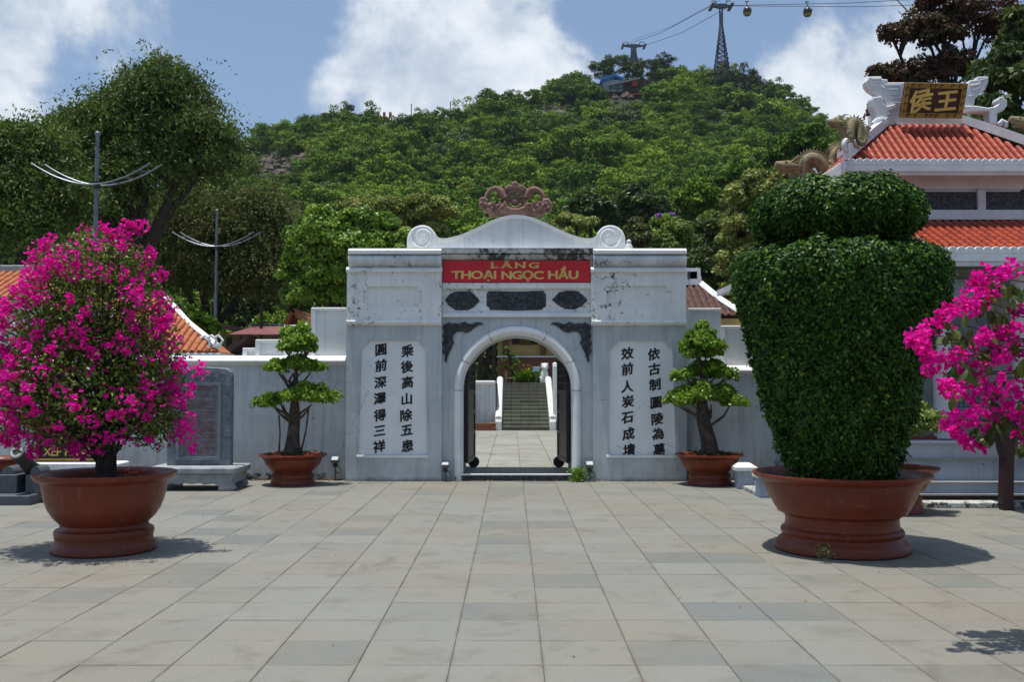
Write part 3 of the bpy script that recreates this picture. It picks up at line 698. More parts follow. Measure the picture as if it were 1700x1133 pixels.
# threshold and leaves of the gate
th = MB().box(ax-R_IN-.0, ax+R_IN+.0, G+.02, G+1.5, 0, .094).build('threshold', M_darkstone, gate)
MB().box(ax-R_IN-.02, ax+R_IN+.02, G-.0, G+.06, .094, .116, .003).build('nosing', M_coping, th)
stm, _ = tile_mesh(.6, .48); stm.materials.append(M_tile2)
for i in range(3):
    for j in range(3):
        o = bpy.data.objects.new('paving_tile', stm); link(o, th); o.location = Vector((ax-.9+i*.6, G+.06+j*.48, .107))-root_org(gate)
def gate_leaf(hx, hy, ex, ey, label):
    L = math.hypot(ex-hx, ey-hy); t = thing('gate_leaf', label, 'gate', (hx, hy, .1), 'open leaves of the dark gate'); t.rotation_euler.z = math.atan2(ey-hy, ex-hx)
    z0, zl = .16, 1.55
    top = [(0, zl)]+[(L*i/8, zl+.55*math.sin(PI/2*i/8)) for i in range(1, 9)]
    M_ = M_iron
    def lb(m, nm, mt=M_iron, sm=False):
        me = bpy.data.meshes.new(nm); me.from_pydata(m.v, [], m.f); me.update(); me.materials.append(mt); o = bpy.data.objects.new(nm, me); link(o, t); return o
    m = MB().box(0, .06, -.03, .03, z0, zl+.02); lb(m, 'stile'); m = MB().box(L-.06, L, -.03, .03, z0, zl+.55); lb(m, 'stile')
    for z in (z0, .62, .98, 1.32): lb(MB().box(.06, L-.06, -.028, .028, z, z+.07), 'rail')
    lb(MB().prism([(.06, z0+.07), (L-.06, z0+.07), (L-.06, 1.35), (.06, 1.35)], -.012, .012), 'panel')
    for i in range(1, 7):
        x = .06+(L-.12)*i/7; lb(MB().box(x-.018, x+.018, -.02, .02, 1.39, zl+.5*math.sin(PI/2*x/L)), 'slat')
    for z in (1.5, 1.62, 1.74, 1.86):
        x0 = max(.06, L*2/PI*math.asin(min(1, max(0, (z-zl)/.55)))) if z > zl else .06
        lb(MB().box(x0, L-.06, -.016, .016, z, z+.028), 'crossbar')
    lb(MB().tube([(p[0], 0, p[1]) for p in top], .03, 6), 'top_rail')
    wm = MB(); wm.lathe([(.02, -.04), (.085, -.04), (.10, -.025), (.10, .025), (.085, .04), (.02, .04)], n=20)
    wm.v = [(z, x, y) for x, y, z in wm.v]; wo = lb(wm, 'wheel', sm=True); wo.location = (L-.02, 0, .105)
    lb(MB().box(L-.09, L-.065, -.03, .03, .09, z0+.05), 'wheel_fork')
gate_leaf(ax-R_IN+.05, G+.42, X(787, 17.5), 17.5, 'dark gate leaf standing open on the left side of the arch')
gate_leaf(ax+R_IN-.05, G+.42, X(927, 17.5), 17.5, 'dark slatted gate leaf standing open on the right side of the arch')

# ------------------------------------------------------------------ enclosure walls
def fence_wall(pxa, pxb, ycop, steps, label, Yw=16.4):
    xa, xb = X(pxa, Yw, 700), X(pxb, Yw, 700); zt_ = Z(ycop+4, Yw)
    t = thing('enclosure_wall', label, 'wall', ((xa+xb)/2, Yw, 0), 'walls on both sides of the gateway')
    zs = zt_-.10
    MB().box(xa, xb, Yw, Yw+.4, 0, zs).build('wall_body', M_wallp, t)
    prof = [(Yw-.03, zs), (Yw-.05, zs+.02)]+[(Yw-.06-.05*math.sin(PI*i/6), zs+.02+.10*i/6) for i in range(7)]+[(Yw-.01, zs+.15), (Yw+.1, zs+.165), (Yw+.42, zs+.165), (Yw+.42, zs)]
    m = MB(); xprism(m, prof, xa, xb); m.build('coping', M_coping, t, smooth=True)
    MB().box(xa, xb, Yw-.03, Yw, 0, .1, .01).build('base_course', M_mold, t)
    for (p0, p1, yt) in steps:
        a, b = X(p0, Yw+.15, 560), X(p1, Yw+.15, 560); z1 = Z(yt, Yw+.15)
        s = MB().box(a, b, Yw+.15, Yw+.38, zs+.165, z1-.05).build('stepped_wall', M_white, t)
        MB().box(a-.01, b, Yw+.11, Yw+.42, z1-.05, z1, .01).build('step_coping', M_coping, s)
        MB().box(a-.01, a+.06, Yw+.11, Yw+.15, zs+.165, z1-.05).build('step_edge', M_coping, s)
    return t
fence_wall(-420, 574, 593, [(518, 575, 511), (473, 518, 540), (426, 473, 564), (405, 426, 578)], 'long pale wall to the left of the gateway with white rounded coping')
wr = fence_wall(1140, 1420, 609, [(1139, 1197, 512), (1197, 1262, 541), (1262, 1330, 566)], 'pale wall to the right of the gateway behind the clipped bonsai')

# ------------------------------------------------------------------ courtyard seen through the arch
ZC = .1
cf = MB().box(-13, 13, G+1.46, 31.7, -.1, ZC-.012).build('courtyard_floor', M_joint); props(cf, kind='structure')
ctm, cmb = tile_mesh(.6, .6); ctm.materials.append(M_tile2); rest = MB()
for j in range(23):
    for i in range(-21, 21):
        x = .15+i*.6; y = 17.6+j*.6
        if -1.8 < x < 2.4:
            o = bpy.data.objects.new('paving_tile', ctm); link(o, cf); o.location = (x, y, ZC+random.uniform(-.001, .001))
        else: rest.add([(a+x, b+y, c+ZC) for a, b, c in cmb.v], cmb.f)
rest.build('paving_tile', M_tile2, cf, kind='stuff')
ter = MB().box(-30, 30, 35.3, 62, 0, 1.62); ter.box(-30, X(829, 32)-.1, 32.2, 35.3, 0, 1.62).box(X(916, 32)+.1, 30, 32.2, 35.3, 0, 1.62)
props(ter.build('upper_terrace', M_ground), kind='structure')
sx0, sx1 = X(833, 31.6), X(912, 31.6); NS = 13; RISE = 1.54/NS; TR = .28
st = thing('staircase', 'greenish stone staircase rising behind the arch between white cheek walls', 'staircase', ((sx0+sx1)/2, 31.6, ZC))
M_stair = tile_material('stair_stone', (.20, .21, .15), (.24, .25, .18), (.16, .17, .13), .31, (sx0, 31.6))
wst = (sx1-sx0)/5
tread = {}
for k in range(NS):
    y0 = 31.6+k*TR; z0 = ZC+k*RISE
    sp = MB().box(sx0, sx1, y0+.01, 35.35, z0-.0, z0+RISE-.012).build('step', M_joint, st)
    for c in range(5):
        if 'm' not in tread:
            q = MB().box(.008, wst-.008, -.02, TR+.01, RISE-.03, RISE, 0).box(.008, wst-.008, -.0, .01, 0.003, RISE-.034)
            me = bpy.data.meshes.new('step_tile'); me.from_pydata(q.v, [], q.f); me.update(); me.materials.append(M_stair); tread['m'] = me
        o = bpy.data.objects.new('step_tile', tread['m']); link(o, sp); o.location = Vector((sx0+c*wst, y0, z0))-root_org(st)
for a, b, lab in ((sx0-.2, sx0-.005, None), (sx1+.005, sx1+.2, None)):
    m = MB(); zt0 = .42; prof = [(31.45, ZC-.1), (31.45, ZC+zt0-.15), (31.5, ZC+zt0-.05), (31.6, ZC+zt0), (35.4, ZC+zt0+1.3), (35.5, ZC+zt0+1.25), (35.5, 0)]
    xprism(m, prof, a, b); ck = m.build('cheek_wall', M_coping, st)
    MB().tube([((a+b)/2, 31.52, ZC+zt0-.06), ((a+b)/2, 35.4, ZC+zt0+1.3-.06)], .115, 10).build('rounded_cap', M_coping, ck, smooth=True)
def simple(name, label, cat, mb, m, smooth=False, group=None):
    vs = np.array(mb.v); c = (vs.min(0)+vs.max(0))/2; own = (c[0], c[1], vs[:, 2].min())
    o = mb.build(name, m, None, smooth, own=own); return props(o, label, cat, group)
rw = thing('retaining_wall', 'streaked white terrace wall seen through the arch left of the stairs', 'wall', (-4, 32, ZC))
MB().box(-12, sx0-.21, 32.0, 32.2, ZC, 1.58).build('wall_body', M_wallp, rw); MB().box(-12, sx0-.21, 31.95, 32.25, 1.58, 1.70, .03).build('coping', M_coping, rw)
rw = thing('retaining_wall', 'white terrace wall right of the stairs behind the open gate leaf', 'wall', (6, 32, ZC))
MB().box(sx1+.21, 12, 32.0, 32.2, ZC, 1.58).build('wall_body', M_wallp, rw); MB().box(sx1+.21, 12, 31.95, 32.25, 1.58, 1.70, .03).build('coping', M_coping, rw)
bp = thing('brick_planter', 'low red brick planter at the foot of the terrace wall beside the stairs', 'planter', (-.9, 31.4, ZC))
for r_ in range(2):
    for i in range(9):
        x = X(823, 31.3)-.21*(i+1)-(r_*.1); MB().box(x+.004, x+.206, 31.25, 31.36, ZC+r_*.12, ZC+r_*.12+.115, .006).build('brick', M_brick, bp)
for i in range(2): MB().box(X(823, 31.3)-.2, X(823, 31.3), 31.37+i*.2, 31.56+i*.2, ZC, ZC+.235, .006).build('brick', M_brick, bp)
pc = thing('white_post', 'tall white post right of the staircase behind the gate leaf', 'post', (X(921, 31.7), 31.7, ZC))
MB().box(X(917.5, 31.7), X(925, 31.7), 31.6, 31.8, ZC+.3, Z(607, 31.7), .02).build('shaft', M_coping, pc); MB().box(X(916, 31.7), X(927, 31.7), 31.55, 31.85, ZC, ZC+.3, .02).build('base', M_greystone, pc)
MB().sphere((X(921, 31.7), 31.7, Z(606, 31.7)), .08, 10, 6).build('cap', M_coping, pc, smooth=True)
# yellow house on the terrace
TZ = 1.62; YH = 42
yh = thing('yellow_house', 'yellow house with brown pillars and barred shuttered window beyond the arch', 'house', (3, YH, TZ))
MB().box(X(826, YH), X(1135, YH), YH, YH+5, TZ, Z(536, YH)).build('wall', M_yellow, yh)
MB().box(X(826, YH)-.0, X(1135, YH), YH-.08, YH-.002, TZ, Z(594, YH)).build('plinth', M_brownwall, yh)
MB().box(X(826, YH)-.03, X(1135, YH), YH-.13, YH-.082, Z(594, YH), Z(591, YH)).build('sill_band', M_coping, yh)
for a, b in ((835, 845), (897, 907), (960, 970), (1022, 1032), (1085, 1095)): MB().box(X(a, YH), X(b, YH), YH-.12, YH-.001, Z(590.5, YH), Z(537, YH)).build('pillar', M_brownwall, yh)
wn = MB().box(X(862, YH), X(882, YH), YH-.05, YH-.002, Z(573, YH), Z(552, YH)).build('window', M_ink, yh)
for i in range(5): x = X(864.5+i*3.6, YH); MB().box(x-.02, x+.02, YH-.08, YH-.052, Z(572, YH), Z(553, YH)).build('window_bar', M_signgold, wn)
for a, b in ((850, 861.5), (882.5, 893.5)):
    sh = MB().box(X(a, YH), X(b, YH), YH-.09, YH-.003, Z(572, YH), Z(551, YH)).build('shutter', M_wood, yh)
m = MB(); zz = Z(536, YH); xprism(m, [(YH-.9, zz-.05), (YH+2.5, zz+1.0), (YH+5.9, zz-.05), (YH+5.9, zz-.12), (YH+2.5, zz+.93), (YH-.9, zz-.12)], X(820, YH), X(1140, YH)); m.build('roof', M_roofbrown, yh)
# lion, sign, bench, flowers on the terrace
YL = 35.7
li = thing('stone_lion', 'white stone guardian lion sitting at the top of the stairs', 'statue', (X(904, YL), YL, TZ))
lx = X(904, YL)
m = MB().box(lx-.15, lx+.15, YL-.15, YL+.2, TZ, TZ+.12, .02); m.build('plinth', M_coping, li)
m = MB(); m.tube([(lx, YL+.08, TZ+.12), (lx, YL+.05, TZ+.25), (lx, YL, TZ+.42), (lx, YL-.03, TZ+.52)], [.14, .14, .12, .09], 12); m.sphere((lx, YL-.06, TZ+.60), .125, 14, 10, (1, .9, .9))
m.sphere((lx, YL-.17, TZ+.57), .06, 10, 6, (1.2, 1, .8))
for s_ in (-1, 1):
    m.tube([(lx+s_*.07, YL-.08, TZ+.42), (lx+s_*.085, YL-.13, TZ+.25), (lx+s_*.085, YL-.14, TZ+.12)], [.05, .04, .045], 8); m.sphere((lx+s_*.1, YL+.08, TZ+.18), .09, 8, 6); m.sphere((lx+s_*.1, YL-.04, TZ+.70), .035, 6, 5)
m.build('body', M_coping, li, smooth=True)
m = MB()
for i in range(16): a = 2*PI*i/16; m.sphere((lx+.115*math.cos(a), YL-.02, TZ+.6+.115*math.sin(a)), .032, 7, 5)
m.build('mane', M_coping, li, smooth=True)
si = thing('information_sign', 'small pale blue notice on a thin post among the terrace flowers', 'sign', (X(890, YL), YL-.1, TZ))
MB().tube([(X(890, YL), YL-.1, TZ), (X(890, YL), YL-.1, TZ+.42)], .015, 6).build('post', M_steel, si)
MB().box(X(884.5, YL), X(895.5, YL), YL-.14, YL-.115, Z(617, YL), Z(609.5, YL), .004).build('panel', M_bluesheet if False else mat('pale_blue', (.35, .55, .70), (.3, .5, .65), .5, 3, 0), si)
be = thing('garden_bench', 'worn yellow garden bench under the cloud-pruned tree on the terrace', 'bench', (X(846, YL), YL, TZ))
MB().box(X(838, YL), X(855, YL), YL-.05, YL+.12, TZ+.16, TZ+.2, .01).build('seat', mat('faded_yellow', (.30, .25, .10), (.22, .19, .09), .8, 9), be)
MB().box(X(838, YL), X(841.5, YL), YL-.05, YL+.12, TZ+.2, TZ+.42, .01).build('backrest', MATS['faded_yellow'], be)
for a in (839.5, 853): MB().box(X(a, YL)-.03, X(a, YL)+.03, YL-.04, YL+.1, TZ, TZ+.16).build('leg', MATS['faded_yellow'], be)
ct = thing('cloud_tree', 'small tree clipped into round green cushions on the terrace above the stairs', 'tree', (X(848, YL+.5), YL+.5, TZ))
yc = YL+.5; m = MB(); m.tube([(X(850, yc), yc, TZ), (X(852, yc), yc, Z(615, yc)), (X(846, yc), yc, Z(598, yc)), (X(843, yc), yc, Z(580, yc))], [.05, .045, .035, .02], 7)
pads = [(843, 579, 6, 3), (838, 588, 6, 3), (850, 592, 5, 3), (836, 598, 7, 3.5), (856, 600, 6.5, 3.5), (837, 609, 6, 3.5), (858, 608, 8, 4), (850, 612, 6, 3)]
for a, b, *_ in pads: m.tube([(X(848, yc), yc, Z(b+6, yc)), (X(a, yc), yc, Z(b+1, yc))], [.02, .012], 5)
m.build('trunk', M_darkbark, ct)
for a, b, rx, rz in pads: crown('foliage_pad', [((X(a, yc), yc, Z(b, yc)), (rx/44, rx/44, rz/44))], 260, .06, F_bright, ct, clump=.4, nclump=10, kind='stuff')
fl = thing('flower_bed', 'leafy yellow-flowering bed on the terrace left of the stone lion', 'plants', (X(876, yc), yc, TZ))
n = 900; P = np.stack([RG.uniform(X(856, yc), X(898, yc), n), RG.uniform(yc-.2, yc+.5, n), TZ+RG.uniform(0, .3, n)], 1); D = unit(RG.normal(size=(n, 3))*.5+np.array([0, 0, .8]))
leaves('foliage', P, D, rnd_dirs(n), RG.uniform(.15, .38, n), RG.uniform(.05, .09, n), RG.uniform(0, .7, n), F_bright, fl, kind='stuff')
F_yel = foliage('yellow_petal', (.6, .28, .02), (.65, .35, .02), (.5, .12, .02), .6, .3)
n = 50; P = np.stack([RG.uniform(X(858, yc), X(897, yc), n), RG.uniform(yc-.3, yc, n), TZ+RG.uniform(.3, .7, n)], 1); leaves('flowers', P, rnd_dirs(n), rnd_dirs(n), np.full(n, .09), np.full(n, .06), RG.uniform(0, 1, n), F_yel, fl, kind='stuff')

# ------------------------------------------------------------------ flowerpots and potted trees
def resample(prof, k=2): return prof
def pot_big(name, label, c, s, prof, group=None, cat='flowerpot'):
    t = thing(name, label, cat, c, group)
    m = MB(); m.lathe([(r*s, z*s) for r, z in prof], c, 72, close=False); m.build('bowl', M_pot, t, smooth=True)
    return t
def soil(t, c, r, z):
    m = MB(); m.lathe([(0.01, .035), (r*.5, .03), (r, 0)], (c[0], c[1], z), 32, close=False); m.build('soil', M_soil, t, smooth=True)
PROF_R = [(.62, .0), (.665, .012), (.668, .05), (.655, .075), (.62, .11), (.595, .13), (.585, .15), (.60, .165), (.605, .19), (.59, .215), (.565, .225), (.56, .25), (.555, .30), (.565, .335), (.60, .355), (.635, .37), (.64, .385),
          (.665, .42), (.72, .52), (.765, .61), (.775, .625), (.785, .66), (.79, .668), (.81, .672), (.86, .70), (.882, .725), (.88, .742), (.86, .745), (.80, .72), (.76, .68), (.70, .60), (.6, .5)]
PROF_L = [(.49, .0), (.518, .012), (.520, .05), (.505, .075), (.485, .10), (.478, .13), (.487, .16), (.492, .19), (.48, .215), (.45, .225), (.435, .24), (.43, .265), (.445, .28), (.50, .33), (.555, .41), (.59, .50), (.61, .60), (.618, .63), (.622, .66),
          (.628, .668), (.64, .672), (.69, .70), (.712, .73), (.71, .748), (.69, .75), (.65, .73), (.61, .69), (.56, .62), (.5, .55)]
PROF_S = [(.335, 0), (.345, .01), (.345, .05), (.33, .075), (.322, .09), (.33, .12), (.335, .15), (.325, .175), (.30, .19), (.30, .205), (.33, .225), (.39, .28), (.43, .34), (.455, .41), (.46, .425), (.475, .43), (.52, .455), (.54, .475), (.535, .487), (.515, .488), (.46, .46), (.42, .40)]
# --- right topiary
YT = 9.5; tx = 3.185
pt = pot_big('flowerpot', 'largest glazed terracotta pot holding the huge clipped topiary', (tx, YT, 0), 1, [(r*.945, z) for r, z in PROF_R]); soil(pt, (tx, YT), .735, .66)
top_ = thing('topiary_tree', 'huge dark green topiary clipped into an urn with a flat cushion on top', 'topiary', (tx, YT, .66))
def surf_leaves(name, prof, c, n, leaf, m, parent, depth=.05):
    pr = np.array(prof); seg = np.diff(pr, axis=0); sl = np.linalg.norm(seg, axis=1); rm = (pr[:-1, 0]+pr[1:, 0])/2; wgt = sl*(rm+.02); wgt /= wgt.sum()
    ix = RG.choice(len(sl), n, p=wgt); t = RG.uniform(0, 1, n); q = pr[ix]+seg[ix]*t[:, None]; a = RG.uniform(0, 2*PI, n)
    nr = np.stack([seg[ix, 1], -seg[ix, 0]], 1)/sl[ix, None]
    lump = .022*np.sin(a*5+q[:, 1]*4)+.02*np.sin(a*11-q[:, 1]*9+1)+.012*np.sin(a*23+q[:, 1]*17)
    off = RG.uniform(-depth, .012, n)+lump; off += (RG.uniform(0, 1, n) > .975)*RG.uniform(0, .06, n)
    r = q[:, 0]+nr[:, 0]*off; z = q[:, 1]+nr[:, 1]*off
    N = np.stack([nr[:, 0]*np.cos(a), nr[:, 0]*np.sin(a), nr[:, 1]], 1)
    P = np.stack([c[0]+r*np.cos(a), c[1]+r*np.sin(a), c[2]+z], 1)
    D = unit(np.cross(N, rnd_dirs(n))+N*.35+np.array([0, 0, -.45])); Sd = np.cross(D, N+RG.normal(size=(n, 3))*.45)
    tone = np.clip(RG.beta(1.4, 3.0, n)+(RG.uniform(0, 1, n) > .94)*.5, 0, 1)
    leaves(name, P, D, np.cross(Sd, D), RG.uniform(.7, 1.25, n)*leaf, RG.uniform(.5, .66, n)*leaf, tone, m, parent, fold=.10, kind='stuff')
LOW = [(0.35, .70), (.46, .68), (.53, .78), (.62, 1.0), (.715, 1.27), (.87, 1.81), (.985, 2.18), (1.06, 2.42), (1.09, 2.62), (1.07, 2.76), (.99, 2.865), (.85, 2.92), (.6, 2.93), (0.01, 2.93)]
UPP = [(0.01, 2.88), (.5, 2.90), (.64, 2.97), (.80, 3.08), (.885, 3.20), (.89, 3.32), (.82, 3.44), (.65, 3.53), (.35, 3.57), (.01, 3.585)]
LOW = [(r*.915, z) for r, z in LOW]; UPP = [(r*.915, z) for r, z in UPP]
for nm, pr, n in (('urn', LOW, 66000), ('cushion', UPP, 28000)):
    surf_leaves('foliage_'+nm, pr, (tx, YT, 0), n, .048, F_top, top_, .07)
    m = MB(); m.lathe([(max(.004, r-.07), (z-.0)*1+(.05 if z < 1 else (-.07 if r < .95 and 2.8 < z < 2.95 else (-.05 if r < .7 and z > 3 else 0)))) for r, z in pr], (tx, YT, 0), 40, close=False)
    m.build('inner_'+nm, mat('inner_twigs', (.012, .022, .006), (.02, .018, .01), .9, 9, .6), top_, smooth=True)  # solid dark core under the leaf shell, blocks the view through it
m = MB()
for i in range(7): a = i*.9; m.tube([(tx+.2*math.cos(a), YT+.2*math.sin(a), .66), (tx+.22*math.cos(a+.3), YT+.22*math.sin(a+.3), .85)], [.05, .03], 7)
m.build('trunk', M_darkbark, top_)
# --- left bougainvillea in its pot
YB = 9.45; bx = -3.915
pl = pot_big('flowerpot', 'glazed terracotta pot under the full magenta bougainvillea on the left', (bx, YB, 0), 1, [(r*.92, z) for r, z in PROF_L]); soil(pl, (bx, YB), .57, .66)
bg_ = thing('bougainvillea', 'round bougainvillea bush covered in magenta flowers in the left pot', 'flowering bush', (bx, YB, .66))
def wp(px, py, Y, rx, ry, rd=None): c = W(px, py, Y); k = Y/F; return ((c.x, Y, c.z), (rx*k, (rd or rx)*k, ry*k))
BE = [wp(152, 645, YB, 155, 105, 140), wp(160, 510, YB, 122, 100, 115), wp(158, 440, YB, 98, 58, 85), wp(85, 560, YB, 90, 105), wp(228, 600, YB, 78, 100), wp(60, 680, YB, 85, 72), wp(255, 690, YB, 55, 60)]
def shell_pts(ells, n, lo=.55, hi=1.0):
    P = []; N = []
    per = [r[0]*r[2] for c, r in ells]; tot = sum(per)
    for (c, r), s in zip(ells, per):
        k = int(n*s/tot); d = rnd_dirs(k); P.append(np.array(c)+d*RG.uniform(lo, hi, (k, 1))*np.array(r)); N.append(d)
    return np.concatenate(P), np.concatenate(N)
def inside(P, ells, f=.62):
    ok = np.zeros(len(P), bool)
    for c, r in ells: ok |= (((P-np.array(c))/np.array(r)/f)**2).sum(1) < 1
    return ok
P, N = shell_pts(BE, 30000, .35, 1.0); P = P[:, :]; kp = P[:, 2] > .72; P, N = P[kp], N[kp]; n = len(P)
D = unit(N*.5+RG.normal(size=(n, 3))+np.array([0, 0, -.1]))
leaves('foliage', P, D, N+RG.normal(size=(n, 3))*.6, RG.uniform(.6, 1.3, n)*.042, RG.uniform(.5, .75, n)*.042, np.clip(RG.beta(1.5, 2.4, n), 0, 1), F_boug, bg_, fold=.1, kind='stuff')
def flowers(C, R_, per, size, parent, name='flowers', out_=None):
    """clusters of flowers, three papery bracts each"""
    k = len(C); ix = np.repeat(np.arange(k), per); n = len(ix); d = rnd_dirs(n)
    P = C[ix]+d*RG.uniform(.25, 1, (n, 1))*R_[ix][:, None]; ct_ = RG.uniform(0, 1, k)[ix]
    V = []; Dn = unit(d+RG.normal(size=(n, 3))*.4); ref = unit(np.cross(Dn, rnd_dirs(n))); r2 = np.cross(Dn, ref); PP = []; DD = []; RR = []; TT = []
    for j in range(3):
        a = 2*PI*j/3; q = ref*math.cos(a)+r2*math.sin(a)
        PP.append(P); DD.append(unit(q+Dn*.75)); RR.append(Dn+q*-.5); TT.append(np.clip(ct_*.4+RG.uniform(0, .6, n), 0, 1))
    P = np.concatenate(PP); D = np.concatenate(DD); R = np.concatenate(RR); T = np.concatenate(TT); m = len(P)
    leaves(name, P, D, np.cross(np.cross(D, R), D), RG.uniform(.75, 1.2, m)*size, RG.uniform(.75, .95, m)*size, T, F_bract, parent, fold=.16, kind='stuff')
P, N = shell_pts(BE, 560, .86, 1.05); kp = (P[:, 2] > .74) & ~inside(P, BE, .8); P = P[kp]
P = np.concatenate([P, np.array([W(a, b, YB-.1)[:] for a, b in [(230, 372), (212, 374), (200, 380), (222, 384), (236, 376), (206, 390), (172, 376), (300, 605), (335, 612), (325, 620), (318, 640), (312, 720), (320, 745), (318, 700), (15, 605)]])])
flowers(P, RG.uniform(.035, .105, len(P)), 14, .034, bg_)
P2, _ = shell_pts(BE, 700, .5, 1.03); P2 = P2[P2[:, 2] > .76]; flowers(P2, np.full(len(P2), .02), 2, .030, bg_, 'scattered_flowers')
m = MB(); rb = random.Random(5)
for i in range(5): a = i*1.25; m.tube([(bx+.06*math.cos(a), YB+.06*math.sin(a), .64), (bx+.05*math.cos(a+.8), YB+.05*math.sin(a+.8), .95), (bx+.04*math.cos(a+1.6), YB+.04*math.sin(a+1.6), 1.3)], [.055, .05, .04], 7)
m.build('trunk', M_darkbark, bg_, smooth=True); m = MB()
for i in range(130):
    c, r = BE[rb.randrange(len(BE))]; d = Vector((rb.gauss(0, 1), rb.gauss(0, 1), rb.gauss(0, 1))).normalized()
    e = Vector((c[0]+d.x*r[0], c[1]+d.y*r[1], max(.78, c[2]+d.z*r[2]))); s_ = Vector((bx+rb.uniform(-.06, .06), YB+rb.uniform(-.06, .06), rb.uniform(.8, 1.5)))
    md = s_.lerp(e, .5)+Vector((rb.uniform(-.12, .12), rb.uniform(-.12, .12), rb.uniform(0, .2))); m.tube([s_, s_.lerp(md, .55), md, md.lerp(e, .6), e], [.014, .011, .008, .005, .002], 4)
m.build('twigs', M_darkbark, bg_, kind='stuff')
# --- bonsais beside the gateway
def bonsai(px, label, plabel, tiers, trunk, Y=15.55, seed=1, roots=()):
    x = X(px, Y, 700); p = pot_big('flowerpot', plabel, (x, Y, 0), 1, PROF_S, 'pots of the two tiered trees'); soil(p, (x, Y), .47, .42)
    t = thing('tiered_tree', label, 'potted tree', (x, Y, .42), 'tiered trees flanking the gateway'); r = random.Random(seed)
    m = MB()
    for i in range(9):
        a = 2*PI*i/9; pts = []
        for j, (tp, ty, tw) in enumerate(trunk):
            q = W(tp, ty, Y); k = tw/103*.7; pts.append((q.x+k*math.cos(a+j*.35), Y+k*.8*math.sin(a+j*.35), q.z))
        m.tube(pts, [.055*q[2]/14 for q in trunk], 6)
    m.tube([W(tp, ty, Y) for tp, ty, tw in trunk], [tw/103*.9 for *_, tw in trunk], 9)
    for (a, b, wd, h) in tiers:
        for k in range(8):
            e = W(a+r.uniform(-.75, .75)*wd, b+h*.4, Y); s0 = W(px+r.uniform(-6, 6), b+h+r.uniform(6, 22), Y)
            e.y += r.uniform(-.3, .3); s0.y += r.uniform(-.05, .05)
            mdl = s0.lerp(e, .5)+Vector((r.uniform(-.05, .05), r.uniform(-.05, .05), -.02)); m.tube([s0, mdl, e], [.028, .02, .01], 5)
    for (a0, b0, a1, b1) in roots: m.tube([W(a0, b0, Y-.1), W((a0+a1)/2+2, (b0+b1)/2, Y-.1), W(a1, b1, Y-.05)], [.018, .014, .018], 6)
    m.build('trunk', M_bark, t, smooth=True)
    for (a, b, wd, h) in tiers:
        if h > 24: E = [wp(a, b+6, Y, wd, h*.78), wp(a, b-h*.30, Y, wd*.70, h*.72), wp(a-wd*.5, b+h*.55, Y, wd*.5, h*.35), wp(a+wd*.5, b+h*.5, Y, wd*.5, h*.35)]
        else: E = [wp(a+wd*.68*math.cos(q), b+r.uniform(-3, 3)+3*abs(math.cos(q)), Y, wd*.40, h*.95) for q in (0, PI)]+[wp(a+r.uniform(-.4, .4)*wd, b-3+r.uniform(-3, 2), Y, wd*.42, h*1.0) for _ in range(4)]
        if h <= 24: E = [((c[0], c[1]+r.uniform(-.3, .3)*wd/103, c[2]), rr_) for c, rr_ in E]
        crown('foliage_tier', E, int(wd*h*6.5)+1200, .062, F_bons, t, clump=.42, nclump=16, low=-.2, kind='stuff')
    n = 500; P = np.stack([x+RG.normal(size=n)*.17, Y+RG.normal(size=n)*.17, .45+RG.uniform(0, .06, n)], 1)
    leaves('moss', P, rnd_dirs(n)+np.array([0, 0, .6]), rnd_dirs(n), np.full(n, .05), np.full(n, .02), RG.uniform(0, .5, n), F_dark, t, kind='stuff')
bonsai(487, 'tiered bonsai with bare hanging root left of the gateway', 'small terracotta pot of the tiered tree left of the gateway',
       [(493, 566, 31, 28), (489, 613, 47, 17), (489, 664, 64, 20)], [(485, 757, 15), (486, 735, 11), (488, 710, 9), (489, 690, 9), (490, 650, 4.5), (492, 610, 2.5)], seed=3, roots=[(463, 690, 463, 752), (512, 680, 500, 750)])
bonsai(1177, 'tiered bonsai with leaning twisted trunk right of the gateway', 'small terracotta pot of the tiered tree right of the gateway',
       [(1166, 573, 32, 34), (1168, 622, 50, 17), (1169, 664, 64, 20)], [(1180, 757, 14), (1177, 735, 12), (1171, 712, 11), (1166, 690, 10), (1166, 650, 5), (1166, 610, 2.5)], seed=8, roots=[(1163, 690, 1168, 750)])
# --- round conifer behind the topiary
YS = 12.3; sx_ = X(1478, YS)
ps = pot_big('flowerpot', 'terracotta pot with the round conifer half hidden behind the topiary', (sx_, YS, 0), 1.0, [(r*1.04, z*1.15) for r, z in PROF_S]); soil(ps, (sx_, YS), .49, .49)
sh = thing('conifer_bush', 'rounded feathery conifer bush half hidden behind the topiary', 'bush', (sx_, YS, .49))
MB().tube([(sx_, YS, .47), (sx_, YS, .9)], [.05, .035], 8).build('trunk', M_bark, sh)
crown('foliage', [wp(1490, 712, YS, 72, 46), wp(1485, 690, YS, 55, 40)], 16000, .05, F_shrub, sh, clump=.3, nclump=40, kind='stuff')
# --- pot at the left edge
YE = 15.0; ex = X(-8, YE)
pe = pot_big('flowerpot', 'terracotta pot at the left edge behind the cannon', (ex, YE, 0), .95, PROF_S); soil(pe, (ex, YE), .44, .40)
eb = thing('potted_shrub', 'dark leafy shrub in the pot at the left edge', 'bush', (ex, YE, .4))
MB().tube([(ex, YE, .4), (ex-.05, YE, 1.2), (ex+.1, YE, 1.9)], [.05, .04, .02], 7).build('trunk', M_darkbark, eb)
crown('foliage', [wp(5, 640, YE, 40, 50)], 3000, .07, F_dark, eb, kind='stuff')
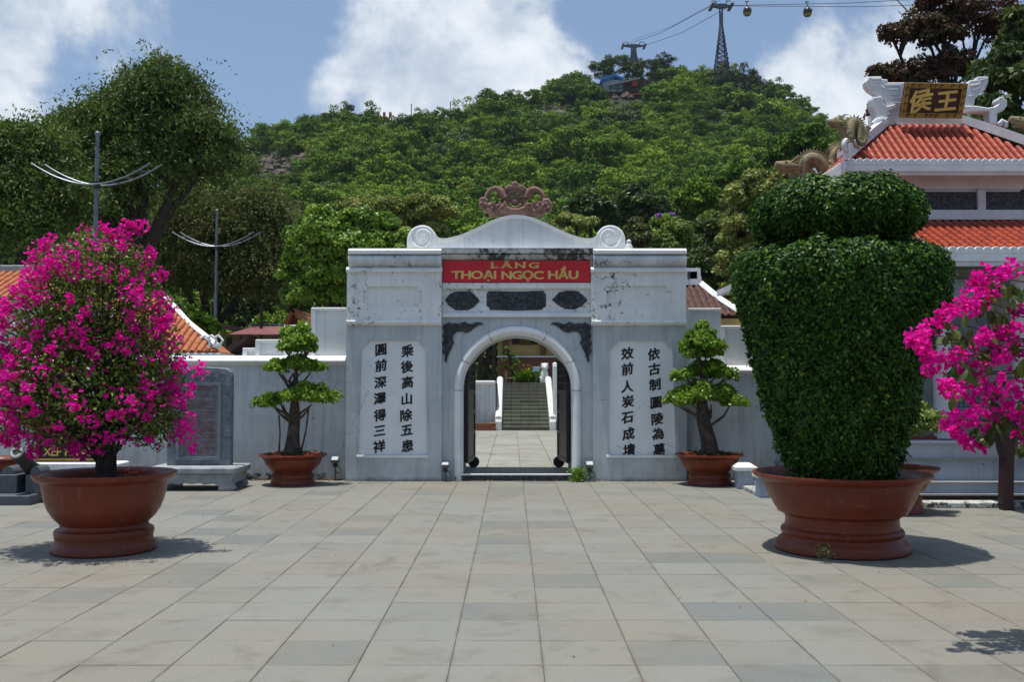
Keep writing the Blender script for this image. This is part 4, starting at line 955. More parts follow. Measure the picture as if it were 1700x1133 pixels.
# --- near bougainvillea on the right
YR = 6.1; rx_ = 4.25
pr_ = pot_big('flowerpot', 'terracotta pot of the bougainvillea at the right edge', (rx_, YR, 0), .9, PROF_L); soil(pr_, (rx_, YR), .56, .6)
rb_ = thing('bougainvillea', 'close magenta bougainvillea reaching in from the right edge with large leaves', 'flowering bush', (rx_, YR, .6))
CL = [(1683, 447, 17), (1665, 452, 14), (1640, 458, 20), (1625, 468, 16), (1648, 485, 14), (1612, 490, 20), (1630, 500, 18), (1590, 505, 20), (1605, 515, 18), (1575, 525, 20), (1560, 535, 18), (1545, 545, 17), (1530, 555, 15), (1512, 566, 11), (1530, 575, 13), (1540, 592, 15), (1560, 605, 18), (1545, 615, 13), (1575, 595, 15), (1590, 590, 14), (1610, 580, 15), (1630, 560, 14), (1648, 565, 17), (1670, 550, 18), (1690, 545, 18), (1690, 515, 15),
      (1600, 620, 16), (1580, 645, 17), (1565, 640, 11), (1620, 615, 16), (1640, 600, 14), (1660, 590, 18), (1690, 580, 20), (1608, 655, 20), (1630, 640, 16), (1640, 660, 24), (1665, 640, 18), (1680, 650, 22), (1695, 620, 18), (1620, 690, 18), (1600, 700, 15), (1580, 690, 12), (1585, 718, 10), (1570, 705, 10), (1650, 690, 16), (1610, 735, 11), (1627, 745, 11), (1600, 728, 8), (1640, 715, 10), (1697, 720, 14), (1700, 690, 16), (1675, 680, 14)]
C = np.array([W(a, b, YR+RG.uniform(-.25, .25))[:] for a, b, r in CL]); Rr = np.array([r*YR/F*1.05 for *_, r in CL])
ex_ = [((rx_, YR, 1.95), (.95, .95, .75)), ((rx_+.1, YR, 1.5), (1.0, 1.0, .5))]
Pe, _ = shell_pts(ex_, 150, .75, 1.02); Pe = Pe[Pe[:, 0] > X(1700, YR)+.02]
ok_ = Pe[:, 1] > 5.3; Pe = Pe[ok_ | (Pe[:, 0] > 3.6)]
C = np.concatenate([C, Pe]); Rr = np.concatenate([Rr, RG.uniform(.05, .09, len(Pe))])
flowers(C, Rr, 26, .031, rb_)
m = MB(); mm_ = MB(); r = random.Random(11)
m.tube([(rx_, YR, .58), (rx_-.05, YR, 1.0), (rx_, YR+.05, 1.5)], [.07, .06, .04], 8); m.build('trunk', M_darkbark, rb_)
for a, b, _ in CL[::2]:
    e = W(a, b, YR); s0 = Vector((rx_-.15, YR, 1.55+r.uniform(-.2, .2))); md = s0.lerp(e, .5)+Vector((0, r.uniform(-.1, .1), .12)); mm_.tube([s0, s0.lerp(md, .5)+Vector((0, 0, .04)), md, md.lerp(e, .5)+Vector((0, 0, .03)), e], [.012, .01, .007, .005, .003], 5)
mm_.build('branches', M_bark, rb_)
# big single leaves
lm = MB(); lv = [(0, 0, 0), (-.022, .03, .004), (-.033, .055, .002), (-.025, .085, -.004), (0, .115, -.012), (.025, .085, -.004), (.033, .055, .002), (.022, .03, .004), (0, .03, -.006), (0, .06, -.008), (0, .088, -.010)]
lme = bpy.data.meshes.new('leaf'); lme.from_pydata(lv, [], [(0, 8, 1), (1, 8, 9, 2), (2, 9, 10, 3), (3, 10, 4), (0, 7, 8), (7, 6, 9, 8), (6, 5, 10, 9), (5, 4, 10)]); lme.update(); lme.materials.append(
    (lambda: (lambda mtb: mtb)(foliage('large_leaf', (.02, .045, .006), (.045, .085, .010), (.15, .19, .03), .42, .35, obj=1.0)))())
LP = [(1630, 480), (1650, 500), (1665, 480), (1680, 505), (1690, 470), (1645, 520), (1665, 530), (1600, 545), (1615, 530), (1640, 515), (1575, 555), (1610, 555), (1690, 495), (1670, 520), (1590, 600), (1575, 620), (1600, 640), (1630, 585), (1650, 575), (1655, 615), (1690, 600), (1690, 660), (1660, 700), (1680, 710), (1640, 700), (1625, 705), (1695, 730), (1650, 665), (1610, 605), (1590, 665), (1580, 540), (1645, 545), (1680, 560), (1655, 480), (1640, 640), (1615, 715)]
for i in range(190):
    if i < 108: a, b = LP[i % 36]; a += r.uniform(-12, 12); b += r.uniform(-12, 12); q = W(a, b, YR+r.uniform(-.22, .22))
    else: d = Vector((r.gauss(0, 1), r.gauss(0, 1), r.gauss(0, 1))).normalized(); q = Vector((rx_+d.x*.8, YR+d.y*.8, 1.9+d.z*.6))
    if q.x > 3.0 and q.y < 5.2: continue
    o = bpy.data.objects.new('leaf', lme); link(o, rb_); o.location = q-Vector(rb_.location); o.rotation_euler = (r.uniform(-2.4, -.5), r.uniform(-.6, .6), r.uniform(-1.4, 1.4)); o.scale = (r.uniform(.55, 1.15),)*3
n = 3500; P, N = shell_pts(ex_, n, .4, .95); P = P[P[:, 0] > X(1705, YR)]; n = len(P); leaves('foliage', P, rnd_dirs(n), rnd_dirs(n), np.full(n, .08), np.full(n, .05), RG.uniform(0, 1, n), F_boug, rb_, fold=.1, kind='stuff')
# ------------------------------------------------------------------ stele, sign, cannon on the left
YSt = 15.0; sxc = X(331, YSt, 700)
ste = thing('stone_stele', 'grey carved stone stele with red inscription on a footed stone table left of the gateway', 'monument', (sxc, YSt, 0))
hw = .49; z0 = Z(773, YSt); z1 = Z(611, YSt); c_ = .13
out_ = [(sxc-hw, z0), (sxc+hw, z0), (sxc+hw, z1-c_)]+[(sxc+hw-c_*(1-math.cos(t)), z1-c_+c_*math.sin(t)) for t in (.5, 1.0, 1.4)]+[(sxc+hw-c_*1.2, z1), (sxc, z1+.02), (sxc-hw+c_*1.2, z1)]+[(sxc-hw+c_*(1-math.cos(t)), z1-c_+c_*math.sin(t)) for t in (1.4, 1.0, .5)]+[(sxc-hw, z1-c_)]
sl = MB().prism(out_, YSt-.02, YSt+.12, .015).build('slab', M_greystone, ste)
ix0, ix1, iz0, iz1 = sxc-.29, sxc+.29, z0+.13, Z(640, YSt)
m = MB(); m.ring([(ix0-.05, iz0-.05), (ix1+.05, iz0-.05), (ix1+.05, iz1+.05), (ix0-.05, iz1+.05)], [(ix0, iz0), (ix1, iz0), (ix1, iz1), (ix0, iz1)], YSt-.05, YSt-.02); m.build('inner_frame', M_greystone, sl)
m = MB(); r = random.Random(2)
for i in range(90):
    side = i % 3
    if side == 0: a, b = sxc+r.choice((-1, 1))*r.uniform(.36, .46), r.uniform(z0+.1, z1-.15)
    elif side == 1: a, b = sxc+r.uniform(-.38, .38), r.uniform(iz1+.07, z1-.05)
    else: a, b = sxc+r.uniform(-.38, .38), r.uniform(iz1+.07, z1-.05)
    a2 = r.uniform(0, 6); k = r.choice((-1, 1)); m.tube([(a+.026*(1-t*.16)*math.cos(a2+k*t), YSt-.027, b+.026*(1-t*.16)*math.sin(a2+k*t)) for t in (0, .9, 1.8, 2.7, 3.6, 4.5)], .007, 5)
m.build('carved_relief', M_greystone, sl, kind='stuff')
M_redink = mat('red_inscription', (.26, .03, .035), (.18, .03, .035), .6, 12, 0)
m = MB(); zr_ = iz1-.045; row = 0
while zr_ > iz0+.03:
    h = .020 if row in (0, 1) else .012
    if row not in (2, 6, 13): 
        x = ix0+(.04 if row > 1 else .09)
        end = ix1-(.04 if row > 1 else .09)-(r.uniform(0, .2) if row % 4 == 3 else 0)
        while x < end:
            wd = r.uniform(.008, .022)
            if r.random() > .12: m.box(x, min(end, x+wd), YSt-.023, YSt-.0199, zr_, zr_+h*r.uniform(.7, 1))
            x += wd+.005
    zr_ -= h+.013; row += 1
m.build('inscription', M_redink, sl, kind='stuff')
zb0 = 0.0; bz = z0
m = MB(); m.box(sxc-.66, sxc+.62+.06, YSt-.42, YSt+.42, bz-.10, bz-.0, .02); tb = m.build('table_top', M_palestone, ste)
m = MB(); xa, xb = sxc-.60, sxc+.64; apron = [(xa, bz-.10), (xa+.03, bz-.2), (xa-.03, .03), (xa+.02, 0), (xa+.24, 0), (xa+.22, .07), (xa+.30, .11), (xa+.44, .09), (xa+.5, .12), ((xa+xb)/2, .10), (xb-.5, .12), (xb-.44, .09), (xb-.30, .11), (xb-.22, .07), (xb-.24, 0), (xb-.02, 0), (xb+.03, .03), (xb-.03, bz-.2), (xb, bz-.10)]
m.prism(apron, YSt-.38, YSt-.27, .012).prism(apron, YSt+.27, YSt+.38).box(xa+.02, xb-.02, YSt-.27, YSt+.27, .11, bz-.10); m.build('carved_apron', M_palestone, ste)
YN = 15.5; nb = thing('name_sign', 'low black sign with gold letters on a white base behind the left pot', 'sign', (X(125, YN), YN, 0))
MB().box(X(58, YN), X(205, YN), YN-.12, YN+.3, .0, Z(768, YN), .02).build('base', M_coping, nb)
bb = MB().box(X(62, YN), X(190, YN), YN, YN+.08, Z(768, YN), Z(706, YN), .01).build('board', M_ink, nb)
m = MB(); a, b, cz, dz = X(64, YN), X(188, YN), Z(765, YN), Z(708, YN); m.ring([(a, cz), (b, cz), (b, dz), (a, dz)], [(a+.03, cz+.03), (b-.03, cz+.03), (b-.03, dz-.03), (a+.03, dz-.03)], YN-.012, YN); m.build('border', M_signgold, bb)
letters('letter', 'XẾP HẠNG', .17, M_gold, bb, (X(76, YN), YN, Z(757, YN)), (X(156, YN), YN, Z(757, YN)), .006, .02)
letters('letter', 'DI TÍCH', .15, M_gold, bb, (X(90, YN), YN, Z(730, YN)), (X(156, YN), YN, Z(730, YN)), .006, .02)
YC = 13.3; cx0 = X(35, YC)
cn = thing('cannon', 'old dark cannon tilted up on grey granite blocks at the left edge', 'cannon', (cx0, YC, 0))
MB().box(X(-60, YC), X(78, YC), YC-.4, YC+.6, 0, .13, .012).build('base_slab', M_granite, cn)
for a, b in ((6, 42), (56, 84)):
    bl = MB().box(X(a, YC), X(b, YC), YC-.16, YC+.2, .13, Z(787, YC), .008).build('support_block', M_granite, cn)
    m = MB(); xm = (X(a, YC)+X(b, YC))/2; hwid = (X(b, YC)-X(a, YC))/2*.8; m.prism([(xm-hwid, Z(787, YC))]+circ(xm, Z(787, YC), hwid*.8, 0, PI, 8, .11)+[(xm-hwid, Z(787, YC))][:0], YC-.12, YC+.16); m.build('rounded_top', M_granite, bl)
M_rust = mat('rusty_iron', (.045, .035, .03), (.02, .018, .018), .7, 8, .6, 40, .01)
m = MB(); mz = W(28, 752, YC-.35); bz_ = W(72, 800, YC+.35); d = (mz-bz_).normalized(); L = (mz-bz_).length
prof = [(0, .09), (.02, .11), (.1, .115), (.35, .105), (.36, .115), (.4, .115), (.41, .10), (.75, .085), (.92, .078), (.94, .09), (.99, .092), (1, .085)]
m.tube([bz_+d*L*t for t, _ in prof], [q for _, q in prof], 18, caps=True); bar = m.build('barrel', M_rust, cn, smooth=True)
side = d.orthogonal().normalized(); s2 = d.cross(side); vs = []; fs = []
for k in range(20):
    a = 2*PI*k/20; e = side*math.cos(a)+s2*math.sin(a); vs += [mz+e*.088, mz+e*.045, mz+d*.022+e*.078, mz+d*.022+e*.05]
for k in range(20):
    j = (k+1) % 20; fs += [(4*k, 4*j, 4*j+2, 4*k+2), (4*k+2, 4*j+2, 4*j+3, 4*k+3), (4*k+3, 4*j+3, 4*j+1, 4*k+1)]
MB().add(vs, fs).build('muzzle_ring', M_palestone, bar); MB().tube([mz+d*.001, mz+d*.004], .046, 16).build('bore', M_ink, bar)
# ------------------------------------------------------------------ floodlights, weeds, bollards
def flood(px, py, Y, label, first=None):
    x = X(px, Y); z = Z(py, Y)
    if first is not None: return copytree(first, (x, Y, z), label)
    t = thing('floodlight', label, 'floodlight', (x, Y, z), 'small floodlights at the foot of the walls')
    m = MB(); m.add([(x-.06, Y-.10, z+.00), (x+.06, Y-.10, z), (x+.06, Y+.02, z+.06), (x-.06, Y+.02, z+.06), (x-.06, Y-.06, z-.05), (x+.06, Y-.06, z-.05), (x+.06, Y+.02, z-.03), (x-.06, Y+.02, z-.03)], [(0, 1, 2, 3), (7, 6, 5, 4), (0, 4, 5, 1), (1, 5, 6, 2), (2, 6, 7, 3), (3, 7, 4, 0)])
    m.build('housing', M_steel, t)
    m = MB(); m.add([(x-.05, Y-.094, z+.006), (x+.05, Y-.094, z+.006), (x+.05, Y-.005, z+.052), (x-.05, Y-.005, z+.052)], [(0, 1, 2, 3)]); m.build('lamp_glass', M_glass, t)
    MB().box(x-.035, x+.035, Y-.03, Y+.03, z-.12, z-.052, .008).build('control_box', M_iron, t)
    MB().tube([(x, Y, z-.12), (x+.01, Y, z-.2), (x, Y, z-.31)], .008, 5).build('stem', M_iron, t)
    MB().tube([(x+.03, Y, z-.1), (x+.09, Y-.01, z-.14), (x+.10, Y, z-.2), (x+.04, Y-.01, z-.22), (x-.02, Y, z-.18)], .006, 5).build('cable', M_ink, t)
    return t
fl0 = flood(558, 764, 16.32, 'small floodlight standing at the wall between the left bonsai and the gateway')
flood(740, 772, 16.08, 'small floodlight at the left foot of the arch', fl0); flood(978, 772, 16.08, 'small floodlight at the right foot of the arch', fl0)
def weed(px, py, Y, s, n, label, m=F_bons):
    q = W(px, py, Y); c = np.array((q.x, Y, max(0, q.z))); t = thing('weed', label, 'weed', tuple(c)); 
    P = c+RG.normal(size=(n, 3))*np.array([.35, .25, .0])*s+np.stack([np.zeros(n), np.zeros(n), RG.uniform(0, s, n)], 1)
    D = unit(RG.normal(size=(n, 3))+np.array([0, 0, .5])); leaves('foliage', P, D, rnd_dirs(n), RG.uniform(.2, .42, n)*s, RG.uniform(.10, .2, n)*s, RG.uniform(0, 1, n), m, t, kind='stuff')
    mm = MB()
    for i in range(5): a = RG.uniform(0, 6.3); mm.tube([tuple(c), tuple(c+np.array([math.cos(a)*.25*s, math.sin(a)*.2*s, s*.8]))], .003, 4)
    mm.build('stems', M_bark, t)
weed(960, 799, 16.0, .20, 260, 'leafy weed growing at the right foot of the arch'); weed(1370, 928, 8.78, .11, 70, 'tiny weed growing at the foot of the topiary pot', F_dark)
weed(756, 798, 16.02, .07, 60, 'tiny weed at the left foot of the arch', F_dark)
n = 260; xs = np.concatenate([RG.uniform(X(577, G), X(1140, G), 150), RG.uniform(-6.5, -2.6, 60), RG.uniform(2.8, 6, 50)]); ys = np.where(np.abs(xs) < 2.7, G-.02, 16.33)-np.abs(RG.normal(size=n))*.09
P = np.stack([xs, ys, RG.uniform(.003, .015, n)], 1); F_dry = foliage('dry_leaf', (.16, .07, .03), (.25, .13, .05), (.34, .22, .08), .7, .1)
props(leaves('fallen_leaves', P, unit(RG.normal(size=(n, 3))*np.array([1, 1, .15])), np.tile([0, 0, 1.0], (n, 1))+RG.normal(size=(n, 3))*.3, RG.uniform(.025, .06, n), RG.uniform(.015, .03, n), RG.uniform(0, 1, n), F_dry, None, fold=.15), kind='stuff')
n = 120; P = np.stack([RG.normal(size=n)*.8+bx+.1, RG.normal(size=n)*.7+YB-.1, RG.uniform(.003, .008, n)], 1); P2 = np.stack([RG.uniform(-5, 5, 40), RG.uniform(5.5, 15, 40), RG.uniform(.003, .008, 40)], 1); P = np.concatenate([P, P2]); n = 160
props(leaves('fallen_petals', P, unit(RG.normal(size=(n, 3))*np.array([1, 1, .1])), np.tile([0, 0, 1.0], (n, 1)), RG.uniform(.02, .032, n), RG.uniform(.015, .022, n), RG.uniform(0, 1, n), F_dry, None, fold=.15), kind='stuff')
def bollard(px, Y, yt, label, first=None):
    x = X(px, Y)
    if first is not None: return copytree(first, (x, Y, 0), label)
    t = thing('bollard', label, 'bollard', (x, Y, 0), 'short white capped posts by the wall'); zt_ = Z(yt, Y)
    MB().box(x-.125, x+.125, Y-.125, Y+.125, 0, zt_-.11, .006).build('shaft', M_pagblue, t)
    m = MB(); h = .165; m.add([(x-h, Y-h, zt_-.11), (x+h, Y-h, zt_-.11), (x+h, Y+h, zt_-.11), (x-h, Y+h, zt_-.11), (x-h, Y-h, zt_-.06), (x+h, Y-h, zt_-.06), (x+h, Y+h, zt_-.06), (x-h, Y+h, zt_-.06), (x-.08, Y-.08, zt_), (x+.08, Y-.08, zt_), (x+.08, Y+.08, zt_), (x-.08, Y+.08, zt_)],
          [(3, 2, 1, 0), (0, 1, 5, 4), (1, 2, 6, 5), (2, 3, 7, 6), (3, 0, 4, 7), (4, 5, 9, 8), (5, 6, 10, 9), (6, 7, 11, 10), (7, 4, 8, 11), (8, 9, 10, 11)]); m.build('cap', M_coping, t)
    return t
b0 = bollard(1234, 15.0, 769, 'white capped post nearest the small right bonsai pot'); bollard(1270, 13.9, 769, 'white capped post touching the rim of the topiary pot in view', b0)
simple('stone_kerb', 'low mossy stone strip on the ground between the two white capped posts', 'kerb', MB().box(X(1240, 14.5), X(1262, 14.5), 14.0, 14.95, 0, .06, .01), M_mold)
# ------------------------------------------------------------------ flag poles with curved arms
def pole(px, Y, ztop_, label, first=None):
    x = X(px, Y)
    if first is not None: return copytree(first, (x, Y, 0), label)
    t = thing('lantern_pole', label, 'pole', (x, Y, 0), 'tall grey poles with curved double arms')
    m = MB(); m.tube([(x, Y, 0), (x, Y, 3), (x, Y, ztop_)], [.055, .045, .035], 10); m.build('pole', M_steel, t, smooth=True)
    MB().sphere((x, Y, ztop_+.03), .06, 10, 8).build('ball', M_steel, t, smooth=True)
    zc_ = ztop_-1.0
    for off, lift in ((-.10, 0), (.10, .04)):
        pts = [(x+u*1.16+off*.6, Y+off*1.5, zc_+lift+.42*abs(u)**1.9) for u in [i/9 for i in range(-9, 10)]]
        MB().tube(pts, .016, 6).build('arm', M_steel, t, smooth=True)
    MB().tube([(x, Y, zc_-.06), (x, Y, zc_+.08)], .075, 10).build('bracket', M_iron, t)
    m = MB()
    for u in (-.8, -.55, -.3, .3, .55, .8): m.tube([(x+u*1.16-.06, Y-.15, zc_+.42*abs(u)**1.9), (x+u*1.16+.06, Y+.15, zc_+.04+.42*abs(u)**1.9)], .012, 4)
    m.build('spreader', M_steel, t, kind='stuff'); return t
po = pole(155, 19.0, Z(225, 19.0), 'nearer tall grey pole with curved double arms above the left bougainvillea')
pole(357, 27.6, 0, 'farther grey pole with curved double arms behind the left wall', po)
# ------------------------------------------------------------------ roofs
def barrel_roof(parent, ridge0, ridge1, eave0, eave1, pitch, nrow, r, m, lim=300, name='roof_tile', stuffrest=True):
    """round tiles laid in columns down a slope; the slope's ridge runs ridge0-ridge1 and its eave eave0-eave1"""
    r0, r1, e0, e1 = map(Vector, (ridge0, ridge1, eave0, eave1)); along = (e1-e0); L = along.length; ah = along.normalized()
    down = ((e0+e1)/2-(r0+r1)/2); down = (down-ah*down.dot(ah)); slen = down.length; dn = down.normalized(); nrm = ah.cross(dn)
    if nrm.z < 0: nrm = -nrm
    base = MB().add([r0, r1, e1, e0], [(0, 1, 2, 3)]); bo = base.build('roof_bed', m, parent)
    n = max(1, int(L/pitch)); tl = slen/nrow; segs = 6; made = 0; cache = {}
    rest = MB(); ra, rb = (r0-e0).dot(ah), (r1-e0).dot(ah)
    for i in range(n):
        s = (i+.5)*L/n
        # start of this column measured down from the ridge
        if s < ra: t0 = 1-(s/ra if ra > 0 else 1)
        elif s > rb: t0 = 1-((L-s)/(L-rb) if L > rb else 1)
        else: t0 = 0
        ln = slen*(1-t0); k = max(1, round(ln/tl))
        for j in range(k):
            a0 = slen*t0+ln*j/k; a1 = slen*t0+ln*(j+1)/k+tl*.12
            if a1 > slen+.02: a1 = slen+.02
            key = round((a1-a0), 3)
            vs = []; 
            for t, rr_ in ((0, r*.88), (a1-a0, r)):
                for q in range(segs+1): an = PI*q/segs; vs.append((rr_*math.cos(an), t, rr_*math.sin(an)+.004))
            fs = [(q, q+segs+1, q+segs+2, q+1) for q in range(segs)]+[tuple(range(segs, -1, -1)), tuple(range(segs+1, 2*segs+2))]
            org = r0+(e0-r0)*0+ah*(s-ra)+dn*a0
            R3 = Matrix((ah, dn, nrm)).transposed()
            if made < lim:
                if key not in cache:
                    me = bpy.data.meshes.new(name); me.from_pydata(vs, [], fs); me.update(); me.materials.append(m); cache[key] = me
                o = bpy.data.objects.new(name, cache[key]); link(o, parent); o.matrix_local = Matrix.Translation(org-root_org(parent)) @ R3.to_4x4(); made += 1
            else: rest.add([org+R3 @ Vector(v) for v in vs], fs)
    if rest.v: rest.build(name, m, parent, kind='stuff')
    return made
# ------------------------------------------------------------------ pavilion on the right
PCX, PCY = 6.43, 15.6
pv = thing('pavilion', 'two-tiered white pavilion with red barrel-tiled roofs and gold name plaque on its ridge', 'pavilion', (PCX, PCY, 0))
ZE = Z(262, 14.02)-.08; EH = 1.60; TH = .56; ZT = Z(207, 15.04)
def sqring(mb, h0, z0, h1, z1):
    vs = [(PCX-h0, PCY-h0, z0), (PCX+h0, PCY-h0, z0), (PCX+h0, PCY+h0, z0), (PCX-h0, PCY+h0, z0), (PCX-h1, PCY-h1, z1), (PCX+h1, PCY-h1, z1), (PCX+h1, PCY+h1, z1), (PCX-h1, PCY+h1, z1)]
    return mb.add(vs, [(0, 1, 5, 4), (1, 2, 6, 5), (2, 3, 7, 6), (3, 0, 4, 7), (3, 2, 1, 0), (4, 5, 6, 7)])
WH = 1.15
up_ = MB(); up_.box(PCX-WH, PCX+WH, PCY-WH, PCY+WH, 3.5, ZE-.02); up_.build('upper_wall', M_pagwhite, pv)
MB().box(PCX-WH-.04, PCX+WH+.04, PCY-WH-.04, PCY+WH+.04, ZE-.30, ZE-.1).build('upper_beam', M_pagwhite, pv)
# soffit and fascia
m = MB(); sqring(m, EH-.06, ZE-.10, WH+.03, ZE-.06); m.build('soffit', M_pink, pv)
m = MB()
for k in range(4):
    a = (math.cos(k*PI/2), math.sin(k*PI/2))
for h0, h1, za, zb in ((EH-.10, EH, ZE-.12, ZE-.03),):
    m.box(PCX-EH, PCX+EH, PCY-EH, PCY-EH+.10, za, zb).box(PCX-EH, PCX+EH, PCY+EH-.1, PCY+EH, za, zb).box(PCX-EH, PCX-EH+.1, PCY-EH+.1, PCY+EH-.1, za, zb).box(PCX+EH-.1, PCX+EH, PCY-EH+.1, PCY+EH-.1, za, zb)
fas = m.build('fascia', M_pagwhite, pv)
m = MB(); m.box(PCX-EH+.05, PCX+EH-.05, PCY-EH+.03, PCY-EH+.1, ZE-.17, ZE-.121).box(PCX-EH+.03, PCX-EH+.1, PCY-EH+.1, PCY+EH-.1, ZE-.17, ZE-.121); m.build('fascia_strip', M_pagwhite, pv)
# scalloped edge tiles along the front and left eaves
sc = MB(); pr = [(-.058, 0), (.058, 0), (.058, .05)]+[(.058*math.cos(t), .05+.05*math.sin(t)) for t in (.5, 1.0, 1.57, 2.1, 2.64)]+[(-.058, .05)]
sc.prism(pr, -.03, .03, .006); sme = bpy.data.meshes.new('edge_tile'); sme.from_pydata(sc.v, [], sc.f); sme.update(); sme.materials.append(M_pagwhite)
def edge(pa, pb, n, rot):
    pa = Vector(pa); pb = Vector(pb)
    for i in range(n):
        o = bpy.data.objects.new('edge_tile', sme); link(o, pv); o.location = pa.lerp(pb, (i+.5)/n)-root_org(pv); o.rotation_euler.z = rot
edge((PCX-EH+.04, PCY-EH+.03, ZE-.03), (PCX+EH-.04, PCY-EH+.03, ZE-.03), 29, 0)
edge((PCX-EH+.03, PCY+EH-.04, ZE-.03), (PCX-EH+.03, PCY-EH+.04, ZE-.03), 29, -PI/2)
fr_ = [(PCX-TH, PCY-TH, ZT), (PCX+TH, PCY-TH, ZT), (PCX-EH+.1, PCY-EH+.06, ZE), (PCX+EH-.1, PCY-EH+.06, ZE)]
made = barrel_roof(pv, *fr_, .104, 8, .045, M_roofred, 300)
barrel_roof(pv, (PCX-TH, PCY+TH, ZT), (PCX-TH, PCY-TH, ZT), (PCX-EH+.06, PCY+EH-.1, ZE), (PCX-EH+.06, PCY-EH+.1, ZE), .115, 9, .048, M_roofred, 0)
m = MB(); m.add([(PCX+TH, PCY-TH, ZT), (PCX+TH, PCY+TH, ZT), (PCX-TH, PCY+TH, ZT), (PCX+EH, PCY-EH, ZE), (PCX+EH, PCY+EH, ZE), (PCX-EH, PCY+EH, ZE)], [(0, 3, 4, 1), (1, 4, 5, 2)]); m.build('rear_roof', M_roofred, pv)
# hip ridges with scroll ends
def hip(sx, sy):
    a = Vector((PCX+sx*TH, PCY+sy*TH, ZT+.03)); b = Vector((PCX+sx*(EH-.02), PCY+sy*(EH-.02), ZE+.06)); hd = (b-a); hz = Vector((hd.x, hd.y, 0)).normalized(); sd = Vector((-hz.y, hz.x, 0))*.055
    L = math.hypot(hd.x, hd.y); n = 12; vs = []; fs = []
    for i in range(n+1):
        t = i/n; c = a+hz*L*t; zb_ = a.z+hd.z*t; zt_ = zb_+.13+.02*math.sin(PI*t)+(.10*max(0, (t-.7)/.3)**2); vs += [c+sd+Vector((0, 0, zb_-c.z)), c+sd+Vector((0, 0, zt_-c.z)), c-sd+Vector((0, 0, zt_-c.z)), c-sd+Vector((0, 0, zb_-c.z))]
    for i in range(n):
        for k in range(4): fs.append((4*i+k, 4*i+(k+1) % 4, 4*i+4+(k+1) % 4, 4*i+4+k))
    fs += [(3, 2, 1, 0), (4*n, 4*n+1, 4*n+2, 4*n+3)]
    rg = MB().add(vs, fs).build('hip_ridge', M_pagwhite, pv)
    # end scroll
    p = b+Vector((0, 0, .16)); m = MB(); pts = []
    for i in range(16): t = i/15*4.6; r_ = .10-.015*t; pts.append(p+hz*(r_*math.cos(-t+1.6)*1.0)+Vector((0, 0, r_*math.sin(-t+1.6)+.02)))
    m.tube(pts, .035, 6); m.build('scroll_end', M_pagwhite, rg, smooth=True)
    return a, b, hz
for sx, sy in ((-1, -1), (1, -1), (-1, 1), (1, 1)): hip(sx, sy)
# ridge crown: box, fretwork wings, curls, plaque
RB = ZT-.02; m = MB(); m.box(PCX-TH-.05, PCX+TH+.05, PCY-TH-.06, PCY+TH+.05, RB, RB+.12); m.box(PCX-TH+.05, PCX+TH-.05, PCY-TH+.06, PCY+TH-.1, RB+.12, RB+.42); m.build('ridge_block', M_pagwhite, pv)
YF = PCY-TH-.02
def fret(L, nm, y0=YF, th=.14, b=.015): return MB().prism(PX(L, y0), y0, y0+th, b).build(nm, M_pagwhite, pv)
k5 = 5.152; V5 = lambda L: [(1370+a/k5, 110+b/k5) for a, b in L]
wing = fret(V5([(345, 130), (375, 85), (480, 82), (490, 105), (535, 110), (540, 135), (700, 135), (690, 350), (560, 350), (525, 330), (500, 270), (430, 235), (375, 200), (350, 165)]), 'fretwork_wing')
wing2 = fret(V5([(1225, 145), (1235, 118), (1300, 110), (1305, 85), (1400, 85), (1398, 130), (1370, 200), (1320, 240), (1285, 275), (1275, 330), (1200, 350), (1180, 300)]), 'fretwork_wing')
def groove(L, par, r=.012): 
    MB().tube([W(a, b, YF-.004) for a, b in V5(L)], r, 5).build('fretwork_line', M_pagwhite, par)
for L in ([(375, 110), (385, 150), (420, 190), (470, 215), (500, 200)], [(400, 105), (475, 105), (475, 130), (440, 135)], [(500, 130), (510, 160), (640, 160), (650, 180), (660, 310), (560, 315)], [(540, 195), (620, 195), (620, 240), (560, 240), (560, 270), (640, 275)], [(470, 165), (520, 190), (520, 300)]): groove(L, wing)
for L in ([(1240, 165), (1320, 150), (1320, 120), (1375, 110), (1350, 190), (1290, 245), (1230, 255)], [(1260, 200), (1310, 185), (1330, 160)]): groove(L, wing2)
fret(V5([(400, 285), (410, 262), (480, 252), (500, 275), (505, 315), (530, 338), (600, 318), (608, 352), (540, 385), (528, 470), (520, 510), (440, 490), (430, 400), (405, 340)]), 'ridge_curl', YF-.12, .2)
fret(V5([(1190, 335), (1290, 335), (1400, 352), (1460, 340), (1500, 305), (1480, 285), (1490, 262), (1525, 255), (1560, 290), (1560, 335), (1530, 375), (1475, 400), (1475, 500), (1410, 495), (1405, 385), (1200, 372)]), 'ridge_curl', YF-.05, .2)
MB().tube([W(a, b, YF-.2) for a, b in V5([(410, 500), (440, 470), (490, 455), (505, 480), (485, 505)])], .05, 8).build('small_scroll', M_pagwhite, pv, smooth=True)
MB().tube([W(a, b, YF-.2) for a, b in V5([(1540, 520), (1545, 485), (1510, 470), (1490, 490), (1505, 510)])], .04, 8).build('small_scroll', M_pagwhite, pv, smooth=True)
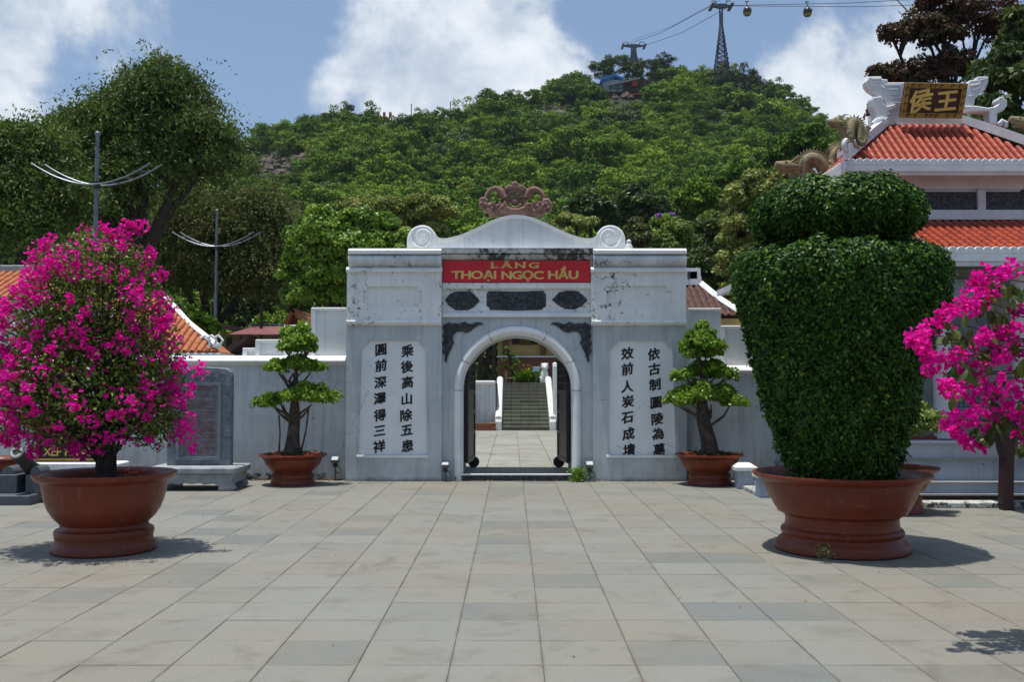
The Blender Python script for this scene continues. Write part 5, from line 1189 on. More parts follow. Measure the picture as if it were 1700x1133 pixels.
# plaque leaning forward
y_b, y_t = YF-.18, YF-.40
BL, BR, TR_, TL = W(1494, 195, y_b), W(1596, 196.5, y_b), W(1608.5, 139, y_t), W(1505.5, 137, y_t)
ux = (BR-BL).normalized(); uz = (TL-BL); wq = (BR-BL).length; uz = (uz-ux*uz.dot(ux)); hq = uz.length; uz.normalize(); un = ux.cross(uz)
plq = thing('name_plaque', 'dark red plaque with two gold characters in an ornate gold frame on the pavilion ridge', 'sign', tuple(BL)); plq.parent = None
plq.matrix_world = Matrix.Translation(BL) @ Matrix((ux, -un, uz)).transposed().to_4x4()
ORG[plq.name] = Vector((0, 0, 0))
MB().box(0, wq, -.0, .05, 0, hq, .008).build('board', M_signred, plq)
m = MB(); fw = .075; m.ring([(0, 0), (wq, 0), (wq, hq), (0, hq)], [(fw, fw), (wq-fw, fw), (wq-fw, hq-fw), (fw, hq-fw)], -.02, 0); fro = m.build('frame', M_signgold, plq)
m = MB()
for px_, pz_ in [(x_, z_) for x_ in (fw*.5, wq-fw*.5) for z_ in (hq*.18, hq*.4, hq*.62, hq*.84)]+[(x_, z_) for z_ in (fw*.5, hq-fw*.5) for x_ in (wq*.12, wq*.24, wq*.42, wq*.5, wq*.58, wq*.76, wq*.88)]:
    m.tube([(px_+.022*math.cos(t), -.0205, pz_+.026*math.sin(t)) for t in (0, 1.1, 2.2, 3.3, 4.4)], .008, 5)
m.build('frame_carving', M_signred, fro, kind='stuff')
glyph('character', '侯', .36, M_gold, plq, (wq*.29, -.001, hq*.5), .012, .03, .18, .02); glyph('character', '王', .34, M_gold, plq, (wq*.71, -.001, hq*.5), .012, .03, .12, .02)
# upper storey dark panels
YW = PCY-WH
for a, b in ((1472, 1620), (1634, 1782)):
    m = MB(); a0, b0 = X(a, YW, 330), X(b, YW, 330)
    MB().box(a0, b0, YW-.02, YW-.001, Z(349, YW), Z(319, YW)).build('relief_panel', M_darkstone, pv)
for a, b in ((1620.5, 1633.5),): MB().box(X(a, YW, 330), X(b, YW, 330), YW-.06, YW-.001, Z(352, YW), Z(316, YW)).build('mullion', M_pagwhite, pv)
MB().box(PCX-WH-.03, PCX+WH+.03, YW-.08, YW-.001, Z(366, YW), Z(350, YW)).build('upper_sill', M_pagwhite, pv)
# lower roof
EH2 = 2.6; ZE2 = Z(415, 13.0)-.02; ZT2 = Z(368, YW)
made = barrel_roof(pv, (PCX-WH, YW, ZT2), (PCX+WH, YW, ZT2), (PCX-EH2+.1, PCY-EH2+.06, ZE2), (PCX+EH2-.1, PCY-EH2+.06, ZE2), .12, 10, .05, M_roofred, 300-made)
m = MB(); m.add([(PCX-WH, YW, ZT2), (PCX-WH, PCY+WH, ZT2), (PCX+WH, YW, ZT2), (PCX+WH, PCY+WH, ZT2), (PCX-EH2, PCY-EH2, ZE2), (PCX-EH2, PCY+EH2, ZE2), (PCX+EH2, PCY-EH2, ZE2), (PCX+EH2, PCY+EH2, ZE2)], [(0, 1, 5, 4), (2, 6, 7, 3), (1, 3, 7, 5)]); m.build('rear_roof', M_roofred, pv)
m = MB(); e = EH2; m.box(PCX-e, PCX+e, PCY-e, PCY-e+.1, ZE2-.13, ZE2-.03).box(PCX-e, PCX-e+.1, PCY-e+.1, PCY+e, ZE2-.13, ZE2-.03).box(PCX+e-.1, PCX+e, PCY-e+.1, PCY+e, ZE2-.13, ZE2-.03); m.build('fascia', M_pagwhite, pv)
m = MB(); m.box(PCX-e+.05, PCX+e-.05, PCY-e+.03, PCY-e+.1, ZE2-.19, ZE2-.131); m.build('fascia_strip', M_pagwhite, pv)
edge((PCX-e+.04, PCY-e+.03, ZE2-.03), (PCX+e-.04, PCY-e+.03, ZE2-.03), 44, 0)
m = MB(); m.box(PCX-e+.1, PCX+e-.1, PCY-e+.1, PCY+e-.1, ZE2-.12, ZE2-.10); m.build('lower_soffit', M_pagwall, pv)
# lower storey
LH = 1.7; YL2 = PCY-LH
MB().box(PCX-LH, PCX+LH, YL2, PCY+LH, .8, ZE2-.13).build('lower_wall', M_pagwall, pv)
MB().box(PCX-LH-.05, PCX+LH+.05, YL2-.06, YL2-.001, ZE2-.55, ZE2-.28, .01).build('lintel', M_pagblue, pv)
for a in (-LH+.02, -.55, .55, LH-.24): MB().tube([(PCX+a+.11, YL2-.30, .84), (PCX+a+.11, YL2-.30, ZE2-.13)], .12, 16).build('column', M_pagwhite, pv, smooth=True)
tp = MB().box(X(1553, YL2), X(1640, YL2), YL2-.05, YL2-.001, Z(700, YL2), Z(515, YL2), .02).build('engraved_panel', M_greystone, pv)
m = MB(); r = random.Random(4)
for a in range(1560, 1637, 8):
    for b in range(560, 692, 5):
        if r.random() < .82: q = W(a, b, YL2-.05); m.box(q.x-.016, q.x+.016, YL2-.053, YL2-.0501, q.z-.012, q.z+.012)
m.build('inscription', M_darkstone, tp, kind='stuff')
MB().box(PCX-LH, PCX+LH, YL2-.09, YL2-.051, Z(708, YL2), Z(701, YL2)).build('yellow_strip', mat('yellow_strip_paint', (.42, .30, .03), (.35, .25, .03), .6, 5), pv)
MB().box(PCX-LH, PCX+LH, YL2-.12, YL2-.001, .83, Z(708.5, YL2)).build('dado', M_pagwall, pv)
# stepped base
YB0 = 13.05; XB0 = X(1395, YB0)
for nm, ya, z0_, z1_, mm_ in (('base_course', YB0, 0, .14, M_maroon), ('base_step', YB0+.02, .14, .30, M_pagblue), ('base_step', YB0+.10, .30, .60, M_pagblue), ('base_step', YB0+.22, .60, .82, M_pagwhite)):
    sp_ = MB().box(XB0+(ya-YB0), 11.5, ya, 17.9, z0_, z1_-.03).build(nm, mm_, pv)
    MB().box(XB0+(ya-YB0)-.03, 11.5, ya-.03, 17.9, z1_-.03, z1_, .006).build('step_edge', M_pagwall if z1_ < .7 else M_pagwhite, sp_)
MB().box(XB0+.5, 10.5, YB0+.5, 17, .82, .87).build('red_floor_edge', M_maroon if False else mat('red_floor', (.22, .035, .025), (.17, .03, .02), .5, 4), pv)
simple('kerb_stone', 'rough mossy stone kerb lying in front of the pavilion base', 'kerb', MB().box(X(1528, 12.75), 10, 12.62, 12.85, 0, .075, .015), M_mold)
# dark red legged stand at the right edge
YQ = 12.45; ls = thing('incense_stand', 'dark maroon stand leg at the right edge behind the bougainvillea', 'stand', (X(1690, YQ), YQ, 0))
for a in (1672, 1760):
    m = MB(); lg = [(a-17, 722), (a+14, 718), (a+14, 742), (a+8, 760), (a+7, 835), (a+9, 848), (a-9, 848), (a-11, 838), (a-9, 760), (a-14, 745)]; m.prism(PX(lg, YQ), YQ-.07, YQ+.07, .01); m.build('leg', M_maroon, ls)
MB().prism(PX([(1655, 722), (1655, 690), (1775, 690), (1775, 722), (1750, 728), (1715, 745), (1690, 728)], YQ), YQ-.05, YQ+.05, .01).build('apron', M_maroon, ls)
MB().box(X(1648, YQ), X(1782, YQ), YQ-.4, YQ+.4, Z(690, YQ), Z(682, YQ), .01).build('top', M_maroon, ls)
# ------------------------------------------------------------------ dragons on the roof
def dragon(name, label, path, Y, rad, head_dir, group='glazed dragons crawling on the pavilion roof'):
    P = [W(a, b, Y+dy) for a, b, dy in path]
    Q = []
    for i in range(len(P)-1):
        p0, p1, p2, p3 = P[max(i-1, 0)], P[i], P[i+1], P[min(i+2, len(P)-1)]
        for k in range(6):
            t = k/6; Q.append(.5*((2*p1)+(p2-p0)*t+(2*p0-5*p1+4*p2-p3)*t*t+(3*p1-p0-3*p2+p3)*t**3))
    Q.append(P[-1]); n = len(Q); t = thing(name, label, 'dragon ornament', tuple(Q[0]), group)
    R_ = [rad*(.55+.75*math.sin(PI*min(1, (i+3)/(n*.9)))) * (1 if i < n*.75 else max(.3, (n-i)/(n*.25))) for i in range(n)]
    MB().tube(Q, R_, 10).build('body', M_dragon, t, smooth=True)
    m = MB()
    for i in range(2, n-2):
        d = (Q[i+1]-Q[i-1]).normalized(); nn = Vector((-d.z, 0, d.x)); nn = nn if (nn.z > 0 or abs(nn.z) < .3 and nn.x < 0) else -nn
        a = Q[i]+nn*R_[i]*.8; m.add([a-d*rad*.5+Vector((0, -.012, 0)), a+d*rad*.5+Vector((0, -.012, 0)), a+d*rad*.5+Vector((0, .012, 0)), a-d*rad*.5+Vector((0, .012, 0)), a+nn*rad*1.3+d*rad*.4], [(0, 1, 4), (1, 2, 4), (2, 3, 4), (3, 0, 4)])
    m.build('spines', M_dragon, t, kind='stuff')
    m = MB(); h = Q[0]; hd = Vector(head_dir).normalized(); s = rad*1.5
    m.tube([h-hd*s*.3, h+hd*s*.5, h+hd*s*1.3, h+hd*s*2.0], [s*.8, s*.85, s*.6, s*.42], 9); m.tube([h+Vector((0, 0, -s*.4)), h+hd*s*1.6+Vector((0, 0, -s*.95))], [s*.4, s*.22], 7)
    for sd in (-1, 1):
        m.tube([h+Vector((0, sd*s*.4, s*.6)), h-hd*s*.9+Vector((0, sd*s*.6, s*1.5)), h-hd*s*1.6+Vector((0, sd*s*.7, s*1.5))], [s*.2, s*.14, s*.03], 5)
        for k in range(3): m.tube([h+Vector((0, sd*s*.5, s*(.2-k*.4))), h-hd*s*(1.3+.3*k)+Vector((0, sd*s*.9, s*(.3-k*.6)))], [s*.2, s*.02], 5)
        m.sphere(h+hd*s*.7+Vector((0, sd*s*.55, s*.45)), s*.2, 6, 5)
    m.build('head', M_dragon, t, smooth=True)
    m = MB()
    for f in (.3, .6):
        q = Q[int(n*f)]
        for sd in (-1, 1): m.tube([q, q+Vector((sd*rad, -sd*rad*.6, -rad*1.4)), q+Vector((sd*rad*2.2, -sd*rad, -rad*2.6))], [rad*.5, rad*.4, rad*.18], 6)
    m.build('legs', M_dragon, t, kind='stuff')
dragon('dragon', 'yellow-brown dragon rearing with its coil on the front left hip of the pavilion roof', [(1392, 205, 0), (1400, 222, 0), (1404, 240, 0), (1410, 232, 0), (1412, 212, .05), (1418, 203, .1), (1426, 212, .1), (1427, 232, .05), (1434, 238, 0), (1440, 222, 0), (1446, 212, 0)], 14.1, .058, (-1, 0, .15))
dragon('dragon', 'olive dragon lying along the far left roof hip with humped spiny back', [(1312, 278, 0), (1322, 300, 0), (1334, 296, 0), (1336, 272, 0), (1348, 264, 0), (1362, 272, 0), (1372, 290, 0), (1380, 270, .1), (1385, 252, .1), (1394, 244, .2), (1408, 250, .3)], 16.0, .085, (-1, 0, .2))
dragon('dragon', 'dragon tail showing beyond the right hip of the pavilion roof', [(1698, 205, 0), (1712, 214, 0), (1722, 232, 0), (1736, 222, 0), (1748, 235, 0), (1760, 250, 0)], 14.6, .07, (-1, 0, .4))
# ------------------------------------------------------------------ tiled roof right of the gateway
YK = 24.0; kh = thing('tomb_hall', 'low hall with weathered brown tiled roof and white fretted ridge behind the right wall', 'building', (X(1160, YK), YK, 0))
zr1, ze1 = Z(474, YK), Z(524, YK-1.5)
MB().box(X(1090, YK), X(1225, YK), YK-1.2, YK+2.5, 0, ze1-.05).build('wall', M_yellow, kh)
xa_, xb_, xc_, xd_ = X(1080, YK), X(1163, YK), X(1080, YK-1.5), X(1228, YK-1.5)
barrel_roof(kh, (xa_, YK, zr1), (xb_, YK, zr1), (xc_, YK-1.5, ze1), (xd_, YK-1.5, ze1), .15, 5, .06, M_roofbrown, 200)
m = MB(); m.add([(xb_, YK, zr1), (xd_, YK-1.5, ze1), (xd_, YK+2.5, ze1), (xa_, YK, zr1), (xa_, YK+2.5, ze1)], [(0, 1, 2), (0, 2, 4, 3)]); m.build('rear_roof', M_roofbrown, kh)
MB().tube([(xb_, YK, zr1+.05), Vector((xb_, YK, zr1)).lerp(Vector((xd_, YK-1.5, ze1)), .5)+Vector((0, 0, .02)), (xd_, YK-1.5, ze1+.08)], .09, 6).build('hip_ridge', M_coping, kh)
m = MB(); m.box(xa_, xb_, YK-.1, YK+.1, zr1, zr1+.42); rd = m.build('ridge', M_coping, kh)
MB().box(X(1141, YK), X(1157, YK), YK-.12, YK-.101, zr1+.15, zr1+.33).build('ridge_panel', M_darkstone, rd)
MB().prism(PX([(1144, 462), (1146, 450), (1152, 453), (1156, 446), (1160, 452), (1163, 462), (1163, 474), (1144, 474)], YK), YK-.12, YK+.12).build('ridge_finial', M_coping, rd)
gs_ = thing('ridge_statue', 'small white statue standing beyond the right end of the gable', 'statue', W(1044, 413, 23.5)[:]); q = W(1044, 412, 23.5)
MB().tube([(q.x, q.y, q.z-.3), (q.x, q.y, q.z+.02), (q.x, q.y, q.z+.12)], [.12, .10, .05], 8).build('body', M_coping, gs_, smooth=True); MB().sphere((q.x, q.y, q.z+.15), .06, 8, 6).build('head', M_coping, gs_, smooth=True)
MB().box(q.x-.12, q.x+.12, q.y-.12, q.y+.12, 0, q.z-.3).build('pedestal', M_coping, gs_)
# ------------------------------------------------------------------ left temple building
YT1 = 21.0; lt = thing('temple_building', 'white temple hall with orange tiled hip roof behind the left bougainvillea', 'building', (X(100, YT1), YT1, 0))
ze_ = Z(585, YT1); xE = X(362, YT1)
MB().box(X(-300, YT1), X(300, YT1), YT1+1.2, YT1+7, 0, ze_-.02).build('wall', M_coping, lt)
zr_2 = Z(497, YT1+2.6); xr_ = X(272, YT1+2.6)
barrel_roof(lt, (X(40, YT1+2.6), YT1+2.6, zr_2), (xr_, YT1+2.6, zr_2), (X(40, YT1), YT1, ze_), (xE, YT1, ze_), .16, 7, .062, M_rooforange, 200)
MB().box(X(20, YT1), xE+.06, YT1-.04, YT1+.06, ze_-.42, ze_-.02, .01).build('fascia', M_coping, lt); MB().box(xE-.04, xE+.06, YT1+.06, YT1+1.0, ze_-.42, ze_-.02).build('fascia', M_coping, lt)
m = MB(); m.add([(xr_, YT1+2.6, zr_2), (xE, YT1, ze_), (xE, YT1+1.0, ze_)], [(0, 1, 2)]); m.build('side_roof', M_rooforange, lt)
MB().tube([(xr_, YT1+2.6, zr_2+.06), Vector((xr_, YT1+2.6, zr_2)).lerp(Vector((xE, YT1, ze_)), .5)+Vector((0, 0, -.0)), (xE, YT1, ze_+.12)], .065, 6).build('hip_ridge', M_coping, lt)
m = MB()
for i in range(3): q0 = Vector((xE, YT1, ze_+.1)); m.tube([q0+Vector((-.1*i, 0, 0)), q0+Vector((.1-.14*i, 0, .16)), q0+Vector((.0-.14*i, 0, .26)), q0+Vector((-.1-.14*i, 0, .2))], .03, 5)
m.build('corner_scroll', M_coping, lt, kind='stuff')
YU = 19.5
uf = thing('temple_annex', 'white annex with orange tiled roof at the left edge', 'building', (X(30, YU), YU, 0))
MB().box(X(-350, YU), X(86, YU), YU+.5, YU+5, 0, Z(495, YU)).build('wall', M_coping, uf)
barrel_roof(uf, (X(-120, YU+1.6), YU+1.6, Z(452, YU+1.6)), (X(70, YU+1.6), YU+1.6, Z(452, YU+1.6)), (X(-120, YU), YU, Z(496, YU)), (X(100, YU), YU, Z(496, YU)), .15, 5, .06, M_rooforange, 120)
MB().box(X(-120, YU+1.6), X(74, YU+1.6), YU+1.5, YU+1.75, Z(454, YU+1.6), Z(441, YU+1.6), .02).build('ridge', M_palestone, uf)
m = MB(); 
wv = [(-60, 600), (-60, 520)]+[(x, 532+10*math.sin(x*.09)) for x in range(-40, 100, 10)]+[(100, 600)]
m.prism(PX(wv, YU), YU-.2, YU+.1, .03); m.build('wavy_wall', M_gable, uf)
# ------------------------------------------------------------------ small houses behind the left wall
YH2 = 30.0
h1 = thing('farmhouse', 'ochre house with rusty corrugated roof behind the left wall', 'house', (X(405, YH2), YH2, 0))
MB().box(X(366, YH2), X(425, YH2), YH2, YH2+3, 0, Z(552, YH2)).build('wall', mat('ochre_wall', (.30, .22, .08), (.22, .16, .06), .9, 2), h1)
MB().prism(PX([(362, 540), (372, 538), (428, 552), (428, 556), (362, 545)], YH2), YH2-.8, YH2+3.5).build('roof', M_roofbrown, h1)
for a, b in ((376, 384), (398, 410)): MB().box(X(a, YH2), X(b, YH2), YH2-.04, YH2-.001, Z(577, YH2), Z(560, YH2)).build('window', M_ink, h1)
YH3 = 28.0; h2 = thing('shed', 'low shed with reddish corrugated roof sheet behind the left wall', 'shed', (X(435, YH3), YH3, 0))
m = MB(); xa, xb = X(394, YH3), X(480, YH3); z_ = Z(557, YH3)
N_ = 60
for i in range(N_):
    a = xa+(xb-xa)*i/N_; b = xa+(xb-xa)*(i+.55)/N_; m.tube([(a, YH3-.9, z_-.03), (a, YH3+1.8, z_+.35)], .022, 4)
m.add([(xa, YH3-.9, z_-.05), (xb, YH3-.9, z_-.05), (xb, YH3+1.8, z_+.33), (xa, YH3+1.8, z_+.33)], [(0, 1, 2, 3)]); m.build('corrugated_roof', mat('rusty_sheet', (.26, .09, .09), (.17, .07, .07), .7, 5), h2, kind='stuff')
MB().box(xa+.2, xb-.2, YH3, YH3+1.8, 0, z_-.08).build('wall', M_wood, h2)
MB().prism(PX([(372, 592), (428, 560), (428, 566), (386, 596)], YH3-.3), YH3-1.4, YH3-.2).build('awning', M_wood, h2)
YH4 = 34.0; h3 = thing('gabled_house', 'small steep red tiled gable peeking over the stepped wall', 'house', (X(488, YH4), YH4, 0))
MB().prism(PX([(470, 600), (470, 545), (488, 517), (506, 545), (506, 600)], YH4), YH4, YH4+3).build('wall', M_brownwall, h3)
for L in ([(464, 548), (486, 512), (490, 515), (469, 551)], [(486, 512), (510, 545), (506, 549), (484, 517)]): MB().prism(PX(L, YH4-.4), YH4-.4, YH4+3.2).build('roof', M_rooforange, h3)
simple('utility_post', 'thin rusty post standing behind the shed roofs', 'post', MB().tube([(X(433, 29), 29, 0), (X(433, 29), 29, Z(507, 29))], .05, 6), M_maroon)
fn_ = thing('pipe_railing', 'thin pale pipe railing above the shed roof', 'railing', (X(440, 31), 31, 0))
for zz_ in (539, 548): MB().tube([(X(410, 31), 31, Z(zz_, 31)), (X(472, 31), 31, Z(zz_, 31))], .02, 5).build('rail', M_steel, fn_)
for a in (410, 425, 440, 456, 472): MB().tube([(X(a, 31), 31, 0), (X(a, 31), 31, Z(538, 31))], .02, 5).build('post', M_steel, fn_)
# ------------------------------------------------------------------ trees behind the walls
def trunk_mesh(t, x, Y, z1, r0, targets, m, r_=None):
    r_ = r_ or random.Random(1); mb = MB(); fork = Vector((x, Y, z1)); mb.tube([(x-.05, Y, -.1), (x+.05, Y, z1*.35), (x-.03, Y, z1*.7), fork], [r0*1.35, r0, r0*.85, r0*.75], 10)
    for c in targets:
        c = Vector(c); md = fork.lerp(c, .5)+Vector((r_.uniform(-.3, .3), r_.uniform(-.3, .3), r_.uniform(-.1, .5)))*.5; mb.tube([fork-Vector((0, 0, .1)), fork.lerp(md, .5), md, md.lerp(c, .5), c], [r0*.5, r0*.42, r0*.32, r0*.2, r0*.08], 7)
        for k in range(4):
            e = c+Vector((r_.gauss(0, 1), r_.gauss(0, 1), r_.gauss(.1, .6)))*((c-fork).length*.12); s0 = md.lerp(c, r_.uniform(.1, .9)); mb.tube([s0, s0.lerp(e, .5)+Vector((0, 0, .1)), e], [r0*.16, r0*.1, r0*.03], 5)
    mb.build('trunk', m, t, smooth=True)
def tree(name, label, Y, px, ell, n, leaf, m, mode='broad', clump=.3, nclump=30, r0=.2, fork=None, bark=None, group=None, low=-.35):
    x = X(px, Y); t = thing(name, label, 'tree', (x, Y, 0), group)
    E = [wp(a, b, Y+(e[0] if e else 0), rx, ry, rd) for a, b, rx, ry, rd, *e in ell]
    lowz = min(c[2]-r[2]*.2 for c, r in E); trunk_mesh(t, x, Y, fork if fork else max(1.2, lowz*.8), r0, [c for c, r in E], bark or M_darkbark, random.Random(int(px)+7))
    crown('crown', E, n, leaf, m, t, clump, nclump, mode, low, kind='stuff'); return t
tree('tamarind_tree', 'tall feathery dark tree with a leaning limb rising highest on the left', 30, 225, [(268, 170, 75, 52, 70), (190, 225, 85, 50, 70), (325, 235, 48, 55, 60), (225, 285, 100, 65, 80), (120, 270, 70, 70, 70), (130, 340, 90, 70, 80), (345, 275, 30, 40, 40), (165, 215, 60, 40, 50)], 170000, .125, F_feather, 'spray', .20, 56, .38, 5.2)
tree('feathery_tree', 'feathery green tree at the left edge of the photo', 27, 20, [(30, 265, 75, 55, 60), (-40, 300, 90, 90, 80), (60, 330, 80, 60, 60), (20, 400, 90, 60, 60)], 100000, .12, F_feather, 'spray', .28, 36, .3, 4)
tree('shade_tree', 'dark olive spreading tree behind the farther pole', 34, 345, [(330, 400, 80, 60, 60), (400, 385, 75, 60, 60), (350, 470, 105, 70, 70), (440, 440, 55, 60, 50), (290, 450, 70, 70, 60), (430, 350, 45, 40, 40), (330, 350, 50, 30, 40)], 130000, .13, foliage('dusky_leaf', (.045, .062, .014), (.105, .13, .028), (.20, .215, .06), .65, .35), 'spray', .22, 46, .3, 3.2)
tree('mango_tree', 'bright green broadleaf tree just left of the gateway gable', 27, 575, [(545, 400, 65, 50, 55), (600, 420, 95, 60, 60), (540, 460, 70, 60, 55), (520, 490, 48, 35, 40), (655, 430, 60, 45, 50), (610, 375, 50, 30, 40), (505, 430, 30, 40, 40), (560, 500, 30, 25, 30)], 88000, .125, F_bright, 'broad', .26, 60, .25, 2.6)
tree('pale_tree', 'pale yellowish-green fine-leaved tree behind the bright green one', 36, 680, [(640, 365, 75, 35, 50), (700, 365, 62, 40, 50), (600, 350, 40, 22, 30), (720, 400, 40, 40, 40)], 60000, .13, F_olive, 'broad', .26, 44, .22)
tree('tall_olive_tree', 'tall pale olive tree between the hill and the topiary', 27, 1262, [(1262, 330, 62, 50, 50), (1240, 390, 55, 50, 45), (1285, 430, 60, 60, 50), (1225, 440, 42, 50, 40), (1240, 500, 50, 45, 40), (1310, 310, 45, 35, 40)], 90000, .11, F_olive, 'broad', .24, 50, .2)
tree('lime_tree', 'lime green soft tree above the right end of the gateway', 38, 1140, [(1130, 395, 48, 30, 40), (1110, 425, 60, 32, 40), (1150, 440, 45, 40, 40), (1180, 380, 30, 30, 30)], 40000, .13, foliage('lime_leaf', (.055, .10, .012), (.12, .18, .02), (.22, .28, .04), .6, .3), 'broad', .28, 36, .2)
tree('dark_tree', 'dark dense tree between the lime tree and the tall olive tree', 32, 1180, [(1175, 450, 45, 60, 40), (1200, 400, 40, 50, 40), (1150, 480, 40, 40, 40)], 22000, .15, F_dark, 'broad', .3, 26, .2)
pt_ = tree('flowering_tree', 'small tree with purple blossom behind the right scroll of the gable', 33, 1060, [(1058, 400, 26, 36, 24), (1045, 420, 20, 20, 20)], 9000, .12, F_scrub, 'broad', .34, 20, .12)
crown('blossom', [wp(1058, 398, 33, 20, 28)], 700, .12, F_purple, pt_, .3, 16, kind='stuff')
pt_ = tree('flowering_tree', 'pale purple flowering tree top above the lime tree', 44, 1105, [(1105, 370, 26, 14, 20)], 5000, .14, F_bright, 'broad', .34, 14, .12)
crown('blossom', [wp(1103, 362, 44, 20, 6)], 800, .13, F_purple, pt_, .3, 12, kind='stuff')
tree('almond_tree', 'tall tree with reddish-brown leaves and open branches behind the pavilion', 24, 1600, [(1540, 60, 62, 42, 50), (1500, 130, 48, 30, 40), (1580, 120, 60, 40, 40), (1620, 40, 80, 50, 50), (1480, 60, 30, 18, 30), (1465, 185, 30, 22, 30), (1690, 60, 60, 60, 50), (1560, 10, 50, 25, 40), (1460, 120, 20, 10, 20)], 36000, .10, F_red, 'broad', .24, 70, .26, 6.5)
tree('evergreen_tree', 'dark green dense tree at the upper right corner behind the pavilion', 21, 1690, [(1690, 150, 80, 75, 60), (1640, 210, 55, 50, 50), (1720, 60, 60, 60, 50), (1670, 260, 60, 50, 50)], 42000, .15, F_dark, 'broad', .3, 36, .28, 4)
tree('background_tree', 'light green round tree right of the crest ornament', 46, 960, [(955, 375, 40, 18, 30), (920, 390, 30, 20, 30)], 18000, .16, F_olive, 'broad', .3, 22, .15)
for (px, Y, h) in ((797, 37.5, .12), (808, 38.2, .10), (818, 37, .09)):
    t = thing('palm_tree', 'slender bare trunk in the shade left of the stairs, '+{797: 'leftmost of three', 808: 'middle of three', 818: 'nearest the stairs'}[px] , 'tree', (X(px, Y), Y, TZ), 'slender trunks in the shade behind the terrace wall')
    MB().tube([(X(px, Y), Y, TZ), (X(px+2, Y), Y, 3.0), (X(px+1, Y), Y, 4.6)], [h, h*.8, h*.7], 7).build('trunk', M_bark, t)
    n = 160; a = RG.uniform(0, 6.3, n); P = np.stack([np.full(n, X(px, Y)), np.full(n, Y), np.full(n, 4.5)], 1)+rnd_dirs(n)*.2; D = np.stack([np.cos(a), np.sin(a), RG.uniform(-.9, .2, n)], 1)
    leaves('crown', P, D, np.tile([0, 0, 1.0], (n, 1)), RG.uniform(1.0, 1.8, n), np.full(n, .12), RG.uniform(0, .6, n), F_dark, t, kind='stuff')
tree('shade_bush', 'dense dark tree mass shading the left of the terrace', 43, 780, [(770, 590, 60, 45, 60), (800, 560, 45, 30, 50), (740, 560, 60, 50, 60)], 16000, .2, F_dark, 'broad', .35, 26, .2)
# a screen of undergrowth behind the walls
mid = [(250, 520, 60, 45, 24), (310, 540, 50, 35, 26), (415, 505, 60, 45, 42), (470, 470, 45, 60, 44), (455, 545, 40, 28, 38), (520, 540, 40, 30, 40), (980, 420, 60, 40, 50), (1020, 450, 60, 50, 48), (900, 400, 60, 36, 54), (800, 400, 70, 40, 52), (1200, 520, 50, 40, 36), (1300, 520, 60, 60, 40), (1110, 480, 60, 40, 45), (1400, 380, 80, 80, 42), (1500, 420, 80, 90, 48), (1640, 420, 90, 90, 46), (1700, 330, 70, 80, 50), (40, 470, 90, 60, 38), (150, 480, 90, 60, 40), (-80, 430, 90, 90, 40), (700, 430, 60, 40, 44), (640, 450, 50, 40, 44), (740, 380, 50, 26, 60), (480, 390, 55, 40, 62), (380, 330, 50, 40, 64), (250, 400, 70, 60, 48), (860, 365, 50, 26, 66), (1060, 340, 55, 36, 66), (1160, 330, 50, 36, 70), (980, 345, 45, 34, 64), (1230, 300, 45, 40, 72), (1330, 250, 60, 50, 70)]
LOC = ['behind the left bougainvillea top', 'behind the farther pole foot', 'left of the bright green tree, low', 'directly left of the bright green tree', 'above the stepped left wall', 'above the shed roofs', 'behind the right slope of the gable', 'just right of the gable', 'behind the crest ornament', 'left of the crest ornament', 'behind the right stepped wall', 'behind the right bonsai', 'above the brown tiled roof', 'behind the topiary cushion', 'behind the topiary, right side', 'behind the pavilion roof, lower', 'behind the pavilion roof, right', 'at the left edge above the annex roof', 'between the annex roof and nearer pole', 'beyond the left edge', 'behind the left end of the gable', 'behind the attic left of the gable', 'on the slope foot left of the crest', 'on the slope foot above the bright green tree', 'on the slope foot right of the feathery tree', 'behind the nearer pole', 'on the slope foot above the crest', 'on the slope foot above the gable right end', 'on the slope foot above the lime tree', 'on the slope foot right of the crest', 'on the slope foot above the tall olive tree', 'on the slope foot left of the olive dragon']
tones = [F_dark, F_bright, F_hill, F_olive]
LAB = ['dark evergreen tree ', 'fresh green tree ', 'mid green tree ', 'pale olive tree ']
for i, (a, b, rx, ry, Y) in enumerate(mid):
    k = [0, 2, 0, 0, 1, 2, 2, 1, 0, 2, 0, 0, 2, 0, 0, 2, 0, 0, 0, 0, 2, 1, 2, 2, 2, 0, 1, 0, 2, 0, 2, 2][i]; r = random.Random(i)
    ell = [(a, b, rx*.8, ry*.8, rx*.7), (a-rx*.5, b+ry*.3, rx*.55, ry*.55, rx*.5), (a+rx*.5, b+ry*.25, rx*.55, ry*.55, rx*.5), (a+rx*.1, b+ry*.8, rx*.8, ry*.7, rx*.6)]
    x = X(a, Y); t = thing('woodland_tree', LAB[k]+LOC[i], 'tree', (x, Y, 0), ['dark trees', 'fresh green trees', 'mid green trees', 'olive trees'][k]+' beyond the walls')
    E = [wp(*e[:2], Y, *e[2:]) for e in ell]; MB().tube([(x, Y, 0), (x+.2, Y, E[0][0][2]*.6), (x, Y, E[0][0][2])], [.22, .16, .08], 7).build('trunk', M_darkbark, t)
    crown('crown', E, 9000, .0052*Y, tones[k], t, .32, 24, kind='stuff')

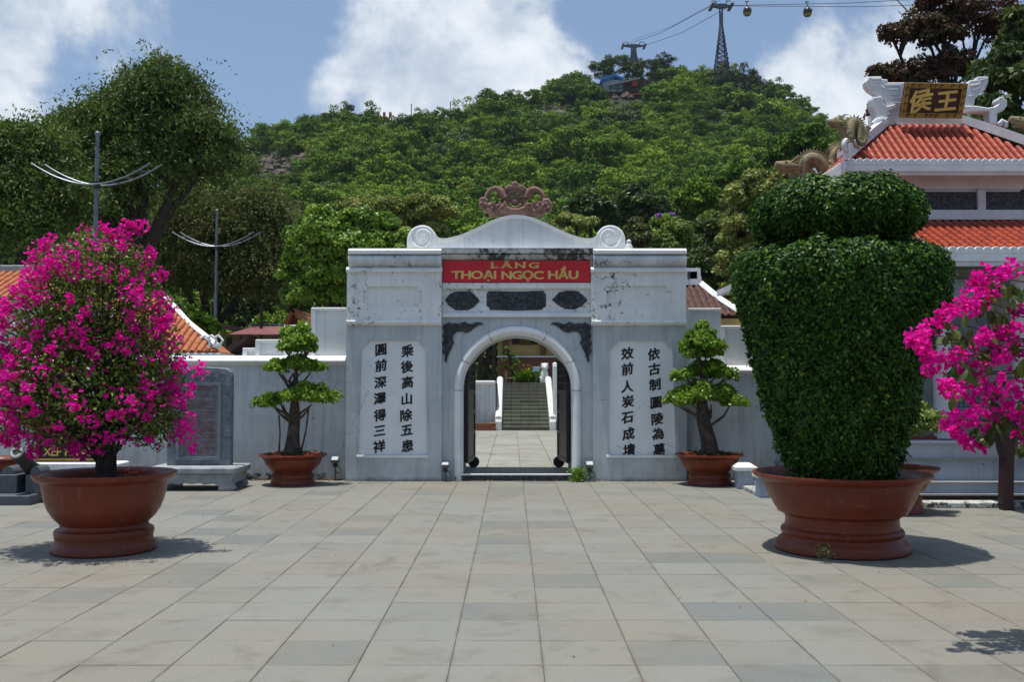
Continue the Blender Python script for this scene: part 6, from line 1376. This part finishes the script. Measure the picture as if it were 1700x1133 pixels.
# ------------------------------------------------------------------ the hill and its forest
SKY = [(-900, 520), (-300, 430), (0, 400), (200, 335), (300, 285), (380, 248), (450, 222), (500, 207), (560, 198), (620, 200), (700, 196), (770, 196), (830, 172), (890, 162), (950, 140), (985, 126), (1040, 124), (1100, 122), (1160, 132), (1190, 128), (1240, 134), (1290, 152), (1340, 177), (1380, 205), (1410, 232), (1500, 300), (1700, 400), (2200, 500), (2800, 560)]
sk = np.array(SKY, float); Y0 = 46.0
def ridge(px):
    px = np.asarray(px, float); Yr = 225+12*np.sin(px*.006+1); return Yr, 1.6+(637-np.interp(px, sk[:, 0], sk[:, 1])-np.interp(px, [300, 800, 1000, 1250, 1400], [19, 17, 8, 8, 16]))/F*Yr*1.003
def hnoise(x, y): return 1.6*np.sin(x*.055+1.3*np.sin(y*.03))*np.cos(y*.045+.7)+1.0*np.sin(x*.13+y*.07)+.6*np.sin(x*.29-y*.21+2)+.35*np.sin(x*.7+1)*np.sin(y*.63)
def hz(x, y):
    px = x/y*F+850; Yr, zr = ridge(px); s = np.clip((y-Y0)/(Yr-Y0), 0, 1.0); back = np.clip((y-Yr)/90, 0, 1)
    amp = np.clip(s*4, 0, 1)*np.clip((1-s)*6, .15, 1)*1.3
    return np.maximum(-.2, (zr*s**1.55)*(1-back**1.3*.9)+hnoise(x, y)*amp)
pxs = np.linspace(-900, 2800, 260); ss = np.concatenate([np.linspace(0, 1, 90), np.linspace(1.03, 1.5, 14)])
PXX, SS = np.meshgrid(pxs, ss); Yr, _ = ridge(PXX); YY = Y0+(Yr-Y0)*SS; XX = (PXX-850)/F*YY; ZZ = hz(XX, YY)
V = np.stack([XX, YY, ZZ], -1).reshape(-1, 3); a, b = SS.shape; ii = np.arange(a*b).reshape(a, b); Q = np.stack([ii[:-1, :-1], ii[:-1, 1:], ii[1:, 1:], ii[1:, :-1]], -1).reshape(-1, 4)
M_hill = mat('hill_soil', (.06, .058, .026), (.028, .042, .014), .95, .12, 1, 1.5, .5, fine=.3)
hill = finish('hill', mesh_np('hill', V, Q), M_hill, None, True, kind='structure')
def proj(x, y, z):
    c, s = math.cos(PITCH), math.sin(PITCH); zz_ = z-EYE; d = y*c+zz_*s; return 850+x/d*F, CY-(zz_*c-y*s)/d*F
def hit(a, b, y0=60, y1=232):
    Yc = np.linspace(y0, y1, 500); xx = (a-850)/F*Yc; zz = hz(xx, Yc); _, py_ = proj(xx, Yc, zz); k = np.where(py_ <= b)[0]
    k = k[0] if len(k) else int(np.argmin(py_)); return float(xx[k]), float(Yc[k]), float(zz[k])
def clump_mesh(nm, n, leaf, m, seed, flat=.75, nc=14, mode='broad', cl=.42):
    global RG; RG = np.random.default_rng(seed); r = random.Random(seed)
    E = [((r.uniform(-.35, .35), r.uniform(-.35, .35), .75+r.uniform(-.1, .25)), (.72, .72, .6*flat)), ((r.uniform(-.5, .5), r.uniform(-.5, .5), .55), (.65, .65, .5*flat)), ((r.uniform(-.3, .3), r.uniform(-.3, .3), .35), (.8, .8, .4))]
    P, N, T = crown_points(E, n, cl, nc, -.2); k = len(P); D = unit(unit(np.cross(N, rnd_dirs(k)))+RG.normal(size=(k, 3))*.3)
    V, Q, t = leaf_arrays(P, D, N+RG.normal(size=(k, 3))*.3, RG.uniform(.7, 1.3, k)*leaf, RG.uniform(.55, .9, k)*leaf, np.clip(T*.55+RG.uniform(0, .5, k), 0, 1))
    me = mesh_np(nm, V, Q, t); me.materials.append(m); return me
hm = [clump_mesh('tree_crown', n_, lf, F_hill, s, fl, nc, cl=c_) for s, fl, nc, c_, n_, lf in ((21, .8, 16, .38, 4200, .085), (22, 1.1, 26, .28, 5200, .075), (23, .7, 12, .45, 3600, .10), (24, 1.5, 26, .28, 6000, .07), (25, 1.0, 34, .22, 5200, .075), (26, 1.7, 30, .24, 6000, .07), (27, .6, 30, .22, 4200, .08))]
hs = [clump_mesh('scrub', 1600, .10, F_scrub, s, .6, 12) for s in (31, 32)]
RG = np.random.default_rng(99)
# bare rock and scrub zones as seen on the slope (photo column, row, radii)
ROCKZ = [(440, 278, 52, 32), (500, 268, 36, 24), (425, 298, 32, 20), (1030, 152, 52, 26), (1085, 135, 30, 18), (935, 200, 44, 18), (540, 330, 44, 18), (1000, 235, 40, 8), (645, 208, 20, 10), (1278, 240, 30, 10), (1172, 233, 20, 9)]
N0 = 7600; px = RG.uniform(-500, 2150, N0*2); s = RG.uniform(0, 1.12, N0*2)
Yr, _ = ridge(px); y = Y0+4+(Yr-Y0-4)*s; keep = RG.uniform(0, 1, len(y)) < (y/240); px, y = px[keep][:N0], y[keep][:N0]; x = (px-850)/F*y; z = hz(x, y)
qx, qy = proj(x, y, z+1.0); zone = np.zeros(len(x), bool)
for a, b, rx, ry in ROCKZ: zone |= ((qx-a)/rx)**2+((qy-b)/ry)**2 < RG.uniform(.7, 1.15, len(x))
forest = ~zone; sz = RG.gamma(1.9, 1.0, len(x))+.8; sz = np.clip(sz, 1.0, 5.6)
def scatter(name, idx, meshes, scales, label=None):
    pm = bpy.data.meshes.new(name); P = np.stack([x[idx], y[idx], z[idx]-.35*scales], 1); pm.vertices.add(len(P)); pm.vertices.foreach_set('co', P.astype(np.float32).ravel())
    for nm, v in (('siz', scales*RG.uniform(.85, 1.15, len(P))), ('rz', RG.uniform(0, 6.28, len(P)))):
        at = pm.attributes.new(nm, 'FLOAT', 'POINT'); at.data.foreach_set('value', v.astype(np.float32))
    at = pm.attributes.new('pick', 'INT', 'POINT'); at.data.foreach_set('value', RG.integers(0, len(meshes), len(P)).astype(np.int32))
    o = bpy.data.objects.new(name, pm); COL.objects.link(o); o['kind'] = 'stuff'
    cc = bpy.data.collections.new(name+'_sources')
    for k, me in enumerate(meshes): q = bpy.data.objects.new('%s_%02d' % (name, k), me); cc.objects.link(q)
    ng = bpy.data.node_groups.new(name, 'GeometryNodeTree'); ng.interface.new_socket('Geometry', in_out='INPUT', socket_type='NodeSocketGeometry'); ng.interface.new_socket('Geometry', in_out='OUTPUT', socket_type='NodeSocketGeometry')
    N = ng.nodes; Lk = ng.links; gi = N.new('NodeGroupInput'); go = N.new('NodeGroupOutput'); ip = N.new('GeometryNodeInstanceOnPoints'); ci = N.new('GeometryNodeCollectionInfo')
    ci.inputs['Collection'].default_value = cc; ci.inputs['Separate Children'].default_value = True; ci.inputs['Reset Children'].default_value = True
    def att(n_, t_): q = N.new('GeometryNodeInputNamedAttribute'); q.data_type = t_; q.inputs['Name'].default_value = n_; return q.outputs['Attribute']
    cx_ = N.new('ShaderNodeCombineXYZ'); Lk.new(att('rz', 'FLOAT'), cx_.inputs['Z']); Lk.new(gi.outputs[0], ip.inputs['Points']); Lk.new(ci.outputs[0], ip.inputs['Instance']); ip.inputs['Pick Instance'].default_value = True
    Lk.new(att('pick', 'INT'), ip.inputs['Instance Index']); e2r = N.new('FunctionNodeEulerToRotation'); Lk.new(cx_.outputs[0], e2r.inputs[0]); Lk.new(e2r.outputs[0], ip.inputs['Rotation']); Lk.new(att('siz', 'FLOAT'), ip.inputs['Scale'])
    Lk.new(ip.outputs[0], go.inputs[0]); md = o.modifiers.new('scatter', 'NODES'); md.node_group = ng; return o
scatter('hillside_forest', np.where(forest)[0], hm, sz[forest])
zi = np.where(zone)[0]; zi = zi[::2]; scatter('hillside_scrub', zi, hs, sz[zi]*.55)
# single trees one can tell apart: along the ridge and the big dark ones on the slope
def hill_tree(px, py, Y, r, label, group, me, tall=1.0, mt=None):
    _, Yh, _z = hit(px, py+r*7.5); Y = min(Yh, 232); q = W(px, py, Y); zg = float(hz(np.array([q.x]), np.array([Y]))[0]); o = thing('hill_tree', label, 'tree', (q.x, Y, zg-.2), group)
    c = bpy.data.objects.new('crown', me); link(c, o); c['kind'] = 'stuff'; h = max(0, q.z-zg-r*.7*tall); c.location = (0, 0, h-.2); c.scale = (r, r, r*tall); c.rotation_euler.z = random.uniform(0, 6.2)
    mb = MB(); mb.tube([(0, 0, -.5), (r*.04, 0, h*.5), (0, 0, h+r*.5)], [r*.07+.05, r*.05+.04, r*.03+.02], 6); mm = bpy.data.meshes.new('trunk'); mm.from_pydata(mb.v, [], mb.f); mm.update(); mm.materials.append(M_darkbark); tr = bpy.data.objects.new('trunk', mm); link(tr, o); return o
GR = 'tree tops standing against the sky on the ridge'
for i, (a, b, r) in enumerate([(395, 233, 2.6), (420, 225, 2.4), (450, 214, 2.8), (478, 206, 2.4), (505, 196, 2.6), (530, 196, 2.2), (592, 190, 2.6), (612, 196, 2.2), (690, 188, 2.6), (715, 190, 2.2), (735, 196, 2.2), (760, 190, 3.0), (785, 188, 3.2), (838, 158, 2.8), (858, 155, 2.8), (882, 158, 2.6), (905, 146, 3.2), (925, 138, 3.0), (950, 130, 3.2), (965, 134, 2.6), (1125, 112, 2.8), (1145, 116, 2.4), (1322, 162, 2.4), (1345, 172, 2.2), (1362, 188, 2.2), (1385, 208, 2.2)]):
    hill_tree(a, b+7, 214+(i % 5), r, 'small rounded tree on the skyline of the hill', GR, hm[i % 7], 1.0)
F_hd = foliage('ridge_dark_leaf', (.012, .03, .010), (.03, .055, .016), (.055, .085, .022), .6, .2)
hd = [clump_mesh('tree_crown', 7000, .075, F_hd, 41, 1.2, 26, cl=.32), clump_mesh('tree_crown', 7000, .075, foliage('ridge_leaf', (.022, .045, .008), (.05, .09, .012), (.10, .15, .02), .6, .25), 42, 1.0, 26, cl=.3)]
for a, b, r, k, tl, Y, lab in [(1012, 108, 5.0, 1, .9, 212, 'big rounded tree behind the shack at the left of the summit'), (1062, 112, 4.6, 1, .9, 212, 'spreading tree in front of the far pylon on the summit'), (1100, 105, 3.6, 0, 1.1, 212, 'dark tree right of the summit boulders'), (1200, 140, 4.4, 0, 1.5, 205, 'dark tall tree directly under the cable car tower'), (1232, 140, 4.6, 0, 1.5, 206, 'darkest broad tree right of the cable car tower'), (1262, 150, 3.8, 0, 1.3, 207, 'dark tree at the right end of the summit grove'), (1290, 150, 2.8, 1, 1.0, 212, 'open wispy tree on the falling right shoulder of the ridge'),
                           (1030, 200, 5.6, 1, 1.2, 185, 'large olive domed tree below the shack'), (577, 182, 1.6, 1, 1.8, 222, 'thin lone tree sticking up from the left ridge'), (760, 240, 5.4, 1, 1.1, 165, 'large dark domed tree in the middle of the slope')]:
    hill_tree(a, b, Y, r, lab, None, hd[k], tl)
# rocks
def rock(c, r, seed):
    rr = random.Random(seed); V = []; n, m_ = 9, 6; ph = [(rr.uniform(0, 6), rr.uniform(0, 6), rr.uniform(0, 6)) for _ in range(4)]
    mb = MB().sphere((0, 0, 0), 1, n, m_); out_ = []
    for v in mb.v:
        k = 1+.3*math.sin(v[0]*3+ph[0][0])*math.sin(v[1]*3+ph[0][1])+.2*math.sin(v[2]*5+ph[1][0])+rr.uniform(-.14, .14); out_.append((c[0]+v[0]*r[0]*k, c[1]+v[1]*r[1]*k, c[2]+v[2]*r[2]*k))
    mb.v = out_; return mb
def rocks(cx_, cy_, rx, ry, n, sz_, label, seed, Y):
    r = random.Random(seed); q0 = None; t = None
    for i in range(n):
        a = cx_+r.uniform(-rx, rx); b = cy_+r.uniform(-ry, ry)
        best = hit(a, b)
        if best is None: continue
        if t is None: t = thing('rock_outcrop', label, 'rocks', best)
        s = sz_*r.uniform(.5, 1.3); m = rock((best[0], best[1], best[2]+s*.3), (s*r.uniform(.8, 1.4), s, s*r.uniform(.7, 1.3)), seed*100+i); m.build('boulder', M_rock, t)
rocks(445, 275, 46, 22, 85, .95, 'bare reddish rock face on the left slope of the hill', 3, 160); rocks(510, 262, 24, 14, 34, .8, 'smaller bare rocks right of the left rock face', 4, 160)
rocks(1082, 130, 14, 9, 9, 1.2, 'pale boulders right of the blue shack near the summit', 5, 205); rocks(1035, 163, 26, 3, 12, .7, 'pale rocks under the blue shack', 6, 205); rocks(930, 195, 34, 8, 10, 1.3, 'dark rocks in the brown scrub below the left of the summit', 7, 200); rocks(645, 204, 14, 4, 6, 1.3, 'small rocks below the orange wall on the ridge', 8, 215)
# summit shack
YX = hit(1028, 160)[1]
def sbox(mb, x0, x1, y0, y1, d0=0, d1=3): a, b = W(x0, y1, YX+d0), W(x1, y0, YX+d0); return mb.box(a.x, b.x, YX+d0, YX+d1, a.z, b.z)
sh_ = thing('hilltop_shack', 'blue and red sheet-metal shack on stilts near the summit', 'shack', W(1028, 160, YX)[:])
sbox(MB(), 1000, 1034, 132, 152).build('wall', M_greysheet, sh_); sbox(MB(), 1034, 1066, 138, 152, .3).build('wall', M_wood, sh_)
MB().prism(PX([(998, 128), (1020, 122), (1034, 128), (1034, 131), (1020, 126), (998, 133)], YX-.6), YX-.6, YX+3.5).build('roof', M_bluesheet, sh_)
MB().prism(PX([(999, 137), (1020, 130), (1020, 124), (999, 130)], YX-.3), YX-.3, YX-.05).build('upper_wall', M_bluesheet, sh_)
MB().prism(PX([(1012, 139), (1063, 128), (1063, 130), (1012, 141.5)], YX-1), YX-1, YX+2).build('roof', M_palestone, sh_)
sbox(MB(), 1049, 1058, 131.5, 142, -.4, -.2).build('red_sheet', M_redsheet, sh_); sbox(MB(), 1030, 1036, 127, 133, -.4, -.2).build('blue_sheet', M_bluesheet, sh_); sbox(MB(), 1015, 1034, 139, 146, -.4, -.2).build('teal_sheet', mat('teal_sheet', (.06, .25, .28), (.05, .2, .22), .5, .6), sh_)
sbox(MB(), 987, 998, 142, 150, -.2, .1).build('white_sheet', M_greysheet, sh_)
for a in (990, 1000, 1012, 1024, 1036, 1048, 1062): sbox(MB(), a, a+1.2, 140, 160, -.6, -.4).build('stilt', M_wood, sh_)
for i, (a, b, wd, mt, lab) in enumerate([(1288, 232, 20, M_redsheet, 'shed roof with a red end halfway down the right slope'), (1175, 227, 14, M_greysheet, 'dark grey shed roof halfway down the slope'), (1116, 223, 8, M_greysheet, 'tiny pale shed roof in the middle of the slope'), (1052, 156, 14, M_redsheet, 'low red-edged roof just under the summit shack')]):
    Yq = hit(a, b+6)[1]; t = thing('hillside_shed', lab, 'shed', W(a, b+5, Yq)[:])
    MB().prism(PX([(a-wd, b+2.5), (a, b-1), (a+wd, b-2), (a+wd, b), (a, b+1), (a-wd, b+4)], Yq-1), Yq-1, Yq+2).build('roof', M_greysheet if i == 0 else mt, t)
    if i == 0: MB().prism(PX([(a, b-1.2), (a+wd, b-2.4), (a+wd, b-.2), (a, b+.8)], Yq-1.1), Yq-1.2, Yq-1.01).build('red_edge', M_redsheet, t)
    p0, p1 = W(a-wd*.9, b+9, Yq), W(a+wd*.9, b, Yq); MB().box(p0.x, p1.x, Yq, Yq+1.5, p0.z-1.5, p1.z).build('wall', M_wood, t)
t = thing('orange_parapet', 'low orange terrace wall on the left ridge of the hill', 'wall', W(622, 200, 216)[:])
MB().prism(PX([(603, 200), (605, 194), (618, 191), (628, 193), (642, 193), (650, 200)], 214), 214, 216).build('wall', M_rooforange, t)
for a in (608, 618, 628, 638, 648): p0 = W(a, 193, 214); MB().box(p0.x-.3, p0.x+.3, 213.8, 214, p0.z-.5, p0.z+.9).build('post', M_rooforange, t)
for a, h in ((683, 172), (748, 168)):
    q = W(a, h, 222); simple('radio_mast', 'thin mast on the ridge '+('left' if a < 700 else 'right')+' of centre above the gateway', 'mast', MB().tube([(q.x, 222, q.z-4.5), (q.x, 222, q.z)], .12, 5), M_steel)
# ------------------------------------------------------------------ cable car
def lattice(name, label, pxc, Y, ybase, ytop, hb, ht, arm):
    b = W(pxc, ybase, Y); tp_ = W(pxc, ytop, Y); t = thing(name, label, 'pylon', (b.x, Y, b.z)); H = tp_.z-b.z; m = MB(); nlev = 13
    def leg(k, f): h = hb+(ht-hb)*min(1, f/.72); sx, sy = ((-1, -1), (1, -1), (1, 1), (-1, 1))[k]; return Vector((b.x+sx*h, Y+sy*h, b.z+H*f))
    for k in range(4): MB().tube([leg(k, 0)-Vector((0, 0, 3)), leg(k, .72), leg(k, 1)], [.16, .13, .13], 5).build('leg', M_lattice, t)
    for i in range(nlev):
        f0, f1 = (i/nlev)*.9, ((i+1)/nlev)*.9
        for k in range(4): m.tube([leg(k, f0), leg((k+1) % 4, f1)], .085, 4); m.tube([leg((k+1) % 4, f0), leg(k, f1)], .085, 4); m.tube([leg(k, f1), leg((k+1) % 4, f1)], .085, 4)
    m.build('bracing', M_lattice, t, kind='stuff')
    c = Vector((b.x, Y, tp_.z))
    MB().prism([(c.x-arm, c.z-.1), (c.x-arm, c.z+.15), (c.x-.5, c.z+.5), (c.x+.5, c.z+.5), (c.x+arm, c.z+.15), (c.x+arm, c.z-.1), (c.x+.4, c.z-.5), (c.x-.4, c.z-.5)], Y-.4, Y+.4).build('crossarm', M_lattice, t)
    for s_ in (-1, 1):
        mm_ = MB().box(c.x+s_*arm-.35, c.x+s_*arm+.35, Y-2.2, Y+2.2, c.z-.35, c.z+.0); mm_.tube([(c.x+s_*arm*.5, Y, c.z+.3), (c.x+s_*arm*.6, Y, c.z+1.3), (c.x+s_*arm, Y, c.z+1.2)], .15, 5); mm_.build('sheave_frame', M_lattice, t)
    return c
c1 = lattice('cable_car_tower', 'tall blue steel lattice tower of the cable car on the summit', 1198, 222, 122, 10, 1.75, .28, 2.2)
c2 = lattice('cable_car_tower', 'farther short cable car pylon behind the summit trees', 1052, 300, 112, 76, 1.6, .7, 3.4)
cab = thing('cable', 'haul ropes of the cable car running over the towers', 'cable', tuple(c1))
far = [W(1700, -12, 175), W(1700, 2, 178)]
for s_, q in ((-1, far[0]), (1, far[1])):
    a = c1+Vector((s_*2.2, 0, .1)); b = c2+Vector((s_*3.4, 0, .1))
    MB().tube([b, b.lerp(a, .5)+Vector((0, 0, -1.2)), a], .07, 4).build('rope', M_iron, cab)
    q2 = Vector((q.x+20, q.y-8, q.z+4)); md = a.lerp(q, .5)+Vector((0, 0, -.6)); MB().tube([a, md, q, q2], .06, 4).build('rope', M_iron, cab)
MB().tube([c2+Vector((0, 0, 2)), c2.lerp(c1, .5)+Vector((0, 0, .6)), c1+Vector((0, 0, 1.6))], .05, 4).build('rope', M_iron, cab)
M_gon = mat('gondola_shell', (.035, .03, .03), (.05, .035, .03), .3, .8, 0); M_gy = mat('gondola_yellow', (.50, .30, .03), (.45, .25, .03), .4, .8, 0)
def gondola(px, py, Y, label, first=None):
    q = W(px, py, Y)
    if first is not None: return copytree(first, tuple(q), label)
    t = thing('gondola', label, 'gondola', tuple(q), 'gondolas hanging on the cable'); s = 1.0
    m = MB(); m.lathe([(.05, -1.0), (.6, -.95), (.85, -.6), (.98, -.1), (.92, .4), (.7, .8), (.45, .95), (.05, 1.0)], tuple(q), 14, close=False); m.build('cabin', M_gon, t, smooth=True)
    m = MB(); m.lathe([(.62, -.97), (.88, -.62), (.93, -.5), (.6, -.9)], tuple(q), 14, close=False); m.build('lower_band', M_gy, t)
    for k in (0, 1, 2): a = -PI/2+(k-1)*.75; MB().box(q.x+.9*math.cos(a)-.2, q.x+.9*math.cos(a)+.2, q.y+.98*math.sin(a)-.03, q.y+.98*math.sin(a)+.02, q.z-.25, q.z+.35).build('window', M_glass if False else M_ink, t)
    MB().tube([q+Vector((0, 0, 1)), q+Vector((.15, 0, 1.4)), q+Vector((-.25, 0, 1.8)), q+Vector((-.1, 0, 2.2))], .09, 5).build('hanger', M_iron, t)
    MB().tube([q+Vector((-.5, 0, 2.25)), q+Vector((.35, 0, 2.25))], .14, 5).build('grip', M_iron, t); return t
g0 = gondola(1340.5, 19.5, 210, 'nearer gondola of the cable car farther from the tower'); gondola(1240.5, 18.5, 218, 'smaller gondola of the cable car just right of the tower', g0)

# ------------------------------------------------------------------ air
hb = MB().box(-750, 750, -70, 760, -1.03, 112); hm_ = bpy.data.materials.new('haze_air'); hm_.use_nodes = True; ht = NT(hm_.node_tree); ht.n.clear()
ho = ht.add('ShaderNodeOutputMaterial'); hv = ht.add('ShaderNodeVolumePrincipled'); hv.inputs['Color'].default_value = (.80, .90, 1, 1); hv.inputs['Density'].default_value = .00012; hv.inputs['Anisotropy'].default_value = .3
ht.link(hv.outputs[0], ho.inputs['Volume']); hz_o = hb.build('haze', hm_); props(hz_o, kind='stuff')
